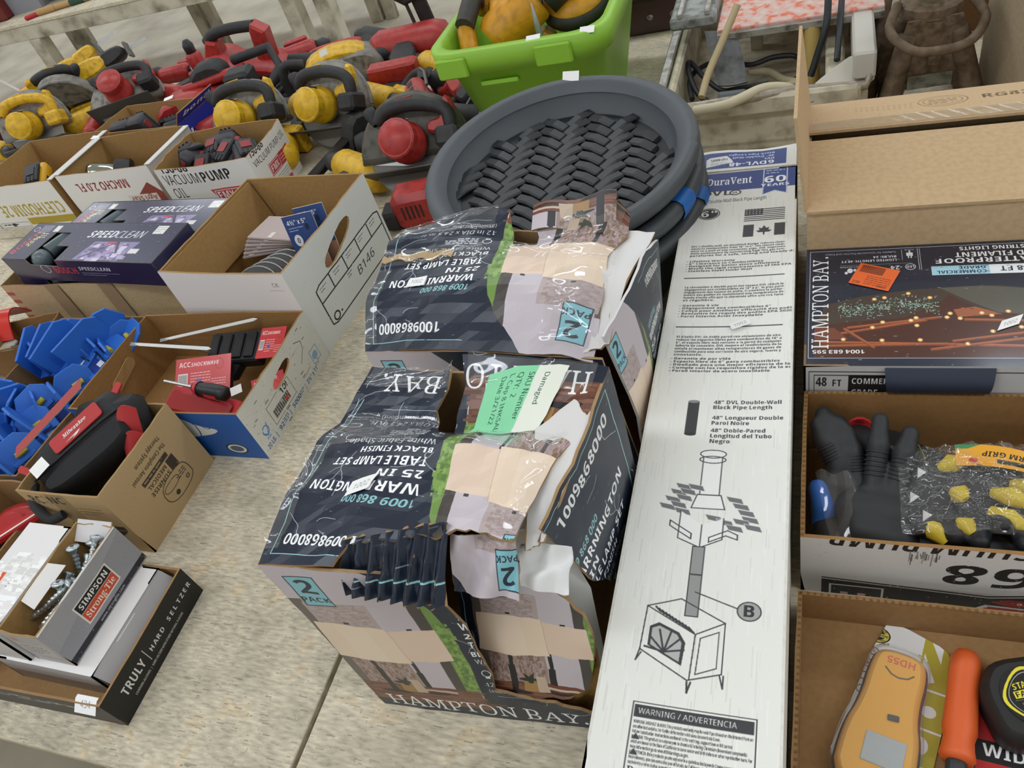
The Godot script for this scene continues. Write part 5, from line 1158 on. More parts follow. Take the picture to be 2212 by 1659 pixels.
# ---------------------------------------------------------------- blue post levels
func blue_levels() -> void:
	var bl := mat("2d6cc8", 0.45)
	var proto := thing("post_level", "", "level", Vector3.ZERO, 0, "blue post levels in the brown carton")
	var pl := pv([-0.04, 0, 0.04, 0, 0.04, 0.095, 0.022, 0.115, -0.022, 0.115, -0.04, 0.095])
	part(proto, "plate", Mb.new(bl).prism(pl, -0.003, 0.003, 0.0012))
	part(proto, "plate", Mb.new(bl).at(V(-0.04, 0, 0.036), V(0, 90, 0)).prism(pl, -0.003, 0.003, 0.0012))
	part(proto, "rib", Mb.new(bl).box(V(0, 0.06, 0.005), V(0.05, 0.008, 0.006), 0.001))
	part(proto, "vial", Mb.new(mat("c8b83a", 0.2)).at(V(0.004, 0.075, 0.006), V(0, 0, 90)).cyl(0.006, -0.012, 0.012, 10), "yellow bubble vial")
	part(proto, "label", Mb.new(mat("e4e8f0", 0.5)).box(V(0.012, 0.04, 0.0035), V(0.02, 0.014, 0.0006)).use(mat("1c3a8c", 0.5)).box(V(0.0, 0.03, 0.0035), V(0.045, 0.03, 0.0004)), "small printed label")
	part(proto, "elastic", Mb.new(mat("1a1c20", 0.6)).tube(curve([V(-0.036, 0.05, 0.004), V(-0.02, 0.054, 0.012), V(0.02, 0.05, 0.012), V(0.038, 0.048, 0.004)], 4), 0.0018, 5))
	var list: Array = []
	var ord := ["first", "second", "third", "fourth", "fifth", "sixth", "seventh"]
	for i in 7: list.append(["blue plastic level standing on edge, %s from the left in the far row" % ord[i], V(-1.675 + 0.037 * i, 0.03 + 0.004 * (i % 3), -0.955 - 0.004 * (i % 2)), V(-14, 52 + 3 * (i % 3), 6)])
	var mid := [["blue level lying flat at the left end of the middle pile", V(-1.64, 0.075, -0.87), V(-76, 20, 0)], ["blue level lying flat, second in the middle pile", V(-1.585, 0.09, -0.86), V(-80, 8, 6)], ["blue level lying flat in the centre of the middle pile", V(-1.545, 0.1, -0.835), V(-74, -6, -4)], ["blue level lying flat against the right wall of the carton", V(-1.495, 0.1, -0.84), V(-78, -14, -10)], ["blue level leaning under the white blade", V(-1.475, 0.07, -0.9), V(-55, -30, 0)], ["blue level on edge beside the hand hole", V(-1.475, 0.035, -0.8), V(-20, 60, 0)]]
	list.append_array(mid)
	list.append_array([["blue level standing upright with its yellow vial to the front", V(-1.6, 0.03, -0.745), V(-18, -35, -12)], ["blue level leaning right of the upright one", V(-1.515, 0.045, -0.745), V(-30, 55, 14)], ["blue level tipped over beside the pouch's card", V(-1.5, 0.03, -0.68), V(-40, 40, 10)], ["blue level lying along the left wall with a black elastic", V(-1.655, 0.05, -0.72), V(-35, -70, 0)], ["blue level lying low in the near left corner", V(-1.64, 0.03, -0.63), V(-50, -40, 0)], ["blue level with a long slot, nearest of all", V(-1.535, 0.03, -0.585), V(-38, -8, 6)], ["blue level half buried behind the nearest one", V(-1.585, 0.02, -0.65), V(-60, 15, 20)], ["blue level pressed against the near right wall", V(-1.475, 0.03, -0.615), V(-25, 70, 0)]])
	for i in list.size():
		var o: Node3D = proto if i == 0 else copy_of(proto, "", Vector3.ZERO)
		o.set_meta("label", list[i][0])
		o.position = list[i][1]
		o.rotation_degrees = list[i][2]

func bits_in_paper_carton() -> void:
	var red := mat("c2333a", 0.45)
	var blk := mat("1c1d20", 0.45)
	var grp := "carded bits in the paper carton"
	var t := thing("bit_case", "black ribbed bit case with a red end card, far right in the paper carton", "tool case", V(-1.11, 0.07, -0.945), 6)
	t.rotation_degrees.x = 18
	part(t, "case_body", Mb.new(blk).box(V(-0.03, 0.02, 0), V(0.13, 0.03, 0.075), 0.004))
	for i in 4: part(t, "rib", Mb.new(mat("101114", 0.4)).box(V(-0.08 + 0.03 * i, 0.037, 0.0), V(0.022, 0.006, 0.06), 0.002))
	part(t, "end_card", Mb.new().sheet(func(u: float, v: float) -> Vector3: return V(0.03 + 0.06 * u, 0.037, -0.036 + 0.072 * v), 2, 2, 0.002, printed("bit_card", 0.4), red))
	t = thing("bit_pack", "large red bit card leaning in the middle of the paper carton", "bit pack", V(-1.17, 0.075, -0.862), 9, grp)
	t.rotation_degrees.x = 32
	part(t, "card", Mb.new().sheet(func(u: float, v: float) -> Vector3: return V(-0.066 + 0.132 * u, 0.035, -0.04 + 0.08 * v), 3, 2, 0.0015, printed("bit_card", 0.35, {"coat": 0.4}), red))
	part(t, "blister", Mb.new(blk).box(V(0.0, 0.018, 0.0), V(0.11, 0.03, 0.06), 0.006))
	t = thing("bit_pack", "small red and black bit pack behind the large red card", "bit pack", V(-1.165, 0.05, -0.925), -24, grp)
	t.rotation_degrees.x = 25
	part(t, "card", Mb.new().sheet(func(u: float, v: float) -> Vector3: return V(-0.025 + 0.05 * u, 0.036, -0.03 + 0.06 * v), 2, 2, 0.0015, printed("bit_card", 0.4), red))
	part(t, "blister", Mb.new(blk).box(V(0.028, 0.02, 0), V(0.04, 0.03, 0.06), 0.008))
	t = thing("bit_pack", "dark red bit pack against the right wall of the paper carton", "bit pack", V(-1.035, 0.03, -0.86), 30, grp)
	t.rotation_degrees.x = 20
	part(t, "card", Mb.new().sheet(func(u: float, v: float) -> Vector3: return V(-0.035 + 0.07 * u, 0.03, -0.035 + 0.07 * v), 2, 2, 0.0015, printed("bit_card", 0.4), red))
	part(t, "blister", Mb.new(blk).box(V(0, 0.014, 0), V(0.07, 0.03, 0.06), 0.006))
	t = thing("bit_pack", "flat red blister pack under the screwdriver, along the near wall", "bit pack", V(-1.13, 0.07, -0.775), -8, grp)
	t.rotation_degrees = V(14, -8, -8)
	part(t, "card", Mb.new(red).box(V(0, 0.026, 0), V(0.17, 0.006, 0.06), 0.002))
	part(t, "blister", Mb.new(mat("9c2a30", 0.2, {"coat": 0.5})).box(V(0.0, 0.034, 0.004), V(0.15, 0.012, 0.045), 0.005))
	part(t, "black_strip", Mb.new(blk).box(V(-0.01, 0.03, 0.032), V(0.17, 0.006, 0.006), 0.001))
	# screwdriver
	t = thing("screwdriver", "red and black screwdriver lying over the near wall of the paper carton", "screwdriver", V(-1.115, 0.122, -0.79), 0)
	var x := Transform3D(Basis(Quaternion(V(0, 1, 0), V(0.98, -0.02, 0.16).normalized())), Vector3.ZERO)
	part(t, "handle", Mb.new(blk).to(x).lathe([[0, -0.03], [0.01, -0.028], [0.0145, -0.018], [0.0125, -0.008], [0.0155, 0.01], [0.0155, 0.045], [0.014, 0.058], [0.008, 0.062], [0, 0.062]], 16))
	part(t, "grip_inlay", Mb.new(red).to(x).lathe([[0.0158, 0.012], [0.0163, 0.016], [0.0163, 0.04], [0.0158, 0.044]], 6, TAU * 0.3, 0.2).lathe([[0.0145, -0.02], [0.0152, -0.016], [0.0145, -0.012]], 16), "red handle inlay")
	part(t, "shaft", Mb.new(mat("c0c0c0", 0.25, {"metal": 0.9})).to(x).cyl(0.0035, -0.115, -0.028, 10))
	sticker(t, V(0.085, 0.006, 0.005), V(1, 0.3, -0.2), V(0, 1, -0.6), 0.03, 0.016, "tag")
	# saw blades
	var w := mat("d8d8d4", 0.4)
	for i in 2:
		t = thing("blade_strip", ["long white reciprocating blade lying across the paper carton", "short white blade behind the long one"][i], "blade", [V(-1.345, 0.134, -0.905), V(-1.29, 0.12, -0.945)][i], [-4.0, 16.0][i])
		part(t, "blade", Mb.new(w).at(V(0.08, 0, 0), V(-70, 0, 0)).prism(pv([-0.1, -0.0035, 0.1, -0.004, 0.11, 0.0, 0.1, 0.004, -0.1, 0.0035, -0.115, 0.001]), -0.0008, 0.0008))
		part(t, "tang", Mb.new(mat("8d8d8a", 0.4)).at(V(-0.035, 0, 0), V(-70, 0, 0)).box(V(0, 0, 0), V(0.02, 0.008, 0.0014)))
	var dk := mat("5a4c3c", 0.5, {"metal": 0.4})
	for i in 3:
		t = thing("drill_bit", ["dark spade bit at the left wall of the paper carton", "dark drill bit on the floor of the paper carton", "black-handled pick beside the small red pack"][i], "drill bit", [V(-1.30, 0.03, -0.83), V(-1.29, 0.02, -0.79), V(-1.27, 0.09, -0.94)][i], [20.0, 34.0, -14.0][i])
		part(t, "shank", Mb.new(dk).at(Vector3.ZERO, V(0, 0, 90)).cyl(0.003, -0.07, 0.06, 8))
		part(t, "tip", Mb.new(dk).at(V(0.075, 0, 0), V(-90, 0, 0)).prism(pv([-0.012, -0.009, 0.008, -0.009, 0.016, 0, 0.008, 0.009, -0.012, 0.009]), -0.0015, 0.0015))

func discs_in_records_box() -> void:
	var grp := "sanding goods in the records box"
	for i in 6:
		var t := thing("sanding_pad", "flat stack of greyish pink sanding sheets, layer %s from the top" % ["first", "second", "third", "fourth", "fifth", "sixth"][5 - i], "sandpaper", V(-1.175 + 0.006 * i, 0.14 + 0.007 * i, -1.245), 8 - 4 * i, grp)
		t.rotation_degrees.z = 2
		part(t, "sheet", Mb.new(mat("b4a4a0" if i % 2 else "9c9290", 0.8)).box(Vector3.ZERO, V(0.17, 0.006, 0.085), 0.0015))
		part(t, "tab", Mb.new(mat("d8d2cc", 0.6)).box(V(-0.06 + 0.01 * i, 0.0035, 0.03), V(0.014, 0.0012, 0.02)))
	var st := mat("8d8d8d", 0.25, {"metal": 0.8})
	for i in 5:
		var t := thing("cutting_disc", "wire-rimmed cutting disc leaning in the records box, %s from the front" % ["nearest", "second", "third", "fourth", "fifth"][i], "disc", V(-1.16 + 0.012 * i, 0.115, -1.09 - 0.014 * i), 12, grp)
		t.rotation_degrees.x = -38
		part(t, "disc", Mb.new(mat("4a4846", 0.6)).at(Vector3.ZERO, V(90, 0, 0)).lathe([[0.011, -0.001], [0.06, -0.0015], [0.06, 0.0015], [0.011, 0.001], [0.011, -0.001]], 32))
		part(t, "steel_rim", Mb.new(st).at(Vector3.ZERO, V(90, 0, 0)).lathe([[0.058, -0.002], [0.061, -0.002], [0.061, 0.002], [0.058, 0.002]], 32), "bright steel rim")
	for i in 2:
		var t := thing("belt_pack", ["blue-headed sanding belt pack standing against the printed end", "blue-headed belt pack behind the first one"][i], "sandpaper", V(-1.027 + 0.012 * i, 0.115, -1.15 - 0.03 * i), -4, grp)
		t.rotation_degrees = V(-12, 14, 0)
		part(t, "card", Mb.new().sheet(func(u: float, v: float) -> Vector3: return V(-0.035 + 0.07 * u, 0.14 - 0.15 * v, 0), 2, 3, 0.004, printed("disc_card", 0.35, {"coat": 0.4}), mat("c8b8a8")))
		part(t, "roll", Mb.new(mat("8d5f45", 0.7)).box(V(0, 0.02, -0.014), V(0.06, 0.1, 0.02), 0.008))

func reds_at_left() -> void:
	var red := mat("c92a1e", 0.3)
	var t := thing("plastic_scoop", "shiny red plastic scoop at the left edge above the brown cartons", "scoop", V(-2.02, 0, -1.0), 20)
	part(t, "pan", Mb.new().sheet(func(u: float, v: float) -> Vector3: return V(-0.12 + 0.24 * u, 0.1 + 0.05 * sin(PI * v) - 0.02 * u, -0.06 + 0.12 * v), 8, 10, 0.004, red, red))
	part(t, "lip", Mb.new(mat("b8b2ac", 0.4)).box(V(0.0, 0.07, 0.07), V(0.24, 0.012, 0.04), 0.004), "grey metal lip")
	part(t, "handle", Mb.new(red).tube([V(-0.1, 0.08, 0.1), V(0.0, 0.05, 0.09), V(0.1, 0.02, 0.06)], [0.02, 0.022, 0.018], 12))
	part(t, "stand", Mb.new(mat("8d2a20", 0.5)).box(V(-0.02, 0.045, 0.0), V(0.14, 0.09, 0.09), 0.01))
	t = thing("chalk_reel", "glossy red chalk reel lying in the carton at the left edge", "chalk reel", V(-1.385, 0.05, -0.48), 40)
	t.rotation_degrees.x = 30
	var r2 := mat("b3262a", 0.22)
	part(t, "case", Mb.new(r2).at(V(0, 0, 0), V(-90, 0, 0)).prism(rounded(pv([-0.08, -0.03, -0.02, -0.06, 0.04, -0.05, 0.06, 0.0, 0.04, 0.045, -0.03, 0.05]), 2), 0, 0.05, 0.012, true))
	part(t, "boss", Mb.new(r2).cyl(0.032, 0.048, 0.056, 24, 0.003))
	part(t, "crank", Mb.new(mat("26262a", 0.4)).at(V(-0.03, 0.058, 0.02), V(0, 35, 0)).box(Vector3.ZERO, V(0.07, 0.01, 0.016), 0.004), "black folding crank")
	part(t, "pull_ring", Mb.new(mat("d8d4d0", 0.3)).at(V(-0.06, 0.056, 0.04)).lathe([[0.012, 0], [0.015, 0.002], [0.012, 0.004]], 14))
	t = thing("red_level", "narrow red bar lying between the white box and the chalk reel", "bar", V(-1.335, 0.118, -0.44), 52)
	part(t, "bar", Mb.new(r2).box(V(0, 0, 0), V(0.13, 0.014, 0.02), 0.003))
	part(t, "scale", Mb.new(mat("e4dcd4", 0.5)).box(V(0, 0.0072, 0.006), V(0.12, 0.0006, 0.004)))

# ---------------------------------------------------------------- printed cartons in the second row and what lies in them
func build_back_boxes() -> void:
	var k := kraft("a5824f")
	var t := thing("pump_oil_carton", "white pump oil carton with black lettering and red badge, full of batteries", "carton", V(-1.655, 0, -1.724), 2)
	carton(t, 0.33, 0.215, 0.165, {"in": k, "front": printed("pump_oil_front", 0.6), "right": printed("pump_oil_side", 0.6), "bulge": 0.012, "wave": 0.004})
	t = thing("herbicide_carton", "white carton with upside-down dark red lettering and arrow", "carton", V(-2.065, 0, -1.765), 0)
	carton(t, 0.385, 0.235, 0.165, {"in": k, "front": printed("macho", 0.6), "right": mat("cfccc8", 0.6), "bulge": 0.004, "wave": 0.003})
	for x in [-0.19, 0.191]: part(t, "rim_fold", Mb.new(mat("d8d6d2", 0.6)).box(V(x, 0.165, 0.0), V(0.02, 0.004, 0.225), 0.001), "white folded rim")
	t = thing("herbicide_carton", "white carton with upside-down ochre lettering at the left edge", "carton", V(-2.465, 0, -1.79), 0)
	carton(t, 0.375, 0.31, 0.16, {"in": k, "front": printed("clethodim", 0.6), "bulge": 0.004, "wave": 0.003})
	part(t, "rim_fold", Mb.new(mat("d8d6d2", 0.6)).box(V(0.186, 0.16, 0.0), V(0.02, 0.004, 0.3), 0.001), "white folded rim")
	sticker(t, V(0.184, 0.163, -0.1), V(1, 0, 0.2), V(-0.2, 0, -1), 0.04, 0.025, "tag")
	t = thing("brown_carton", "open brown carton with a blue printed flap behind the white cartons", "carton", V(-2.2, 0, -2.08), -4)
	carton(t, 0.42, 0.2, 0.13, {"in": k, "right": printed("bond", 0.5), "bulge": 0.004})
	part(t, "flap", Mb.new().sheet(func(u: float, v: float) -> Vector3: return V(0.21 + 0.03 * (1 - v), 0.13 + 0.04 * (1 - v), 0.1 - 0.2 * u), 4, 2, 0.003, printed("bond", 0.5), k), "blue flap with white lettering")
	# battery packs
	var rb := battery("battery_pack", mat("35343a", 0.5), mat("8e2a2c", 0.5))
	var yb := battery("battery_pack", mat("d9a71e", 0.45), mat("26262a", 0.5))
	var list := [
		[0, "black battery pack at the left end of the pump oil carton", V(-1.77, 0.125, -1.72), V(-50, 70, 0)],
		[0, "black battery pack flat in the middle of the pump oil carton", V(-1.69, 0.13, -1.75), V(8, 20, 6)],
		[0, "black battery pack with a square red window in the pump oil carton", V(-1.63, 0.125, -1.73), V(20, -15, 0)],
		[0, "black battery pack standing against the far wall of the pump oil carton", V(-1.66, 0.12, -1.79), V(-60, 10, 0)],
		[0, "black battery pack at the right end of the pump oil carton", V(-1.56, 0.125, -1.72), V(10, 40, -14)],
		[0, "black battery pack half hidden at the near wall of the pump oil carton", V(-1.69, 0.115, -1.675), V(30, 4, 0)],
		[0, "dark battery pack low in the near right corner of the pump oil carton", V(-1.58, 0.06, -1.66), V(14, 60, 10)],
		[0, "upright battery pack with white outlines in the carton with the blue flap", V(-2.33, 0.08, -2.06), V(-80, 10, 0)],
		[0, "battery pack with a big red face, second in the carton with the blue flap", V(-2.22, 0.1, -2.05), V(-70, -24, 20)],
		[0, "battery pack beside the blue flap", V(-2.1, 0.08, -2.07), V(-30, 30, 0)],
		[1, "yellow battery pack in the carton with ochre lettering", V(-2.52, 0.1, -1.78), V(20, 24, 0)]]
	for i in list.size():
		var q: Array = list[i]
		var src: Node3D = [rb, yb][q[0]]
		var o: Node3D = src if not src.has_meta("placed") else copy_of(src, "", Vector3.ZERO)
		src.set_meta("placed", true)
		o.set_meta("label", q[1])
		o.position = q[2]
		o.rotation_degrees = q[3]
	for o in get_children(): o.remove_meta("placed") if o.has_meta("placed") else null
	t = thing("battery_charger", "black charger plate with white printed label, far left in the pump oil carton", "charger", V(-1.745, 0.135, -1.735), 20)
	t.rotation_degrees = V(-52, 20, 0)
	part(t, "plate", Mb.new(mat("26262a", 0.4)).box(V(0, 0, 0), V(0.075, 0.012, 0.1), 0.004))
	part(t, "label", Mb.new().sheet(func(u: float, v: float) -> Vector3: return V(-0.034 + 0.068 * u, 0.0065, -0.045 + 0.09 * v), 2, 2, 0.0004, printed("charger_label", 0.4), mat("26262a")))
	t = thing("socket_holder", "shiny chrome and black tool lying in the carton with dark red lettering", "tool", V(-2.19, 0.035, -1.76), 28)
	part(t, "chrome_shell", Mb.new(mat("c8d4d0", 0.12, {"metal": 1.0})).at(V(0, 0.06, 0), V(0, 0, 68)).lathe([[0, -0.06], [0.03, -0.055], [0.036, -0.02], [0.036, 0.03], [0.028, 0.05], [0, 0.055]], 20))
	part(t, "black_end", Mb.new(mat("1c1c20", 0.4)).at(V(0.05, 0.06, 0), V(0, 0, 68)).cyl(0.034, -0.045, 0.01, 18, 0.006))
	part(t, "foot", Mb.new(mat("2a2a2e", 0.5)).box(V(0, 0.005, 0), V(0.1, 0.07, 0.06), 0.008))

func battery(called: String, body, panel) -> Node3D:
	var t := thing(called, "", "battery", Vector3.ZERO, 0, "battery packs in the cartons")
	part(t, "body", Mb.new(body).at(V(0, -0.028, 0), V(-90, 0, 0)).prism(rrect(0.078, 0.11, 0.012, 2), 0, 0.044, 0.007, true))
	part(t, "rail", Mb.new(mat("2a2a2e", 0.5)).box(V(0, 0.024, 0.005), V(0.05, 0.018, 0.08), 0.004))
	part(t, "panel", Mb.new(panel).box(V(0, 0.012, -0.047), V(0.044, 0.012, 0.016), 0.002).box(V(0, 0.0345, 0.0), V(0.03, 0.002, 0.034), 0.0005))
	for s in [-1, 1]: part(t, "latch", Mb.new(panel).box(V(s * 0.0395, -0.006, 0.02), V(0.003, 0.018, 0.03), 0.001))
	for i in 3: part(t, "contact_slot", Mb.new(mat("101012", 0.6)).box(V(-0.014 + 0.014 * i, 0.0335, 0.034), V(0.006, 0.002, 0.024)))
	return t

# ---------------------------------------------------------------- power tools; each lies along x, upright on y
func tool(called: String, label: String, cat: String, at: Vector3, turn: Vector3) -> Node3D:
	var t := thing(called, label, cat, at, 0, "used power tools on the rear table")
	t.rotation_degrees = turn
	return t

func arc_pts(r: float, a0: float, a1: float, n: int, c := Vector2.ZERO) -> Array:
	var p: Array = []
	for i in n + 1: p.append(c + Vector2(cos(lerpf(a0, a1, float(i) / n)), sin(lerpf(a0, a1, float(i) / n))) * r)
	return p

func round_saw(label: String, at: Vector3, turn: Vector3, body, guard, grip, s := 1.0) -> Node3D:
	var t := tool("circular_saw", label, "saw", at, turn)
	var dark := mat("3a3a3a", 0.5)
	var pl := PackedVector2Array(arc_pts(0.11 * s, -0.15, PI + 0.15, 18))
	part(t, "upper_guard", Mb.new(guard).prism(pl, -0.035, 0.02, 0.012, true))
	part(t, "guard_lip", Mb.new(guard).tube(arc_pts(0.108 * s, 0.0, PI, 16).map(func(p): return V(p.x, p.y, -0.03)), 0.008, 7))
	part(t, "lower_guard", Mb.new(mat("77756f", 0.5)).prism(PackedVector2Array(arc_pts(0.092 * s, PI + 0.2, TAU - 0.5, 12)), -0.016, 0.012, 0.004, true))
	part(t, "blade", Mb.new(mat("9a9a98", 0.35, {"metal": 0.7})).at(V(0, -0.012, 0), V(90, 0, 0)).cyl(0.086 * s, -0.001, 0.001, 28))
	var mo := part(t, "motor", Mb.new(body).at(V(0.0, 0.01, 0.02), V(90, 0, 0)).lathe([[0, 0], [0.05, 0], [0.054, 0.015], [0.054, 0.03], [0.047, 0.034], [0.047, 0.085], [0.042, 0.094], [0, 0.095]], 18))
	var vents := Mb.new(mat("26262a", 0.6))
	for i in 5: vents.at(V(-0.02 + 0.01 * i, 0.055, 0.09)).box(Vector3.ZERO, V(0.004, 0.006, 0.03))
	part(mo, "vent_slots", vents)
	part(mo, "end_cap", Mb.new(body).at(V(0.0, 0.01, 0.112), V(90, 0, 0)).lathe([[0.046, -0.03], [0.05, -0.026], [0.05, -0.004], [0.046, 0.0], [0.034, 0.0], [0.032, -0.003], [0, -0.003]], 18, TAU, 0.0, -1))
	part(mo, "label", Mb.new(mat("d8d4cc", 0.5)).at(V(0.0, 0.066, 0.05)).box(Vector3.ZERO, V(0.03, 0.001, 0.012)))
	part(t, "rear_handle", Mb.new(grip).tube(curve([V(-0.075, 0.07, 0.045), V(-0.04, 0.098, 0.05), V(0.04, 0.1, 0.05), V(0.115, 0.075, 0.05), V(0.125, 0.03, 0.045)], 4), [0.014, 0.016, 0.018, 0.019, 0.019, 0.019, 0.018, 0.018, 0.018, 0.018, 0.018, 0.018, 0.018, 0.018, 0.018, 0.017, 0.016], 9))
	part(t, "handle_frame", Mb.new(body).prism(rounded(pv([0.06, 0.02, 0.13, 0.03, 0.135, 0.1, 0.11, 0.115, 0.105, 0.06, 0.06, 0.055]), 1), 0.018, 0.05, 0.006))
	part(t, "front_knob", Mb.new(grip).at(V(-0.085, 0.07, 0.03), V(0, 0, 25)).lathe([[0.01, 0], [0.014, 0.015], [0.018, 0.03], [0.016, 0.045], [0, 0.05]], 12))
	part(t, "battery_foot", Mb.new(grip).box(V(0.12, 0.005, 0.045), V(0.06, 0.05, 0.07), 0.008))
	part(t, "shoe", Mb.new(mat("55534f", 0.5, {"metal": 0.3})).box(V(0.0, -0.06, 0.015), V(0.25, 0.004, 0.12), 0.001))
	part(t, "stripe", Mb.new(body).tube([V(-0.02, 0.118, 0.052), V(0.0, 0.12, 0.052), V(0.03, 0.121, 0.052)], 0.002, 5))
	return t

func drill(label: String, at: Vector3, turn: Vector3, body, grip, s := 1.0) -> Node3D:
	var t := tool("cordless_drill", label, "drill", at, turn)
	part(t, "motor_housing", Mb.new(body).at(V(-0.02 * s, 0.0, 0), V(0, 0, -90)).lathe([[0, -0.08 * s], [0.028 * s, -0.078 * s], [0.033 * s, -0.06 * s], [0.033 * s, 0.05 * s], [0.026 * s, 0.065 * s], [0, 0.066 * s]], 16))
	part(t, "chuck", Mb.new(mat("2a2a2c", 0.45)).at(V(0.045 * s, 0.0, 0), V(0, 0, -90)).lathe([[0, 0], [0.021 * s, 0], [0.022 * s, 0.03 * s], [0.012 * s, 0.05 * s], [0, 0.052 * s]], 14))
	part(t, "grip", Mb.new(grip).prism(rounded(pv([-0.045, -0.02, 0.0, -0.02, -0.015, -0.115, -0.065, -0.115]), 2) if s == 1.0 else rounded(pv([-0.045 * s, -0.02 * s, 0.0, -0.02 * s, -0.015 * s, -0.115 * s, -0.065 * s, -0.115 * s]), 2), -0.018 * s, 0.018 * s, 0.006, true))
	part(t, "foot", Mb.new(body).box(V(-0.03 * s, -0.125 * s, 0), V(0.09 * s, 0.03 * s, 0.06 * s), 0.007))
	part(t, "trigger", Mb.new(mat("18181a", 0.5)).box(V(-0.002 * s, -0.04 * s, 0), V(0.012 * s, 0.028 * s, 0.016 * s), 0.003))
	part(t, "grip_stripe", Mb.new(body).box(V(-0.032 * s, -0.07 * s, 0.0185 * s), V(0.008 * s, 0.06 * s, 0.002), 0.0005))
	part(t, "side_badge", Mb.new(mat("e8e6e0", 0.5)).box(V(-0.02 * s, 0.0, 0.0335 * s), V(0.04 * s, 0.012 * s, 0.001)))
	return t

func stab_saw(label: String, at: Vector3, turn: Vector3, body, grip) -> Node3D:
	var t := tool("reciprocating_saw", label, "saw", at, turn)
	part(t, "body", Mb.new(body).prism(rounded(pv([-0.1, -0.035, 0.06, -0.04, 0.12, -0.03, 0.13, 0.02, 0.06, 0.04, -0.1, 0.04]), 2), -0.034, 0.034, 0.011, true))
	part(t, "boot", Mb.new(grip).prism(rounded(pv([0.1, -0.034, 0.19, -0.026, 0.21, -0.01, 0.21, 0.015, 0.19, 0.028, 0.1, 0.03]), 1), -0.029, 0.029, 0.009, true))
	part(t, "shoe", Mb.new(mat("6a6864", 0.4, {"metal": 0.6})).box(V(0.225, -0.004, 0), V(0.012, 0.06, 0.04), 0.002))
	part(t, "blade", Mb.new(mat("a8a8a6", 0.35, {"metal": 0.7})).box(V(0.27, 0, 0), V(0.09, 0.014, 0.0012)))
	part(t, "rear_handle", Mb.new(grip).tube(curve([V(-0.09, 0.025, 0), V(-0.15, 0.035, 0), V(-0.19, 0.0, 0), V(-0.18, -0.06, 0), V(-0.12, -0.075, 0)], 4), 0.017, 9))
	part(t, "handle_bridge", Mb.new(body).tube([V(-0.12, -0.075, 0), V(-0.09, -0.06, 0), V(-0.08, -0.02, 0)], 0.017, 8))
	part(t, "vent", Mb.new(mat("26262a", 0.6)).box(V(-0.06, 0.0, 0.0345), V(0.03, 0.02, 0.001)).box(V(-0.015, 0.0, 0.0345), V(0.03, 0.02, 0.001)))
	return t

func grinder(label: String, at: Vector3, turn: Vector3, body, grip) -> Node3D:
	var t := tool("angle_grinder", label, "grinder", at, turn)
	part(t, "barrel", Mb.new(grip).at(V(-0.05, 0, 0), V(0, 0, -90)).lathe([[0, -0.11], [0.03, -0.105], [0.034, -0.06], [0.028, 0.0], [0.029, 0.06], [0, 0.065]], 16))
	part(t, "gear_head", Mb.new(body).prism(rounded(pv([0.0, -0.035, 0.09, -0.035, 0.1, 0.01, 0.07, 0.035, 0.0, 0.03]), 2), -0.032, 0.032, 0.01, true))
	part(t, "wheel_guard", Mb.new(mat("5a5854", 0.45, {"metal": 0.4})).at(V(0.065, -0.045, 0)).lathe([[0.03, 0.012], [0.062, 0.012], [0.064, -0.014], [0.06, -0.014]], 20, PI * 1.3, 0.4))
	part(t, "wheel", Mb.new(mat("4a3c34", 0.8)).at(V(0.065, -0.05, 0)).cyl(0.056, -0.002, 0.002, 24))
	part(t, "side_handle", Mb.new(grip).at(V(0.06, 0.0, 0.03), V(90, 0, 0)).lathe([[0.008, 0], [0.014, 0.01], [0.016, 0.05], [0.019, 0.1], [0, 0.105]], 12))
	return t

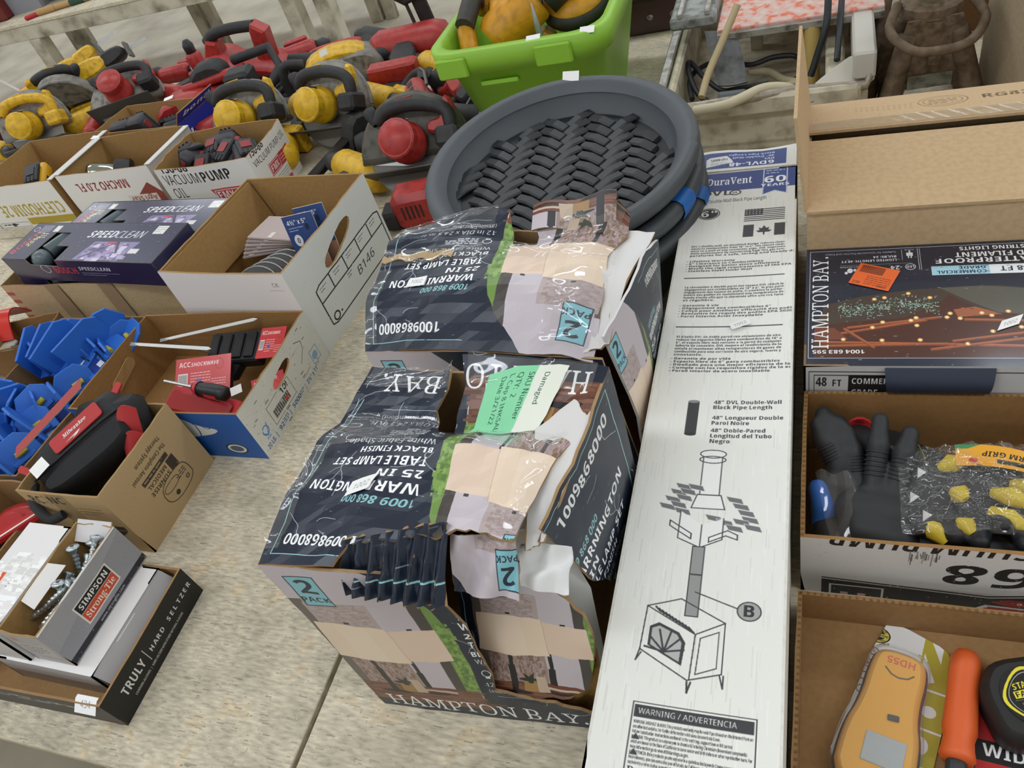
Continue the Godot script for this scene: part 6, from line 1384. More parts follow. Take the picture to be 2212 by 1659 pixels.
func build_tools() -> void:
	var ye := mat("e6b820", 0.42, {"tex": "dusty", "scale": 6.0})
	var rd := mat("b3322e", 0.42, {"tex": "dusty", "scale": 6.0})
	var bk := mat("2c2c2e", 0.6, {"tex": "dusty", "scale": 7.0})
	var gy := mat("8f8c86", 0.55, {"tex": "grime", "scale": 6.0})
	var gd := mat("5b594f", 0.55, {"tex": "grime", "scale": 6.0})
	var og := mat("e9541f", 0.4)
	# yellow group at the left
	round_saw("yellow circular saw with a broad grey guard at the left end of the tools", V(-2.88, 0.112, -2.17), V(-24, 24, 0), ye, gy, ye, 1.25)
	round_saw("dusty yellow circular saw behind the first one, black knob up", V(-2.9, 0.112, -2.42), V(-26, 200, 0), ye, gy, bk, 1.1)
	stab_saw("yellow reciprocating saw pointing right, white tag on its body", V(-2.86, 0.16, -2.5), V(-30, 26, 10), ye, bk)
	stab_saw("old yellow saw with an empty battery socket at the back left", V(-3.1, 0.14, -2.58), V(-20, 40, 14), ye, ye)
	drill("yellow and black drill half under the reciprocating saw", V(-3.06, 0.06, -2.38), V(80, 30, 0), ye, bk, 1.2)
	drill("yellow drill body lying at the left picture edge", V(-3.12, 0.05, -2.15), V(84, -20, 0), ye, bk, 1.2)
	var t := tool("scaling_handle", "orange-red spool-shaped grip on a bent white rod, far left", "tool", V(-3.36, 0.0, -2.5), V(0, 30, 0))
	part(t, "spool_grip", Mb.new(og).at(V(-0.02, 0.28, -0.05), V(0, 0, -58)).lathe([[0.018, -0.06], [0.042, -0.06], [0.04, -0.05], [0.028, -0.04], [0.026, 0.04], [0.034, 0.055], [0.038, 0.06], [0.018, 0.06]], 18))
	part(t, "rod", Mb.new(mat("d8d4cc", 0.4)).tube(curve([V(-0.06, 0.255, -0.05), V(0.0, 0.2, -0.04), V(0.08, 0.12, 0.0)], 4), 0.007, 8))
	part(t, "body_tube", Mb.new(og).tube([V(-0.12, 0.05, 0.1), V(0.0, 0.09, 0.05), V(0.12, 0.12, -0.02)], 0.028, 12))
	part(t, "foot", Mb.new(og).box(V(-0.05, 0.025, 0.08), V(0.14, 0.05, 0.05), 0.01))
	t = tool("battery_block", "dark red and black battery block at the left picture edge", "battery", V(-3.42, 0.05, -2.35), V(0, 20, 0))
	part(t, "block", Mb.new(mat("3a1c20", 0.5)).box(V(0, 0, 0), V(0.14, 0.1, 0.1), 0.012))
	part(t, "cap", Mb.new(bk).box(V(0.01, 0.056, 0), V(0.12, 0.012, 0.09), 0.004))
	# grey guard saw with red motor
	var s := round_saw("red saw lying on its side, big grey guard with a white tag", V(-2.5, 0.112, -2.3), V(-58, 26, 0), rd, gy, bk, 1.3)
	sticker(s, V(-0.05, 0.06, 0.03), V(1, 0.2, 0), V(-0.2, 1, 0), 0.045, 0.02, "tag")
	drill("small red and black driver standing among the saws", V(-2.6, 0.1, -2.53), V(64, 40, -30), rd, bk, 1.1)
	drill("red impact driver with a chrome nose behind the driver", V(-2.46, 0.07, -2.6), V(80, 10, 0), rd, bk)
	drill("red and black cut-out tool standing upright at the back", V(-2.34, 0.1, -2.58), V(0, -30, 90), rd, bk)
	drill("dark red driver pushed against the big grey guard", V(-2.62, 0.06, -2.18), V(80, -60, 0), rd, bk)
	# large red machines
	t = tool("carry_vacuum", "big red machine with a black arched carry handle on top", "vacuum", V(-2.03, 0.0, -2.5), V(0, 8, 0))
	part(t, "body", Mb.new(rd).prism(rounded(pv([-0.17, 0.02, 0.14, 0.02, 0.17, 0.07, 0.09, 0.11, -0.03, 0.12, -0.08, 0.165, -0.16, 0.16, -0.19, 0.08]), 1), -0.09, 0.09, 0.02, true))
	part(t, "front_post", Mb.new(rd).prism(pv([0.05, 0.09, 0.115, 0.085, 0.13, 0.2, 0.085, 0.235, 0.07, 0.21]), -0.035, 0.035, 0.008))
	part(t, "rear_post", Mb.new(rd).prism(pv([-0.16, 0.15, -0.08, 0.15, -0.08, 0.2, -0.12, 0.215]), -0.035, 0.035, 0.008))
	part(t, "carry_handle", Mb.new(bk).tube(curve([V(-0.13, 0.2, 0), V(-0.085, 0.225, 0), V(0.0, 0.228, 0), V(0.085, 0.22, 0)], 4), 0.021, 10))
	part(t, "base_plate", Mb.new(bk).box(V(0, 0.012, 0), V(0.3, 0.024, 0.16), 0.005))
	part(t, "nozzle", Mb.new(bk).at(V(0.17, 0.06, 0.02), V(0, 0, -96)).lathe([[0, 0], [0.04, 0], [0.037, 0.1], [0.045, 0.12], [0.045, 0.16], [0.036, 0.17]], 18))
	part(t, "grille", Mb.new(mat("18181a", 0.5)).box(V(0.1, 0.045, 0.092), V(0.1, 0.05, 0.006), 0.002))
	t = tool("band_saw", "red band saw with a black boxy motor and battery, in front of the big machine", "saw", V(-2.08, 0.0, -2.27), V(0, 14, 0))
	part(t, "deck", Mb.new(rd).prism(rounded(pv([-0.22, 0.03, 0.08, 0.03, 0.1, 0.09, -0.06, 0.13, -0.2, 0.11]), 1), -0.07, 0.07, 0.014, true))
	part(t, "arm", Mb.new(rd).tube([V(-0.1, 0.12, -0.03), V(0.06, 0.135, -0.03), V(0.16, 0.14, -0.03)], 0.018, 10))
	part(t, "motor_cover", Mb.new(bk).prism(rounded(pv([-0.08, 0.1, 0.06, 0.11, 0.09, 0.15, 0.05, 0.19, -0.05, 0.18]), 1), -0.1, -0.02, 0.014, true))
	part(t, "battery", Mb.new(bk).box(V(0.17, 0.12, 0.06), V(0.1, 0.1, 0.09), 0.012))
	part(t, "battery_band", Mb.new(rd).box(V(0.17, 0.09, 0.106), V(0.08, 0.014, 0.002)))
	part(t, "frame_handle", Mb.new(bk).tube([V(0.12, 0.17, -0.05), V(0.27, 0.18, -0.05), V(0.3, 0.12, 0.0), V(0.22, 0.06, 0.08)], 0.018, 8))
	part(t, "lower_red", Mb.new(rd).box(V(0.05, 0.04, 0.09), V(0.2, 0.06, 0.05), 0.012))
	part(t, "black_socket", Mb.new(mat("141416", 0.4)).box(V(-0.13, 0.05, 0.075), V(0.14, 0.06, 0.02), 0.008))
	sticker(t, V(-0.14, 0.128, 0.03), V(1, 0.1, 0), V(0, 0.2, -1), 0.04, 0.02, "tag")
	# back centre
	stab_saw("slim dark red saw at the back, behind the hammer drill", V(-1.7, 0.05, -2.56), V(-78, 20, 0), rd, bk)
	t = tool("rotary_hammer", "yellow rotary hammer with a dusty grey gearbox at the back", "hammer drill", V(-1.56, 0.078, -2.36), V(0, 24, 0))
	part(t, "body", Mb.new(ye).prism(rounded(pv([-0.14, -0.06, 0.06, -0.07, 0.12, 0.0, 0.1, 0.06, -0.02, 0.08, -0.13, 0.05]), 2), -0.05, 0.05, 0.014, true))
	part(t, "gearbox", Mb.new(gy).prism(rounded(pv([-0.05, -0.065, 0.13, -0.065, 0.16, 0.0, 0.1, 0.055, -0.05, 0.05]), 2), -0.058, 0.058, 0.012, true))
	part(t, "nose", Mb.new(bk).at(V(0.14, 0, 0), V(0, 0, -90)).lathe([[0.03, 0], [0.028, 0.05], [0.02, 0.08], [0, 0.082]], 14))
	part(t, "rear_handle", Mb.new(bk).tube(curve([V(-0.12, 0.05, 0), V(-0.19, 0.06, 0), V(-0.2, -0.04, 0), V(-0.12, -0.06, 0)], 4), 0.018, 9))
	part(t, "vent_band", Mb.new(mat("6a6862", 0.6)).box(V(0.04, -0.03, 0.0585), V(0.1, 0.02, 0.002)))
	s = drill("stout red impact wrench with a white tag at the back right", V(-1.38, 0.075, -2.47), V(86, 186, 0), rd, bk, 1.9)
	sticker(s, V(-0.02, 0.064, 0.0), V(1, 0, 0), V(0, 0, 1), 0.04, 0.022, "tag")
	drill("black-gripped yellow drill between hammer and impact wrench", V(-1.5, 0.05, -2.58), V(84, 60, 0), ye, bk, 1.1)
	t = tool("framing_nailer", "tall black nailer standing on its magazine beside the green tote", "nailer", V(-1.27, 0.0, -2.56), V(0, 30, 6))
	part(t, "magazine", Mb.new(bk).box(V(0, 0.19, 0), V(0.05, 0.38, 0.035), 0.006))
	part(t, "rail", Mb.new(mat("4a4c50", 0.4, {"metal": 0.5})).box(V(-0.045, 0.19, 0), V(0.012, 0.36, 0.03), 0.002))
	part(t, "driver_head", Mb.new(bk).prism(rounded(pv([-0.08, 0.2, 0.03, 0.2, 0.05, 0.3, 0.0, 0.36, -0.07, 0.32]), 1), -0.04, 0.04, 0.01))
	part(t, "hook", Mb.new(mat("8d8a86", 0.4, {"metal": 0.6})).tube([V(-0.06, 0.3, 0.03), V(-0.12, 0.31, 0.04), V(-0.13, 0.29, 0.04)], 0.005, 6))
	part(t, "foot", Mb.new(rd).box(V(0, 0.02, 0.02), V(0.1, 0.04, 0.07), 0.008))
	drill("yellow and black drill lying by the tote, handle to the right", V(-1.18, 0.06, -2.3), V(80, 150, 0), ye, bk, 1.3)
	drill("black impact driver with a yellow ring next to the rotary hammer", V(-1.36, 0.055, -2.28), V(82, 30, 0), bk, ye, 1.2)
	drill("compact yellow driver behind the middle circular saw", V(-1.3, 0.055, -2.12), V(82, -30, 0), ye, bk, 1.2)
	drill("dark dusty driver lying between the band saw and the middle saw", V(-1.66, 0.05, -2.24), V(84, 100, 0), bk, bk, 1.1)
	drill("black drill with a yellow foot wedged behind the track", V(-1.2, 0.055, -1.98), V(82, 60, 0), bk, ye, 1.1)
	t = tool("pry_jaws", "dark worn pliers and bits heaped beside the band saw", "pliers", V(-1.76, 0.0, -2.36), V(0, 40, 0))
	for q in [-1, 1]: part(t, "jaw", Mb.new(mat("4a4640", 0.45, {"metal": 0.5})).tube(curve([V(-0.1, 0.05, 0.02 * q), V(0, 0.07, 0.006 * q), V(0.06, 0.06, -0.012 * q), V(0.11, 0.05, -0.004 * q)], 4), 0.011, 8))
	for q in [-1, 1]: part(t, "grip", Mb.new(rd).tube([V(-0.17, 0.03, 0.035 * q), V(-0.1, 0.05, 0.02 * q)], 0.014, 8))
	part(t, "rest", Mb.new(bk).box(V(0.0, 0.022, 0), V(0.16, 0.044, 0.06), 0.01))
	# front centre
	s = round_saw("yellow circular saw in the middle, black grip outlined in yellow", V(-1.4, 0.112, -1.97), V(-30, -8, 4), ye, gy, bk, 1.25)
	sticker(s, V(0.05, 0.15, 0.055), V(1, 0.2, 0), V(0, 1, 0.2), 0.03, 0.016, "tag")
	round_saw("yellow circular saw behind the pump oil carton, grey guard to the left", V(-1.7, 0.112, -1.95), V(-34, 4, 4), ye, gy, bk, 1.2)
	drill("yellow driver with a white tag between the two circular saws", V(-1.58, 0.065, -2.12), V(84, 170, 0), ye, bk, 1.4)
	drill("yellow and black drill lying in front, next to the records box", V(-1.22, 0.055, -1.7), V(84, 150, 0), ye, bk, 1.4)
	t = tool("saw_track", "long black track with a yellow edge leaning by the front drill", "track", V(-1.34, 0.0, -1.78), V(0, 60, 0))
	part(t, "channel", Mb.new(mat("161618", 0.3)).at(V(0, 0.05, 0), V(0, 0, 14)).box(Vector3.ZERO, V(0.3, 0.02, 0.04), 0.004))
	part(t, "yellow_edge", Mb.new(ye).at(V(0.02, 0.062, 0.012), V(0, 0, 14)).box(Vector3.ZERO, V(0.22, 0.006, 0.006), 0.001))
	part(t, "clamp", Mb.new(bk).prism(rounded(pv([0.06, 0.0, 0.16, 0.0, 0.16, 0.12, 0.1, 0.13, 0.06, 0.06]), 1), -0.03, 0.03, 0.008))
	part(t, "end_stop", Mb.new(bk).box(V(-0.13, 0.01, 0), V(0.03, 0.03, 0.04), 0.004))
	# red group beside the planters
	t = stab_saw("bright red saw with a white tag, nose toward the viewer", V(-1.12, 0.08, -2.02), V(-60, -62, 0), rd, bk)
	sticker(t, V(-0.02, 0.041, 0.0), V(1, 0, 0), V(0, 0, -1), 0.04, 0.022, "tag")
	part(t, "hex_key", Mb.new(mat("6a6864", 0.4, {"metal": 0.6})).tube([V(0.02, 0.05, 0.02), V(-0.08, 0.055, 0.02), V(-0.1, 0.05, 0.03)], 0.005, 6))
	stab_saw("second red saw with a black grip, close to the green tote", V(-0.99, 0.1, -2.06), V(-50, -66, 8), rd, bk)
	grinder("red grinder with a black barrel beside the planters", V(-0.95, 0.1, -1.86), V(10, 160, 0), rd, bk)
	round_saw("red circular saw with a worn olive guard, nearest the planters", V(-0.99, 0.112, -1.66), V(-40, 6, 0), rd, gd, bk, 1.35)
	t = tool("motor_block", "dusty red motor block with cooling slots, in front of the olive saw", "motor", V(-0.94, 0.0, -1.5), V(0, 12, 0))
	part(t, "housing", Mb.new(rd).box(V(0, 0.05, 0), V(0.12, 0.1, 0.09), 0.016))
	for q in 5: part(t, "cooling_slot", Mb.new(mat("3a1a18", 0.6)).box(V(-0.03 + 0.012 * q, 0.055, 0.0455), V(0.005, 0.035, 0.002)))
	part(t, "bracket", Mb.new(bk).box(V(-0.075, 0.03, 0.0), V(0.05, 0.05, 0.07), 0.008))
	for q in [["yellow and black drill lying between the left saws", V(-2.74, 0.06, -2.32), 40.0, ye, bk, 1.2], ["yellow drill wedged in front of the two circular saws", V(-1.55, 0.06, -1.88), 120.0, ye, bk, 1.2], ["black drill lying left of the olive-guarded saw", V(-1.16, 0.055, -1.86), 20.0, bk, bk, 1.1], ["black and yellow driver lying against the green tote", V(-1.08, 0.06, -2.26), 70.0, bk, ye, 1.2], ["red driver lying left of the band saw", V(-2.36, 0.06, -2.4), -20.0, rd, bk, 1.2], ["dark red driver lying behind the black vacuum nozzle", V(-1.86, 0.06, -2.62), 30.0, rd, bk, 1.1], ["yellow-footed black driver behind the rotary hammer", V(-1.58, 0.055, -2.66), 150.0, bk, ye, 1.1], ["red drill with a black grip right of the blue flap", V(-1.92, 0.06, -2.12), 60.0, rd, bk, 1.2]]:
		drill(q[0], q[1], V(83, q[2], 0), q[3], q[4], q[5])

# ---------------------------------------------------------------- behind: tote, case, tile saw, jack stand, cartons, far table
func build_background() -> void:
	tote()
	var dk := mat("43282a", 0.3)
	var t := thing("travel_case", "dark maroon case with metal studs behind the green tote", "case", V(-0.63, 0, -2.62), 3)
	part(t, "shell", Mb.new(dk).box(V(0, 0.1, 0), V(0.44, 0.2, 0.4), 0.006))
	part(t, "lid_band", Mb.new(mat("2a1a1a", 0.4)).box(V(0, 0.105, 0), V(0.446, 0.012, 0.406), 0.002))
	for q in [[0.12, 0.16], [0.13, 0.05], [-0.12, 0.16], [0.2, 0.05]]: part(t, "stud", Mb.new(mat("8d8480", 0.35, {"metal": 0.8})).at(V(q[0], q[1], 0.2), V(90, 0, 0)).lathe([[0.011, 0], [0.009, 0.005], [0, 0.007]], 12))
	tile_saw()
	jack_stand()
	t = thing("worn_carton", "torn brown carton holding bottles, far right corner", "carton", V(0.505, 0, -1.72), 10)
	carton(t, 0.32, 0.3, 0.3, {"in": kraft("8d7048"), "front": kraft("9c7f55"), "left": kraft("ab9a80"), "bulge": 0.012, "wave": 0.02})
	sticker(t, V(-0.158, 0.285, 0.1), V(0.2, 0.2, 1), V(-0.2, 1, 0.0), 0.04, 0.02, "tag")
	for i in 3:
		var b := thing("glass_bottle", ["black bottle with a green band in the torn carton", "clear bottle behind the black one in the torn carton", "dark bottle at the right of the torn carton"][i], "bottle", [V(0.45, 0.005, -1.66), V(0.44, 0.005, -1.79), V(0.575, 0.005, -1.68)][i])
		part(b, "bottle_body", Mb.new(mat(["1c1e20", "c4c8c0", "26221e"][i], 0.12)).lathe([[0, 0], [0.055, 0], [0.06, 0.01], [0.06, 0.22], [0.05, 0.26], [0.02, 0.29], [0.018, 0.33], [0, 0.33]], 20))
		part(b, "band", Mb.new(mat(["3f8a4e", "9c9a8a", "5a4a3a"][i], 0.4)).lathe([[0.0605, 0.16], [0.0612, 0.162], [0.0612, 0.21], [0.0605, 0.212]], 20))
	far_table()

func tote() -> void:
	var g := mat("8fc238", 0.42)
	var t := thing("storage_tote", "bright lime green plastic tote holding yellow tools", "tote", V(-0.676, 0, -2.015), 0)
	var W := 0.45
	var D := 0.6
	var H := 0.32
	var ring := func(y: float, ins: float) -> Array:
		var p: Array = []
		for q in rrect(W - ins * 2, D - ins * 2, 0.07, 5): p.append(V(q.x, y, q.y))
		return p
	var rings: Array = [ring.call(0.0, 0.075), ring.call(0.26, 0.022), ring.call(0.262, 0.0), ring.call(0.318, -0.004), ring.call(H, 0.002), ring.call(H, 0.018), ring.call(0.3, 0.022), ring.call(0.006, 0.08)]
	var mb := Mb.new(g)
	mb.smooth(0)
	for i in rings.size() - 1:
		var n: int = rings[i].size()
		for k in n:
			var j := (k + 1) % n
			mb.quad(rings[i][j], rings[i][k], rings[i + 1][k], rings[i + 1][j])
	mb.flat()
	part(t, "tub_wall", mb)
	part(t, "tub_floor", Mb.new(g).box(V(0, 0.006, 0), V(W - 0.2, 0.008, D - 0.2)))
	for q in [[-0.16, 0.08], [0.1, 0.09]]: part(t, "rim_lug", Mb.new(g).box(V(q[0], 0.285, D / 2 + 0.004), V(q[1], 0.05, 0.014), 0.004))
	part(t, "grip_rib", Mb.new(g).at(V(-0.06, 0.225, D / 2 - 0.026), V(-10, 0, 0)).box(Vector3.ZERO, V(0.1, 0.012, 0.012), 0.003))
	part(t, "moulded_panel", Mb.new(g).at(V(0.02, 0.12, D / 2 - 0.047), V(-12, 0, 0)).box(Vector3.ZERO, V(0.22, 0.17, 0.012), 0.005))
	for q in [[0.055, -0.5], [0.185, 0.0]]: sticker(t, V(q[0], H + 0.001, D / 2 - 0.01), V(1, 0, q[1] * 0.2), V(0, 0.6, -1), 0.034, 0.018, "tag")
	var ye := mat("dd9c1c", 0.45, {"tex": "dusty", "scale": 5.0})
	var bk := mat("3a3936", 0.6, {"tex": "dusty", "scale": 7.0})
	var a := thing("blower_body", "old yellow tool with an open loop grip, left in the green tote", "tool", V(-0.79, 0.012, -1.86), 0, "yellow tools in the tote")
	var o := V(0.79, -0.012, 1.86)
	part(a, "loop_grip", Mb.new(ye).tube(curve([o + V(-0.83, 0.27, -1.83), o + V(-0.845, 0.33, -1.9), o + V(-0.82, 0.37, -1.98), o + V(-0.77, 0.36, -1.97), o + V(-0.76, 0.3, -1.87)], 5), 0.024, 10))
	part(a, "vented_head", Mb.new(ye).at(o + V(-0.8, 0.32, -2.0), V(0, 10, -20)).box(Vector3.ZERO, V(0.11, 0.06, 0.09), 0.02))
	var sl := Mb.new(mat("5a3c10", 0.6))
	for i in 5: sl.at(o + V(-0.835 + 0.018 * i, 0.345 - 0.007 * i, -1.975), V(0, 10, -20)).box(Vector3.ZERO, V(0.007, 0.02, 0.06), 0.002)
	part(a, "vent_slots", sl)
	part(a, "base_block", Mb.new(ye).box(o + V(-0.765, 0.14, -1.89), V(0.07, 0.25, 0.08), 0.02))
	part(a, "rubber_grip", Mb.new(bk).tube([o + V(-0.838, 0.325, -1.86), o + V(-0.83, 0.362, -1.94)], 0.026, 10))
	a = thing("motor_drill", "yellow and dusty black motor housing in the middle of the tote", "tool", V(-0.68, 0.012, -1.95), 0, "yellow tools in the tote")
	o = V(0.68, -0.012, 1.95)
	part(a, "housing", Mb.new(ye).at(o + V(-0.71, 0.31, -1.93), V(0, 30, -62)).lathe([[0, -0.1], [0.05, -0.098], [0.06, -0.08], [0.06, 0.04], [0.055, 0.05], [0, 0.05]], 20))
	part(a, "black_end", Mb.new(bk).at(o + V(-0.66, 0.335, -1.955), V(0, 30, -62)).lathe([[0, 0], [0.06, 0], [0.062, 0.05], [0.05, 0.075], [0.02, 0.085], [0.018, 0.12], [0, 0.12]], 20))
	part(a, "stand_block", Mb.new(ye).box(o + V(-0.68, 0.13, -1.96), V(0.07, 0.24, 0.08), 0.02))
	part(a, "badge", Mb.new(mat("2a2a2a", 0.5)).at(o + V(-0.735, 0.245, -1.86), V(-40, 20, 0)).box(Vector3.ZERO, V(0.04, 0.02, 0.002)))
	a = thing("dust_cap", "round yellow cap with handwriting and a black rim, right in the tote", "tool", V(-0.585, 0.012, -2.02), 0, "yellow tools in the tote")
	part(a, "cap", Mb.new(ye).at(V(0, 0.28, 0), V(24, 0, 0)).lathe([[0, 0.04], [0.06, 0.038], [0.085, 0.025], [0.09, 0.0], [0.085, -0.02], [0, -0.02]], 26))
	part(a, "rim", Mb.new(bk).at(V(0, 0.28, -0.004), V(24, 0, 0)).lathe([[0.088, -0.02], [0.1, -0.015], [0.102, 0.012], [0.09, 0.02]], 26))
	part(a, "support", Mb.new(bk).cyl(0.045, 0.0, 0.26, 16, 0.01))
	part(a, "scrawl", Mb.new(mat("4a3a14", 0.7)).at(V(0.0, 0.322, 0.02), V(24, 0, 0)).tube([V(-0.03, 0, -0.02), V(-0.03, 0, 0.01), V(-0.02, 0, 0.02), V(-0.01, 0, 0.0)], 0.002, 4).tube([V(0.0, 0, 0.0), V(0.005, 0, 0.018), V(0.015, 0, 0.0), V(0.02, 0, 0.02)], 0.002, 4))
	a = thing("steel_rod", "short grey spike standing at the front of the tote", "rod", V(-0.62, 0.012, -1.8))
	part(a, "rod", Mb.new(mat("9a9a9a", 0.35, {"metal": 0.7})).at(Vector3.ZERO, V(-6, 0, 4)).lathe([[0, 0], [0.01, 0], [0.008, 0.3], [0.002, 0.35], [0, 0.352]], 10))

func tile_saw() -> void:
	var cr := mat("d3cbb4", 0.55, {"tex": "dusty", "scale": 3.0})
	var al := mat("b9b8b4", 0.4, {"metal": 0.5, "tex": "grime", "scale": 5.0})
	var t := thing("tile_saw", "cream tile saw tray with red-splashed table, hoses and black cord", "tile saw", V(-0.1, 0, -2.0), 0)
	var o := -t.position
	# tray: x -0.35..0.11, z -2.3..-1.65
	part(t, "tray_base", Mb.new(cr).box(o + V(-0.12, 0.02, -1.985), V(0.42, 0.03, 0.6), 0.01))
	part(t, "tray_wall", Mb.new(cr).box(o + V(-0.13, 0.065, -1.695), V(0.4, 0.13, 0.02), 0.006))
	part(t, "tray_wall", Mb.new(cr).box(o + V(-0.325, 0.08, -1.985), V(0.02, 0.14, 0.58), 0.006))
	part(t, "tray_wall", Mb.new(cr).box(o + V(0.085, 0.065, -1.985), V(0.02, 0.13, 0.58), 0.006))
	part(t, "tray_lip", Mb.new(cr).box(o + V(-0.13, 0.118, -1.678), V(0.42, 0.045, 0.018), 0.007))
	part(t, "tray_rear_wall", Mb.new(cr).box(o + V(-0.12, 0.09, -2.27), V(0.42, 0.16, 0.02), 0.006))
	part(t, "side_rail", Mb.new(al).box(o + V(-0.352, 0.135, -2.0), V(0.022, 0.022, 0.56), 0.003))
	part(t, "table_plate", Mb.new(mat("ffffff", 0.6, {"tex": "splatter", "scale": 4.0})).box(o + V(-0.05, 0.2, -2.08), V(0.36, 0.012, 0.38), 0.002), "table splashed with orange-red slurry")
	part(t, "table_edge", Mb.new(al).box(o + V(-0.05, 0.19, -1.886), V(0.36, 0.018, 0.01), 0.002))
	part(t, "table_leg", Mb.new(cr).box(o + V(-0.16, 0.11, -2.15), V(0.03, 0.17, 0.03)))
	part(t, "table_leg", Mb.new(cr).box(o + V(0.05, 0.11, -2.15), V(0.03, 0.17, 0.03)))
	part(t, "fence_block", Mb.new(mat("9a9e9e", 0.5, {"tex": "grime", "scale": 6.0})).box(o + V(-0.29, 0.215, -2.03), V(0.11, 0.03, 0.2), 0.006))
	part(t, "fence_rib", Mb.new(al).box(o + V(-0.255, 0.235, -2.03), V(0.012, 0.012, 0.2), 0.002).box(o + V(-0.32, 0.235, -2.03), V(0.012, 0.012, 0.2), 0.002))
	var rub := Mb.new(mat("66686a", 0.75, {"tex": "grime", "scale": 7.0}))
	rub.sheet(func(u: float, v: float) -> Vector3: return o + V(-0.262 + 0.075 * u + 0.038 * v - 0.006 * v * u, 0.2 - 0.072 * v, -1.912 + 0.14 * v + 0.008 * sin(PI * u)), 6, 8, 0.004, mat("66686a", 0.75, {"tex": "grime", "scale": 7.0}), mat("2a2a2a", 0.7))
	part(t, "splash_guard", rub, "grey rubber splash guard")
	part(t, "guide_tube", Mb.new(mat("b8a67e", 0.5)).tube(curve([o + V(-0.179, 0.26, -1.884), o + V(-0.214, 0.2, -1.838), o + V(-0.245, 0.15, -1.789), o + V(-0.258, 0.12, -1.74)], 5), 0.0085, 9))
	part(t, "hose", Mb.new(mat("c9bea0", 0.5)).tube(curve([o + V(-0.262, 0.138, -1.645), o + V(-0.198, 0.15, -1.63), o + V(-0.163, 0.15, -1.653), o + V(-0.117, 0.145, -1.697), o + V(-0.068, 0.13, -1.715), o + V(-0.047, 0.1, -1.73)], 6), 0.011, 9))
	part(t, "hose", Mb.new(mat("b5a98c", 0.5)).tube(curve([o + V(-0.163, 0.08, -1.92), o + V(-0.118, 0.08, -1.907), o + V(-0.085, 0.08, -1.862), o + V(-0.053, 0.08, -1.835), o + V(-0.084, 0.08, -1.82), o + V(-0.134, 0.08, -1.79), o + V(-0.2, 0.07, -1.74)], 6), 0.009, 8))
	var blk := mat("1e1f24", 0.5)
	part(t, "power_cord", Mb.new(blk).tube(curve([o + V(-0.113, 0.1, -1.807), o + V(-0.175, 0.1, -1.802), o + V(-0.218, 0.1, -1.801), o + V(-0.261, 0.105, -1.859), o + V(-0.29, 0.11, -1.915), o + V(-0.308, 0.12, -1.93), o + V(-0.3, 0.115, -1.87), o + V(-0.271, 0.1, -1.793), o + V(-0.23, 0.09, -1.75)], 6), 0.0065, 7), "looped black cord")
	part(t, "power_cord", Mb.new(blk).tube(curve([o + V(-0.285, 0.1, -1.774), o + V(-0.302, 0.1, -1.88), o + V(-0.277, 0.1, -1.94), o + V(-0.232, 0.1, -1.955), o + V(-0.161, 0.1, -1.915), o + V(-0.108, 0.105, -1.928), o + V(-0.055, 0.1, -1.926), o + V(-0.039, 0.09, -1.87), o + V(-0.06, 0.08, -1.84)], 6), 0.0065, 7), "second loop of black cord")
	part(t, "power_cord", Mb.new(blk).tube(curve([o + V(0.014, 0.25, -1.9), o + V(0.01, 0.2, -1.85), o + V(-0.008, 0.14, -1.831), o + V(-0.022, 0.1, -1.816)], 6), 0.008, 7), "black cord hanging over the table edge")
	part(t, "crank_rod", Mb.new(blk).tube([o + V(0.042, 0.22, -1.918), o + V(0.033, 0.15, -1.775)], 0.007, 7))
	part(t, "upright_tube", Mb.new(mat("c4a860", 0.5)).tube([o + V(-0.02, 0.04, -1.86), o + V(-0.02, 0.19, -1.9)], 0.018, 10))
	part(t, "arm_rail", Mb.new(mat("c6c2b8", 0.45)).box(o + V(0.085, 0.17, -1.86), V(0.045, 0.06, 0.34), 0.005))
	part(t, "arm_rail", Mb.new(cr).box(o + V(0.03, 0.12, -1.83), V(0.04, 0.04, 0.26), 0.005))
	part(t, "bracket", Mb.new(mat("cdc8bc", 0.5)).at(o + V(0.04, 0.135, -1.705), V(-50, 0, 0)).prism(rounded(pv([-0.075, -0.05, 0.065, -0.02, 0.07, 0.05, 0.03, 0.06, -0.03, 0.02, -0.075, -0.02]), 1), -0.004, 0.004, 0.001))
	for q in [[0.092, 0.17, -1.735, 0.014], [-0.018, 0.112, -1.68, 0.009]]: part(t, "bolt", Mb.new(al).at(o + V(q[0], q[1], q[2]), V(40, 0, 0)).cyl(q[3], 0, 0.012, 6, 0.002))
	part(t, "drain_bar", Mb.new(mat("b0a698", 0.4, {"metal": 0.4, "tex": "dusty", "scale": 6.0})).tube([o + V(-0.26, 0.135, -1.668), o + V(-0.164, 0.138, -1.672), o + V(-0.049, 0.135, -1.69), o + V(0.026, 0.13, -1.69), o + V(0.09, 0.13, -1.688), o + V(0.096, 0.15, -1.7)], 0.011, 9))
	part(t, "hose_fitting", Mb.new(mat("55585a", 0.5)).at(o + V(-0.185, 0.132, -1.7), V(0, 0, 90)).cyl(0.014, -0.03, 0.03, 12, 0.003).use(mat("b8b088", 0.5)).at(o + V(-0.14, 0.13, -1.7), V(0, 0, 90)).cyl(0.013, -0.015, 0.02, 10, 0.003))
	part(t, "drain_hole", Mb.new(mat("6a3a38", 0.7)).at(o + V(-0.12, 0.1, -2.2), V(90, 0, 0)).cyl(0.02, -0.002, 0.063, 16))

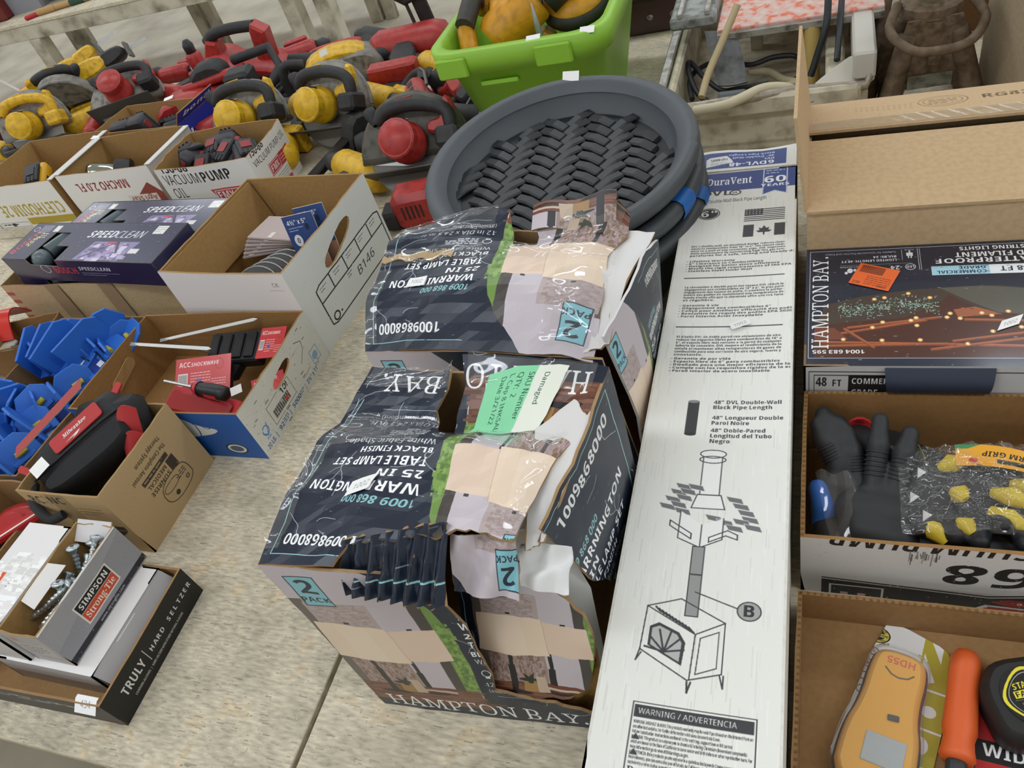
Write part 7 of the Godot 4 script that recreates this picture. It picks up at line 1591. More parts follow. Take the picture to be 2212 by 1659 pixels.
func jack_stand() -> void:
	var r := mat("ffffff", 0.7, {"tex": "rust", "scale": 5.0, "metal": 0.2})
	var t := thing("jack_stand", "rusty steel jack stand with a bent bail handle", "jack stand", V(0.21, 0, -1.79), 4)
	for q in [[-1, -1], [1, -1], [1, 1], [-1, 1]]:
		part(t, "leg", Mb.new(r).tube([V(0.1 * q[0], 0.0, 0.1 * q[1]), V(0.045 * q[0], 0.2, 0.045 * q[1])], [0.022, 0.02], 6))
	part(t, "body_plate", Mb.new(r).prism(pv([-0.1, 0.03, -0.06, 0.03, -0.045, 0.085, 0.045, 0.085, 0.06, 0.03, 0.1, 0.03, 0.05, 0.23, -0.05, 0.23]), 0.05, 0.056))
	part(t, "body_plate", Mb.new(r).prism(pv([-0.1, 0.03, 0.1, 0.03, 0.05, 0.23, -0.05, 0.23]), -0.056, -0.05))
	part(t, "name_plate", Mb.new(mat("8d948e", 0.4, {"metal": 0.5, "tex": "grime", "scale": 8.0})).box(V(0, 0.1, 0.058), V(0.085, 0.03, 0.003)), "dull metal name plate")
	part(t, "pawl", Mb.new(r).box(V(0.005, 0.15, 0.06), V(0.025, 0.035, 0.014), 0.004))
	part(t, "collar", Mb.new(r).cyl(0.06, 0.22, 0.25, 14, 0.005))
	part(t, "bail_handle", Mb.new(r).tube(curve([V(-0.065, 0.25, 0.01), V(-0.085, 0.225, 0.07), V(-0.05, 0.2, 0.115), V(0.0, 0.195, 0.125), V(0.055, 0.2, 0.115), V(0.085, 0.225, 0.07), V(0.065, 0.25, 0.01)], 5), 0.0095, 9))
	part(t, "post", Mb.new(mat("6a6450", 0.7)).box(V(0, 0.27, 0), V(0.045, 0.16, 0.045), 0.004))
	part(t, "saddle", Mb.new(mat("86805f", 0.7)).box(V(0, 0.345, 0), V(0.1, 0.03, 0.05), 0.005))
	t = thing("steel_rack", "rusty flat-bar frame leaning behind the jack stand", "rack", V(0.1, 0, -1.86), 0)
	for q in [[V(0.0, 0.01, 0.06), V(0.05, 0.3, -0.16), 0.016], [V(0.03, 0.01, 0.06), V(0.13, 0.3, -0.12), 0.018], [V(-0.01, 0.01, 0.02), V(-0.015, 0.18, 0.04), 0.012]]:
		part(t, "flat_bar", Mb.new(r).tube([q[0], q[1]], q[2], 4))
	t = thing("brown_carton", "flattened dark brown carton lying behind the jack stand", "carton", V(0.5, 0, -2.3), 0)
	carton(t, 0.6, 0.3, 0.18, {"in": kraft("6d4c2a"), "front": kraft("6d4c2a")})

func far_table() -> void:
	var w := mat("c9c3b2", 0.8, {"tex": "grime", "scale": 1.0})
	var t := thing("plywood_table", "far whitewashed table across the aisle, upper left", "table", V(-4.6, -0.76, -4.75), 0, "plywood sale tables")
	part(t, "table_top", Mb.new(mat("ffffff", 0.75, {"tex": "plywood", "scale": 0.85, "world": true})).box(V(0, 0.75, 0), V(4.0, 0.02, 1.2), 0.002))
	part(t, "apron", Mb.new(w).box(V(0, 0.695, 0.575), V(4.0, 0.09, 0.04), 0.003))
	part(t, "apron", Mb.new(w).box(V(0, 0.695, -0.575), V(3.9, 0.09, 0.04), 0.003))
	for x in [-0.35, 1.68, 1.9]:
		part(t, "leg", Mb.new(w).box(V(x, 0.325, 0.56), V(0.1, 0.65, 0.09), 0.004))
	for x in [-1.2, 0.1, 1.6]:
		part(t, "leg", Mb.new(w).box(V(x, 0.325, -0.5), V(0.09, 0.65, 0.09), 0.004).box(V(x + 0.11, 0.325, -0.5), V(0.09, 0.65, 0.05), 0.004))
	var g := "goods on the far table"
	t = thing("wooden_bat", "round wooden bat with green wrapping lying on the far table", "bat", V(-4.62, 0.02, -4.3), 14, g)
	part(t, "shaft", Mb.new(mat("b58f5a", 0.6)).at(Vector3.ZERO, V(0, 0, 90)).cyl(0.018, -0.25, 0.12, 12, 0.004))
	part(t, "green_wrap", Mb.new(mat("2c4a3c", 0.8)).at(Vector3.ZERO, V(0, 0, 90)).cyl(0.026, -0.1, 0.0, 12, 0.004), "dark green wrapping")
	part(t, "end", Mb.new(mat("b58f5a", 0.6)).at(V(0, 0, 0), V(0, 0, 90)).cyl(0.021, 0.12, 0.26, 12, 0.005))
	t = thing("soft_bag", "dark green soft bag on the far table", "bag", V(-4.85, 0, -4.6), 0, g)
	part(t, "bag_body", blob(Mb.new(mat("26463a", 0.85)), [[V(-0.12, 0.1, 0), V(0.14, 0.1, 0), 0.11, 0.1], [V(-0.05, 0.17, 0), V(0.08, 0.16, 0), 0.08, 0.07]], 0.025, 0.05))
	part(t, "bag_strap", Mb.new(mat("1c3028", 0.85)).tube(curve([V(-0.1, 0.2, 0), V(0.0, 0.3, 0.02), V(0.1, 0.2, 0)], 5), 0.012, 6))
	t = thing("plastic_crate", "grey plastic crate at the left of the far table", "crate", V(-5.15, 0, -4.5), 10, g)
	carton(t, 0.25, 0.2, 0.2, {"in": mat("8d8d94", 0.5), "th": 0.006})
	t = thing("tool_box", "dark red toolbox at the picture's upper left corner", "toolbox", V(-5.4, 0, -4.4), 6, g)
	part(t, "box", Mb.new(mat("6a2420", 0.5)).box(V(0, 0.12, 0), V(0.3, 0.24, 0.24), 0.012))
	part(t, "lid", Mb.new(mat("5a1c1a", 0.5)).box(V(0, 0.25, 0), V(0.31, 0.03, 0.25), 0.008))
	part(t, "handle", Mb.new(mat("2a2a2a", 0.5)).tube(curve([V(-0.08, 0.265, 0), V(-0.06, 0.31, 0), V(0.06, 0.31, 0), V(0.08, 0.265, 0)], 4), 0.01, 8))
	t = thing("utility_knife", "small red-handled knife at the edge of the far table", "knife", V(-4.9, 0.014, -4.22), 40, g)
	part(t, "handle", Mb.new(mat("b3262c", 0.5)).box(Vector3.ZERO, V(0.12, 0.026, 0.03), 0.008))
	part(t, "blade", Mb.new(mat("b8b8b8", 0.3, {"metal": 0.8})).box(V(0.08, 0, 0), V(0.05, 0.003, 0.018)))
	t = thing("wire_stand", "bent dark wire stand on the far table", "stand", V(-4.35, 0.0, -4.5), 0, g)
	part(t, "wire", Mb.new(mat("3a3632", 0.5)).tube(curve([V(0, 0.008, 0.1), V(-0.02, 0.1, 0.05), V(0.02, 0.2, 0.0), V(0.1, 0.22, -0.02)], 5), 0.008, 7))
	part(t, "foot", Mb.new(mat("4a4640", 0.5)).box(V(0.06, 0.02, -0.05), V(0.16, 0.04, 0.08), 0.01))
	for i in 3:
		t = thing("dark_part", ["grey motor part on the far table", "black gear part on the far table", "silver fitting on the far table"][i], "part", V(-4.2 + 0.28 * i, 0.0, -4.75), 20 * i, g)
		part(t, "casting", Mb.new(mat(["6a6a68", "2a2a2c", "a8a8a4"][i], 0.5)).at(V(0, 0.06, 0), V(90, 20 * i, 0)).lathe([[0, -0.06], [0.05, -0.058], [0.06, -0.03], [0.045, 0.0], [0.055, 0.04], [0.03, 0.06], [0, 0.06]], 14))
		part(t, "mount", Mb.new(mat("55534e", 0.6)).box(V(0, 0.02, 0), V(0.14, 0.04, 0.12), 0.008))

# ---------------------------------------------------------------- naming and tagging
func numbered(n: String) -> String:
	used[n] = used.get(n, -1) + 1
	return n if used[n] == 0 else "%s_%03d" % [n, used[n]]

func thing(called: String, label: String, category: String, at := Vector3.ZERO, yaw := 0.0, group := "") -> Node3D:
	var o := Node3D.new()
	o.name = numbered(called)
	add_child(o)
	o.position = at
	o.rotation_degrees.y = yaw
	o.set_meta("label", label)
	o.set_meta("category", category)
	if group: o.set_meta("group", group)
	return o

func part(parent: Node3D, called: String, mb, label := "") -> MeshInstance3D:
	var o := MeshInstance3D.new()
	o.name = called
	o.mesh = mb.mesh() if mb is Mb else mb
	parent.add_child(o, true)
	if label: o.set_meta("label", label)
	return o

func struct(called: String, mb) -> MeshInstance3D:
	var o := part(self, called, mb)
	o.set_meta("kind", "structure")
	return o

func copy_of(o: Node3D, label: String, at: Vector3, turn := Vector3.ZERO) -> Node3D:
	var c: Node3D = o.duplicate()
	c.name = numbered(String(o.name).trim_suffix("_000"))
	add_child(c)
	c.position = at
	c.rotation_degrees = turn
	c.set_meta("label", label)
	return c

# ---------------------------------------------------------------- materials
func mat(hex: String, rough := 0.7, o := {}) -> StandardMaterial3D:
	var key := hex + str(rough) + str(o)
	if mats.has(key): return mats[key]
	var m := StandardMaterial3D.new()
	m.albedo_color = Color(hex)
	m.roughness = rough
	m.cull_mode = BaseMaterial3D.CULL_DISABLED
	m.metallic = o.get("metal", 0.0)
	if o.has("coat"):
		m.clearcoat_enabled = true
		m.clearcoat = o.coat
		m.clearcoat_roughness = o.get("coat_r", 0.12)
	if o.has("tex"):
		m.albedo_texture = tex[o.tex]
		var s: float = o.get("scale", 4.0)
		m.uv1_triplanar = true
		m.uv1_scale = Vector3(s, s, s) if not o.has("scale3") else o.scale3
		if o.get("world", false): m.uv1_world_triplanar = true
	if o.has("print"):
		m.albedo_texture = tex[o.print]
	if o.has("bump"):
		m.heightmap_enabled = true
		m.heightmap_texture = tex[o.bump]
		m.heightmap_scale = o.get("bump_h", 0.1)
	if o.has("alpha"):
		m.transparency = BaseMaterial3D.TRANSPARENCY_ALPHA
		m.albedo_color.a = o.alpha
	if o.has("glow"):
		m.emission_enabled = true
		m.emission = Color(hex)
		m.emission_energy_multiplier = o.glow
	if o.has("sheen"):
		m.rim_enabled = true
		m.rim = o.sheen
	mats[key] = m
	return m

func kraft(hex := "b08d62") -> StandardMaterial3D:
	return mat(hex, 0.85, {"tex": "fibre", "scale": 5.0})

func printed(key: String, rough := 0.55, o := {}) -> StandardMaterial3D:
	o["print"] = key
	return mat("ffffff", rough, o)

func noise_tex(key: String, size: int, freq: float, stops: Array, kind := FastNoiseLite.TYPE_SIMPLEX_SMOOTH, octaves := 4, stretch := Vector2i(1, 1)) -> void:
	var n := FastNoiseLite.new()
	n.seed = key.hash() % 1000
	n.noise_type = kind
	n.frequency = freq
	n.fractal_octaves = octaves
	var im := n.get_seamless_image(size / stretch.x, size / stretch.y)
	im.resize(size, size, Image.INTERPOLATE_CUBIC)
	var g := Gradient.new()
	g.offsets = PackedFloat32Array(stops.map(func(s): return s[0]))
	g.colors = PackedColorArray(stops.map(func(s): return Color(s[1])))
	var lut := PackedByteArray()
	for i in 256:
		var c := g.sample(i / 255.0)
		lut.append_array([int(c.r * 255), int(c.g * 255), int(c.b * 255)])
	var src := im.get_data()
	var out := PackedByteArray()
	out.resize(src.size() * 3)
	for i in src.size():
		var k := src[i] * 3
		out[i * 3] = lut[k]
		out[i * 3 + 1] = lut[k + 1]
		out[i * 3 + 2] = lut[k + 2]
	tex[key] = ImageTexture.create_from_image(Image.create_from_data(size, size, false, Image.FORMAT_RGB8, out))

# ---------------------------------------------------------------- print: shapes and lettering drawn flat into an image
class Cv:
	var im: Image
	var k: float
	var host
	var t0 := Vector2.ZERO
	var ts := Vector2.ONE
	func _init(h, w: float, ht: float, ppu: float, bg: String):
		host = h
		k = ppu * 2.0
		im = Image.create(int(w * k / 2) * 2, int(ht * k / 2) * 2, false, Image.FORMAT_RGB8)
		im.fill(Color(bg))
	func rect(x: float, y: float, w: float, h: float, c: String) -> Cv:
		var a := (Vector2(x, y) * ts + t0) * k
		im.fill_rect(Rect2i(roundi(a.x), roundi(a.y), maxi(1, roundi(w * ts.x * k)), maxi(1, roundi(h * ts.y * k))), Color(c))
		return self
	func poly(pts: Array, c: String) -> Cv:
		var col := Color(c)
		var p := PackedVector2Array()
		for q in pts: p.append(((q if q is Vector2 else Vector2(q[0], q[1])) * ts + t0) * k)
		var y0 := INF
		var y1 := -INF
		for q in p:
			y0 = minf(y0, q.y)
			y1 = maxf(y1, q.y)
		var n := p.size()
		for y in range(maxi(0, floori(y0)), mini(im.get_height(), ceili(y1) + 1)):
			var xs: Array = []
			var yc := y + 0.5
			for i in n:
				var a := p[i]
				var b := p[(i + 1) % n]
				if (a.y <= yc) != (b.y <= yc):
					xs.append(a.x + (yc - a.y) / (b.y - a.y) * (b.x - a.x))
			xs.sort()
			for i in range(0, xs.size() - 1, 2):
				var xa := roundi(xs[i])
				im.fill_rect(Rect2i(xa, y, maxi(1, roundi(xs[i + 1]) - xa), 1), col)
		return self
	func circ(x: float, y: float, rx: float, ry: float, c: String, n := 28) -> Cv:
		var p: Array = []
		for i in n: p.append(Vector2(x + rx * cos(TAU * i / n), y + ry * sin(TAU * i / n)))
		return poly(p, c)
	func ring(x: float, y: float, rx: float, ry: float, w: float, c: String, n := 28) -> Cv:
		var p: Array = []
		for i in n + 1: p.append([x + rx * cos(TAU * i / n), y + ry * sin(TAU * i / n)])
		return line(p, w, c)
	func line(pts: Array, w: float, c: String) -> Cv:
		for i in pts.size() - 1:
			var a := Vector2(pts[i][0], pts[i][1])
			var b := Vector2(pts[i + 1][0], pts[i + 1][1])
			var d := (b - a).normalized() * w * 0.5
			var nn := Vector2(-d.y, d.x)
			poly([a - d + nn, b + d + nn, b + d - nn, a - d - nn], c)
		return self
	func frame(x: float, y: float, w: float, h: float, t: float, c: String) -> Cv:
		return rect(x, y, w, t, c).rect(x, y + h - t, w, t, c).rect(x, y, t, h, c).rect(x + w - t, y, t, h, c)
	# text with its left (align 0), middle (1) or right (2) end at x, baseline y, capital height h
	func text(s: String, x: float, y: float, h: float, c: String, o := {}) -> Cv:
		var g: Array = host.glyphs(s, o.get("font", "b"))
		var w: float = o.get("w", 0.0)
		var v: PackedVector2Array = g[0]
		if v.is_empty(): return self
		var sx: float = h * o.get("wide", 1.0) if w == 0.0 else w / g[1]
		var off: float = -g[1] * sx * 0.5 * o.get("align", 0)
		var t := Transform2D(deg_to_rad(o.get("rot", 0.0)), Vector2(x, y))
		var sl: float = o.get("slant", 0.0)
		var col := Color(c)
		var hh := im.get_height()
		for i in range(0, v.size(), 3):
			var q: Array = [0, 0, 0]
			for j in 3:
				var e := v[i + j]
				q[j] = ((t * Vector2(off + e.x * sx + sl * e.y * h, -e.y * h)) * ts + t0) * k
			_tri(q[0], q[1], q[2], col, hh)
		return self
	func _tri(a: Vector2, b: Vector2, c: Vector2, col: Color, hh: int) -> void:
		var t: Vector2
		if b.y < a.y: t = a; a = b; b = t
		if c.y < a.y: t = a; a = c; c = t
		if c.y < b.y: t = b; b = c; c = t
		var y0 := maxi(0, ceili(a.y - 0.5))
		var y1 := mini(hh - 1, floori(c.y - 0.5))
		for y in range(y0, y1 + 1):
			var yc := y + 0.5
			var xa := a.x + (c.x - a.x) * ((yc - a.y) / maxf(1e-6, c.y - a.y))
			var xb: float
			if yc < b.y: xb = a.x + (b.x - a.x) * ((yc - a.y) / maxf(1e-6, b.y - a.y))
			else: xb = b.x + (c.x - b.x) * ((yc - b.y) / maxf(1e-6, c.y - b.y))
			var l := roundi(minf(xa, xb))
			var w := roundi(maxf(xa, xb)) - l
			if w > 0: im.fill_rect(Rect2i(l, y, w, 1), col)
	# lines of small print standing in for paragraphs that are too small to read, as in the photograph
	func lines(x: float, y: float, w: float, rows: int, gap: float, h: float, c: String, sd := 1) -> Cv:
		var r := RandomNumberGenerator.new()
		r.seed = sd
		for i in rows:
			var xx := x
			while xx < x + w * (1.0 if i < rows - 1 else 0.6):
				var ww := h * r.randf_range(0.8, 3.2)
				rect(xx, y + i * gap, minf(ww, x + w - xx), h * 0.7, c)
				xx += ww + h * 0.5
		return self
	# many small scuffs, rubs and specks
	func specks(n: int, size: float, c: Array, sd := 1, aspect := 1.0, area := Rect2(0, 0, 0, 0)) -> Cv:
		var r := RandomNumberGenerator.new()
		r.seed = sd
		var w := im.get_width() / k
		var h := im.get_height() / k
		var a := area if area.size.x > 0 else Rect2(0, 0, w, h)
		for i in n:
			var s := size * r.randf_range(0.3, 1.0)
			rect(a.position.x + r.randf() * a.size.x, a.position.y + r.randf() * a.size.y, s * aspect, s / aspect, c[r.randi() % c.size()])
		return self
	func done(key: String, keep := false) -> void:
		if not keep: im.shrink_x2()
		host.tex[key] = ImageTexture.create_from_image(im)

func glyphs(s: String, font: String) -> Array:
	if glyph_cache.has(font + s): return glyph_cache[font + s]
	if not fonts.has(font):
		var f := SystemFont.new()
		f.font_names = PackedStringArray(["Droid Serif" if font.begins_with("s") else "Droid Sans Mono" if font == "m" else "Droid Sans"])
		f.font_weight = 700 if font in ["b", "sb"] else 400
		fonts[font] = f
		fonts[font + "base"] = _mesh_of("H", f)
	var b: Rect2 = fonts[font + "base"][1]
	var g := _mesh_of(s, fonts[font])
	var out := PackedVector2Array()
	var r: Rect2 = g[1]
	for v in g[0]: out.append(Vector2((v.x - r.position.x) / b.size.y, (v.y - b.position.y) / b.size.y))
	glyph_cache[font + s] = [out, r.size.x / b.size.y]
	return glyph_cache[font + s]

func _mesh_of(s: String, f: Font) -> Array:
	var tm := TextMesh.new()
	tm.font = f
	tm.font_size = 32
	tm.depth = 0.0
	tm.pixel_size = 0.05
	tm.curve_step = 2.0
	tm.text = s
	var arr := tm.get_mesh_arrays()
	var vv: PackedVector3Array = arr[Mesh.ARRAY_VERTEX]
	var ix = arr[Mesh.ARRAY_INDEX]
	var out := PackedVector2Array()
	var r := Rect2()
	var first := true
	var order: Array = range(vv.size()) if ix == null or ix.is_empty() else Array(ix)
	for i in order:
		var p := Vector2(vv[i].x, vv[i].y)
		r = Rect2(p, Vector2.ZERO) if first else r.expand(p)
		first = false
		out.append(p)
	return [out, r]

# ---------------------------------------------------------------- geometry
class Mb:
	var s := {}
	var cur: SurfaceTool
	var x := Transform3D()
	func _init(m = null):
		if m: use(m)
	func use(m) -> Mb:
		if not s.has(m):
			var t := SurfaceTool.new()
			t.begin(Mesh.PRIMITIVE_TRIANGLES)
			t.set_material(m)
			s[m] = t
		cur = s[m]
		cur.set_smooth_group(-1)
		return self
	func to(t: Transform3D) -> Mb:
		x = t
		return self
	func at(p: Vector3, deg := Vector3.ZERO) -> Mb:
		x = Transform3D(Basis.from_euler(deg * PI / 180.0), p)
		return self
	func smooth(g := 0) -> Mb:
		cur.set_smooth_group(g)
		return self
	func flat() -> Mb:
		cur.set_smooth_group(-1)
		return self
	func tri(a: Vector3, b: Vector3, c: Vector3, ua := Vector2.ZERO, ub := Vector2.ZERO, uc := Vector2.ZERO) -> void:
		cur.set_uv(ua)
		cur.add_vertex(x * a)
		cur.set_uv(uc)
		cur.add_vertex(x * c)
		cur.set_uv(ub)
		cur.add_vertex(x * b)
	# corners counter-clockwise seen from outside; uv from the first corner (0, 1) round
	func quad(a: Vector3, b: Vector3, c: Vector3, d: Vector3, u := [Vector2(0, 1), Vector2(1, 1), Vector2(1, 0), Vector2(0, 0)]) -> Mb:
		tri(a, b, c, u[0], u[1], u[2])
		tri(a, c, d, u[0], u[2], u[3])
		return self
	func box(c: Vector3, size: Vector3, bev := 0.0) -> Mb:
		var h := size * 0.5
		bev = minf(bev, minf(h.x, minf(h.y, h.z)) * 0.9)
		var pl := PackedVector2Array([Vector2(-h.x, -h.y), Vector2(h.x, -h.y), Vector2(h.x, h.y), Vector2(-h.x, h.y)])
		if bev > 0.0:
			pl = PackedVector2Array([Vector2(-h.x + bev, -h.y), Vector2(h.x - bev, -h.y), Vector2(h.x, -h.y + bev), Vector2(h.x, h.y - bev), Vector2(h.x - bev, h.y), Vector2(-h.x + bev, h.y), Vector2(-h.x, h.y - bev), Vector2(-h.x, -h.y + bev)])
		var keep := x
		x = x * Transform3D(Basis(), c)
		prism(pl, -h.z, h.z, bev)
		x = keep
		return self
	static func inset(p: PackedVector2Array, b: float) -> PackedVector2Array:
		var out := PackedVector2Array()
		var n := p.size()
		for i in n:
			var e1 := (p[i] - p[(i + n - 1) % n]).normalized()
			var e2 := (p[(i + 1) % n] - p[i]).normalized()
			var n1 := Vector2(-e1.y, e1.x)
			var n2 := Vector2(-e2.y, e2.x)
			out.append(p[i] + (n1 + n2) / maxf(0.35, 1.0 + n1.dot(n2)) * b)
		return out
	static func ccw(p: PackedVector2Array) -> PackedVector2Array:
		var a := 0.0
		for i in p.size(): a += p[i].cross(p[(i + 1) % p.size()])
		if a < 0.0:
			p = p.duplicate()
			p.reverse()
		return p
	# a side profile drawn in x and y, z0 to z1 thick, with chamfered rims
	func prism(poly: PackedVector2Array, z0: float, z1: float, bev := 0.0, soft := false) -> Mb:
		var p := ccw(poly)
		var rings: Array = []
		if bev > 0.0:
			var q := inset(p, bev)
			rings = [[q, z0], [p, z0 + bev], [p, z1 - bev], [q, z1]]
		else:
			rings = [[p, z0], [p, z1]]
		var n := p.size()
		if soft: cur.set_smooth_group(1)
		for r in rings.size() - 1:
			var a: PackedVector2Array = rings[r][0]
			var b: PackedVector2Array = rings[r + 1][0]
			var za: float = rings[r][1]
			var zb: float = rings[r + 1][1]
			for i in n:
				var j := (i + 1) % n
				quad(Vector3(a[i].x, a[i].y, za), Vector3(a[j].x, a[j].y, za), Vector3(b[j].x, b[j].y, zb), Vector3(b[i].x, b[i].y, zb))
		if soft: cur.set_smooth_group(-1)
		var cap: PackedVector2Array = rings[0][0]
		var bb := Rect2(cap[0], Vector2.ZERO)
		for v in cap: bb = bb.expand(v)
		var ix := Geometry2D.triangulate_polygon(cap)
		for i in range(0, ix.size(), 3):
			var a := cap[ix[i]]
			var b := cap[ix[i + 1]]
			var c := cap[ix[i + 2]]
			if (b - a).cross(c - a) < 0.0:
				var t := b
				b = c
				c = t
			var ua := (a - bb.position) / bb.size
			var ub := (b - bb.position) / bb.size
			var uc := (c - bb.position) / bb.size
			tri(Vector3(a.x, a.y, z1), Vector3(b.x, b.y, z1), Vector3(c.x, c.y, z1), Vector2(ua.x, 1 - ua.y), Vector2(ub.x, 1 - ub.y), Vector2(uc.x, 1 - uc.y))
			tri(Vector3(a.x, a.y, z0), Vector3(c.x, c.y, z0), Vector3(b.x, b.y, z0))
		return self
	# profile of [radius, height] pairs turned about y
	func lathe(prof: Array, n := 20, arc := TAU, start := 0.0, grp := 2) -> Mb:
		if grp >= 0: cur.set_smooth_group(grp)
		for i in n:
			var a0 := start + arc * i / n
			var a1 := start + arc * (i + 1) / n
			for k in prof.size() - 1:
				var r0: float = prof[k][0]
				var y0: float = prof[k][1]
				var r1: float = prof[k + 1][0]
				var y1: float = prof[k + 1][1]
				var A := Vector3(r0 * cos(a0), y0, r0 * sin(a0))
				var B := Vector3(r0 * cos(a1), y0, r0 * sin(a1))
				var C := Vector3(r1 * cos(a1), y1, r1 * sin(a1))
				var D := Vector3(r1 * cos(a0), y1, r1 * sin(a0))
				var u0 := float(i) / n
				var u1 := float(i + 1) / n
				var v0 := 1.0 - float(k) / (prof.size() - 1)
				var v1 := 1.0 - float(k + 1) / (prof.size() - 1)
				if r0 > 1e-5: tri(B, A, D, Vector2(u1, v0), Vector2(u0, v0), Vector2(u0, v1))
				if r1 > 1e-5: tri(B, D, C, Vector2(u1, v0), Vector2(u0, v1), Vector2(u1, v1))
		cur.set_smooth_group(-1)
		return self
	func cyl(r: float, y0: float, y1: float, n := 16, bev := 0.0) -> Mb:
		if bev > 0.0: return lathe([[0, y0], [r - bev, y0], [r, y0 + bev], [r, y1 - bev], [r - bev, y1], [0, y1]], n, TAU, 0.0, -1)
		return lathe([[0, y0], [r, y0], [r, y1], [0, y1]], n, TAU, 0.0, -1)
	func tube(pts: Array, r, n := 8, caps := true) -> Mb:
		cur.set_smooth_group(3)
		var rings: Array = []
		var nrm := Vector3.UP
		for i in pts.size():
			var d: Vector3 = (pts[mini(i + 1, pts.size() - 1)] - pts[maxi(i - 1, 0)]).normalized()
			if i == 0 and absf(d.dot(nrm)) > 0.9: nrm = Vector3.RIGHT
			nrm = (nrm - d * nrm.dot(d)).normalized()
			var bi := d.cross(nrm)
			var rr: float = r[i] if r is Array else r
			var ring: Array = []
			for k in n: ring.append(pts[i] + (nrm * cos(TAU * k / n) + bi * sin(TAU * k / n)) * rr)
			rings.append(ring)
		for i in rings.size() - 1:
			for k in n:
				var j := (k + 1) % n
				quad(rings[i][k], rings[i][j], rings[i + 1][j], rings[i + 1][k])
		cur.set_smooth_group(-1)
		if caps:
			for k in range(1, n - 1):
				tri(rings[0][0], rings[0][k + 1], rings[0][k])
				tri(rings[-1][0], rings[-1][k], rings[-1][k + 1])
		return self
	# a bent sheet of some thickness over the unit square: f(u, v) gives the outer face
	func sheet(f: Callable, nu: int, nv: int, th: float, mo, mi, uv := Rect2(0, 0, 1, 1), soft := true) -> Mb:
		return patch(PackedVector2Array([Vector2(0, 0), Vector2(1, 0), Vector2(1, 1), Vector2(0, 1)]), f, nu, nv, th, mo, mi, uv, soft)
	func patch(poly: PackedVector2Array, f: Callable, nu: int, nv: int, th: float, mo, mi, uv := Rect2(0, 0, 1, 1), soft := true, me = null) -> Mb:
		var whole := poly.size() == 4 and poly[0] == Vector2.ZERO and poly[2] == Vector2.ONE
		var tris := PackedVector2Array()
		for i in nu:
			for j in nv:
				var c := PackedVector2Array([Vector2(float(i) / nu, float(j) / nv), Vector2(float(i + 1) / nu, float(j) / nv), Vector2(float(i + 1) / nu, float(j + 1) / nv), Vector2(float(i) / nu, float(j + 1) / nv)])
				if whole:
					tris.append_array([c[0], c[1], c[2], c[0], c[2], c[3]])
				else:
					for q in Geometry2D.intersect_polygons(c, poly):
						var ix := Geometry2D.triangulate_polygon(q)
						for k in ix: tris.append(q[k])
		var memo := {}
		var e := 0.004
		var get_p := func(p: Vector2) -> Array:
			if memo.has(p): return memo[p]
			var o: Vector3 = f.call(p.x, p.y)
			var du: Vector3 = f.call(p.x + e, p.y) - f.call(p.x - e, p.y)
			var dv: Vector3 = f.call(p.x, p.y + e) - f.call(p.x, p.y - e)
			memo[p] = [o, o - dv.cross(du).normalized() * th]
			return memo[p]
		for side in 2:
			use(mo if side == 0 else mi)
			if soft: cur.set_smooth_group(4 + side)
			for i in range(0, tris.size(), 3):
				var a := tris[i]
				var b := tris[i + 1]
				var c := tris[i + 2]
				if (b - a).cross(c - a) < 0.0:
					var t := b
					b = c
					c = t
				var ua := uv.position + a * uv.size
				var ub := uv.position + b * uv.size
				var uc := uv.position + c * uv.size
				if side == 0: tri(get_p.call(a)[0], get_p.call(c)[0], get_p.call(b)[0], ua, uc, ub)
				else: tri(get_p.call(a)[1], get_p.call(b)[1], get_p.call(c)[1], ua, ub, uc)
		use(me if me else mi)
		var n := poly.size()
		for i in n:
			var a := poly[i]
			var b := poly[(i + 1) % n]
			var steps := maxi(1, ceili(maxf(absf(b.x - a.x) * nu, absf(b.y - a.y) * nv)))
			for k in steps:
				var p: Array = get_p.call(a.lerp(b, float(k) / steps))
				var q: Array = get_p.call(a.lerp(b, float(k + 1) / steps))
				quad(p[0], p[1], q[1], q[0])
		return self
	func mesh() -> ArrayMesh:
		var out: ArrayMesh = null
		for m in s:
			s[m].generate_normals()
			out = s[m].commit(out)
		return out

static func V(a: float, b: float, c: float) -> Vector3:
	return Vector3(a, b, c)

static func pv(a: Array) -> PackedVector2Array:
	var p := PackedVector2Array()
	for i in range(0, a.size(), 2): p.append(Vector2(a[i], a[i + 1]))
	return p

# corner cutting: rounds a drawn outline
static func rounded(p: PackedVector2Array, times := 1, cut := 0.25) -> PackedVector2Array:
	for t in times:
		var q := PackedVector2Array()
		for i in p.size():
			var b := p[(i + 1) % p.size()]
			q.append(p[i].lerp(b, cut))
			q.append(p[i].lerp(b, 1.0 - cut))
		p = q
	return p

static func rrect(w: float, h: float, r: float, n := 4) -> PackedVector2Array:
	var p := PackedVector2Array()
	for c in [[1, -1, -PI / 2], [1, 1, 0.0], [-1, 1, PI / 2], [-1, -1, PI]]:
		for i in n + 1:
			var a: float = c[2] + PI / 2 * i / n
			p.append(Vector2(c[0] * (w / 2 - r) + r * cos(a), c[1] * (h / 2 - r) + r * sin(a)))
	return p

static func curve(pts: Array, per := 6) -> Array:
	var c := Curve3D.new()
	for i in pts.size():
		var t: Vector3 = (pts[mini(i + 1, pts.size() - 1)] - pts[maxi(i - 1, 0)]) / 6.0
		c.add_point(pts[i], -t, t)
	var out: Array = []
	for i in pts.size() - 1:
		for k in per: out.append(c.sample(i, float(k) / per))
	out.append(pts[-1])
	return out

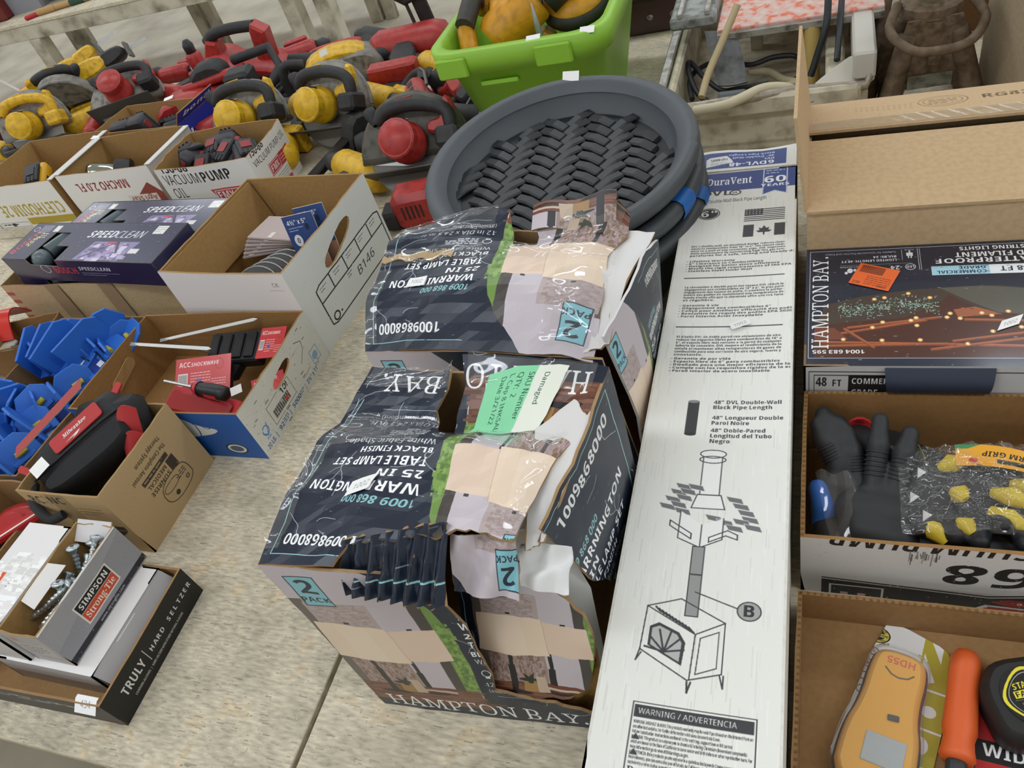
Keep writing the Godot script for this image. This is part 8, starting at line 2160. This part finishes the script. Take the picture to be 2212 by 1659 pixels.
# jagged outline along a torn edge from a to b
static func torn(a: Vector2, b: Vector2, n: int, amp: float, sd: int) -> PackedVector2Array:
	var r := RandomNumberGenerator.new()
	r.seed = sd
	var p := PackedVector2Array()
	var d := (b - a).orthogonal().normalized()
	for i in range(1, n): p.append(a.lerp(b, (i + r.randf_range(-0.3, 0.3)) / n) + d * r.randf_range(-amp, amp))
	return p

# a smooth skin round tapered capsules [a, b, radius a, radius b], meshed as surface nets
func blob(mb: Mb, caps: Array, cell: float, k := 0.01, squash := Vector3.ONE) -> Mb:
	var lo := V(INF, INF, INF)
	var hi := -lo
	for c in caps:
		for e in 2:
			var r: float = c[2 + e] + cell * 3
			lo = lo.min(c[e] - V(r, r, r))
			hi = hi.max(c[e] + V(r, r, r))
	var nx := int((hi.x - lo.x) / cell) + 2
	var ny := int((hi.y - lo.y) / cell) + 2
	var nz := int((hi.z - lo.z) / cell) + 2
	var f := PackedFloat32Array()
	f.resize(nx * ny * nz)
	f.fill(1.0)
	for c in caps:
		var a: Vector3 = c[0]
		var b: Vector3 = c[1]
		var ra: float = c[2]
		var rb: float = c[3]
		var m := maxf(ra, rb) + k + cell * 2
		var l := ((a.min(b) - V(m, m, m) - lo) / cell).floor().max(Vector3.ZERO)
		var h := ((a.max(b) + V(m, m, m) - lo) / cell).ceil()
		var ab := b - a
		var len2 := maxf(ab.length_squared(), 1e-9)
		for z in range(int(l.z), mini(nz, int(h.z) + 1)):
			for y in range(int(l.y), mini(ny, int(h.y) + 1)):
				for x in range(int(l.x), mini(nx, int(h.x) + 1)):
					var p := lo + V(x, y, z) * cell - a
					var t := clampf(p.dot(ab) / len2, 0, 1)
					var d := (p - ab * t).length() - lerpf(ra, rb, t)
					var i := (z * ny + y) * nx + x
					var o := f[i]
					var q := maxf(k - absf(d - o), 0.0) / k
					f[i] = minf(d, o) - q * q * k * 0.25
	var verts := {}
	var vert := func(x: int, y: int, z: int) -> Vector3:
		var i := (z * ny + y) * nx + x
		if verts.has(i): return verts[i]
		var s := Vector3.ZERO
		var n := 0
		# average of the edge crossings of this cell
		for ax in 3:
			for q in 4:
				var c0 := Vector3i.ZERO
				c0[(ax + 1) % 3] = q & 1
				c0[(ax + 2) % 3] = q >> 1
				var c1 := c0
				c1[ax] = 1
				var i0 := ((z + c0.z) * ny + y + c0.y) * nx + x + c0.x
				var i1 := ((z + c1.z) * ny + y + c1.y) * nx + x + c1.x
				var v0 := f[i0]
				var v1 := f[i1]
				if (v0 < 0.0) != (v1 < 0.0):
					s += V(x, y, z) + Vector3(c0).lerp(Vector3(c1), v0 / (v0 - v1))
					n += 1
		verts[i] = (lo + s / maxi(n, 1) * cell) * squash
		return verts[i]
	mb.cur.set_smooth_group(5)
	for z in range(1, nz - 1):
		for y in range(1, ny - 1):
			for x in range(1, nx - 1):
				var i := (z * ny + y) * nx + x
				var v := f[i]
				if v > 2.0 * cell: continue
				for ax in 3:
					var j: int = i + [1, nx, nx * ny][ax]
					if (v < 0.0) == (f[j] < 0.0): continue
					var d1 := Vector3i.ZERO
					var d2 := Vector3i.ZERO
					d1[(ax + 1) % 3] = -1
					d2[(ax + 2) % 3] = -1
					var c := Vector3i(x, y, z)
					var A: Vector3 = vert.call(c.x, c.y, c.z)
					var B: Vector3 = vert.call(c.x + d1.x, c.y + d1.y, c.z + d1.z)
					var C: Vector3 = vert.call(c.x + d1.x + d2.x, c.y + d1.y + d2.y, c.z + d1.z + d2.z)
					var D: Vector3 = vert.call(c.x + d2.x, c.y + d2.y, c.z + d2.z)
					if v < 0.0: mb.quad(A, B, C, D)
					else: mb.quad(A, D, C, B)
	mb.cur.set_smooth_group(-1)
	return mb
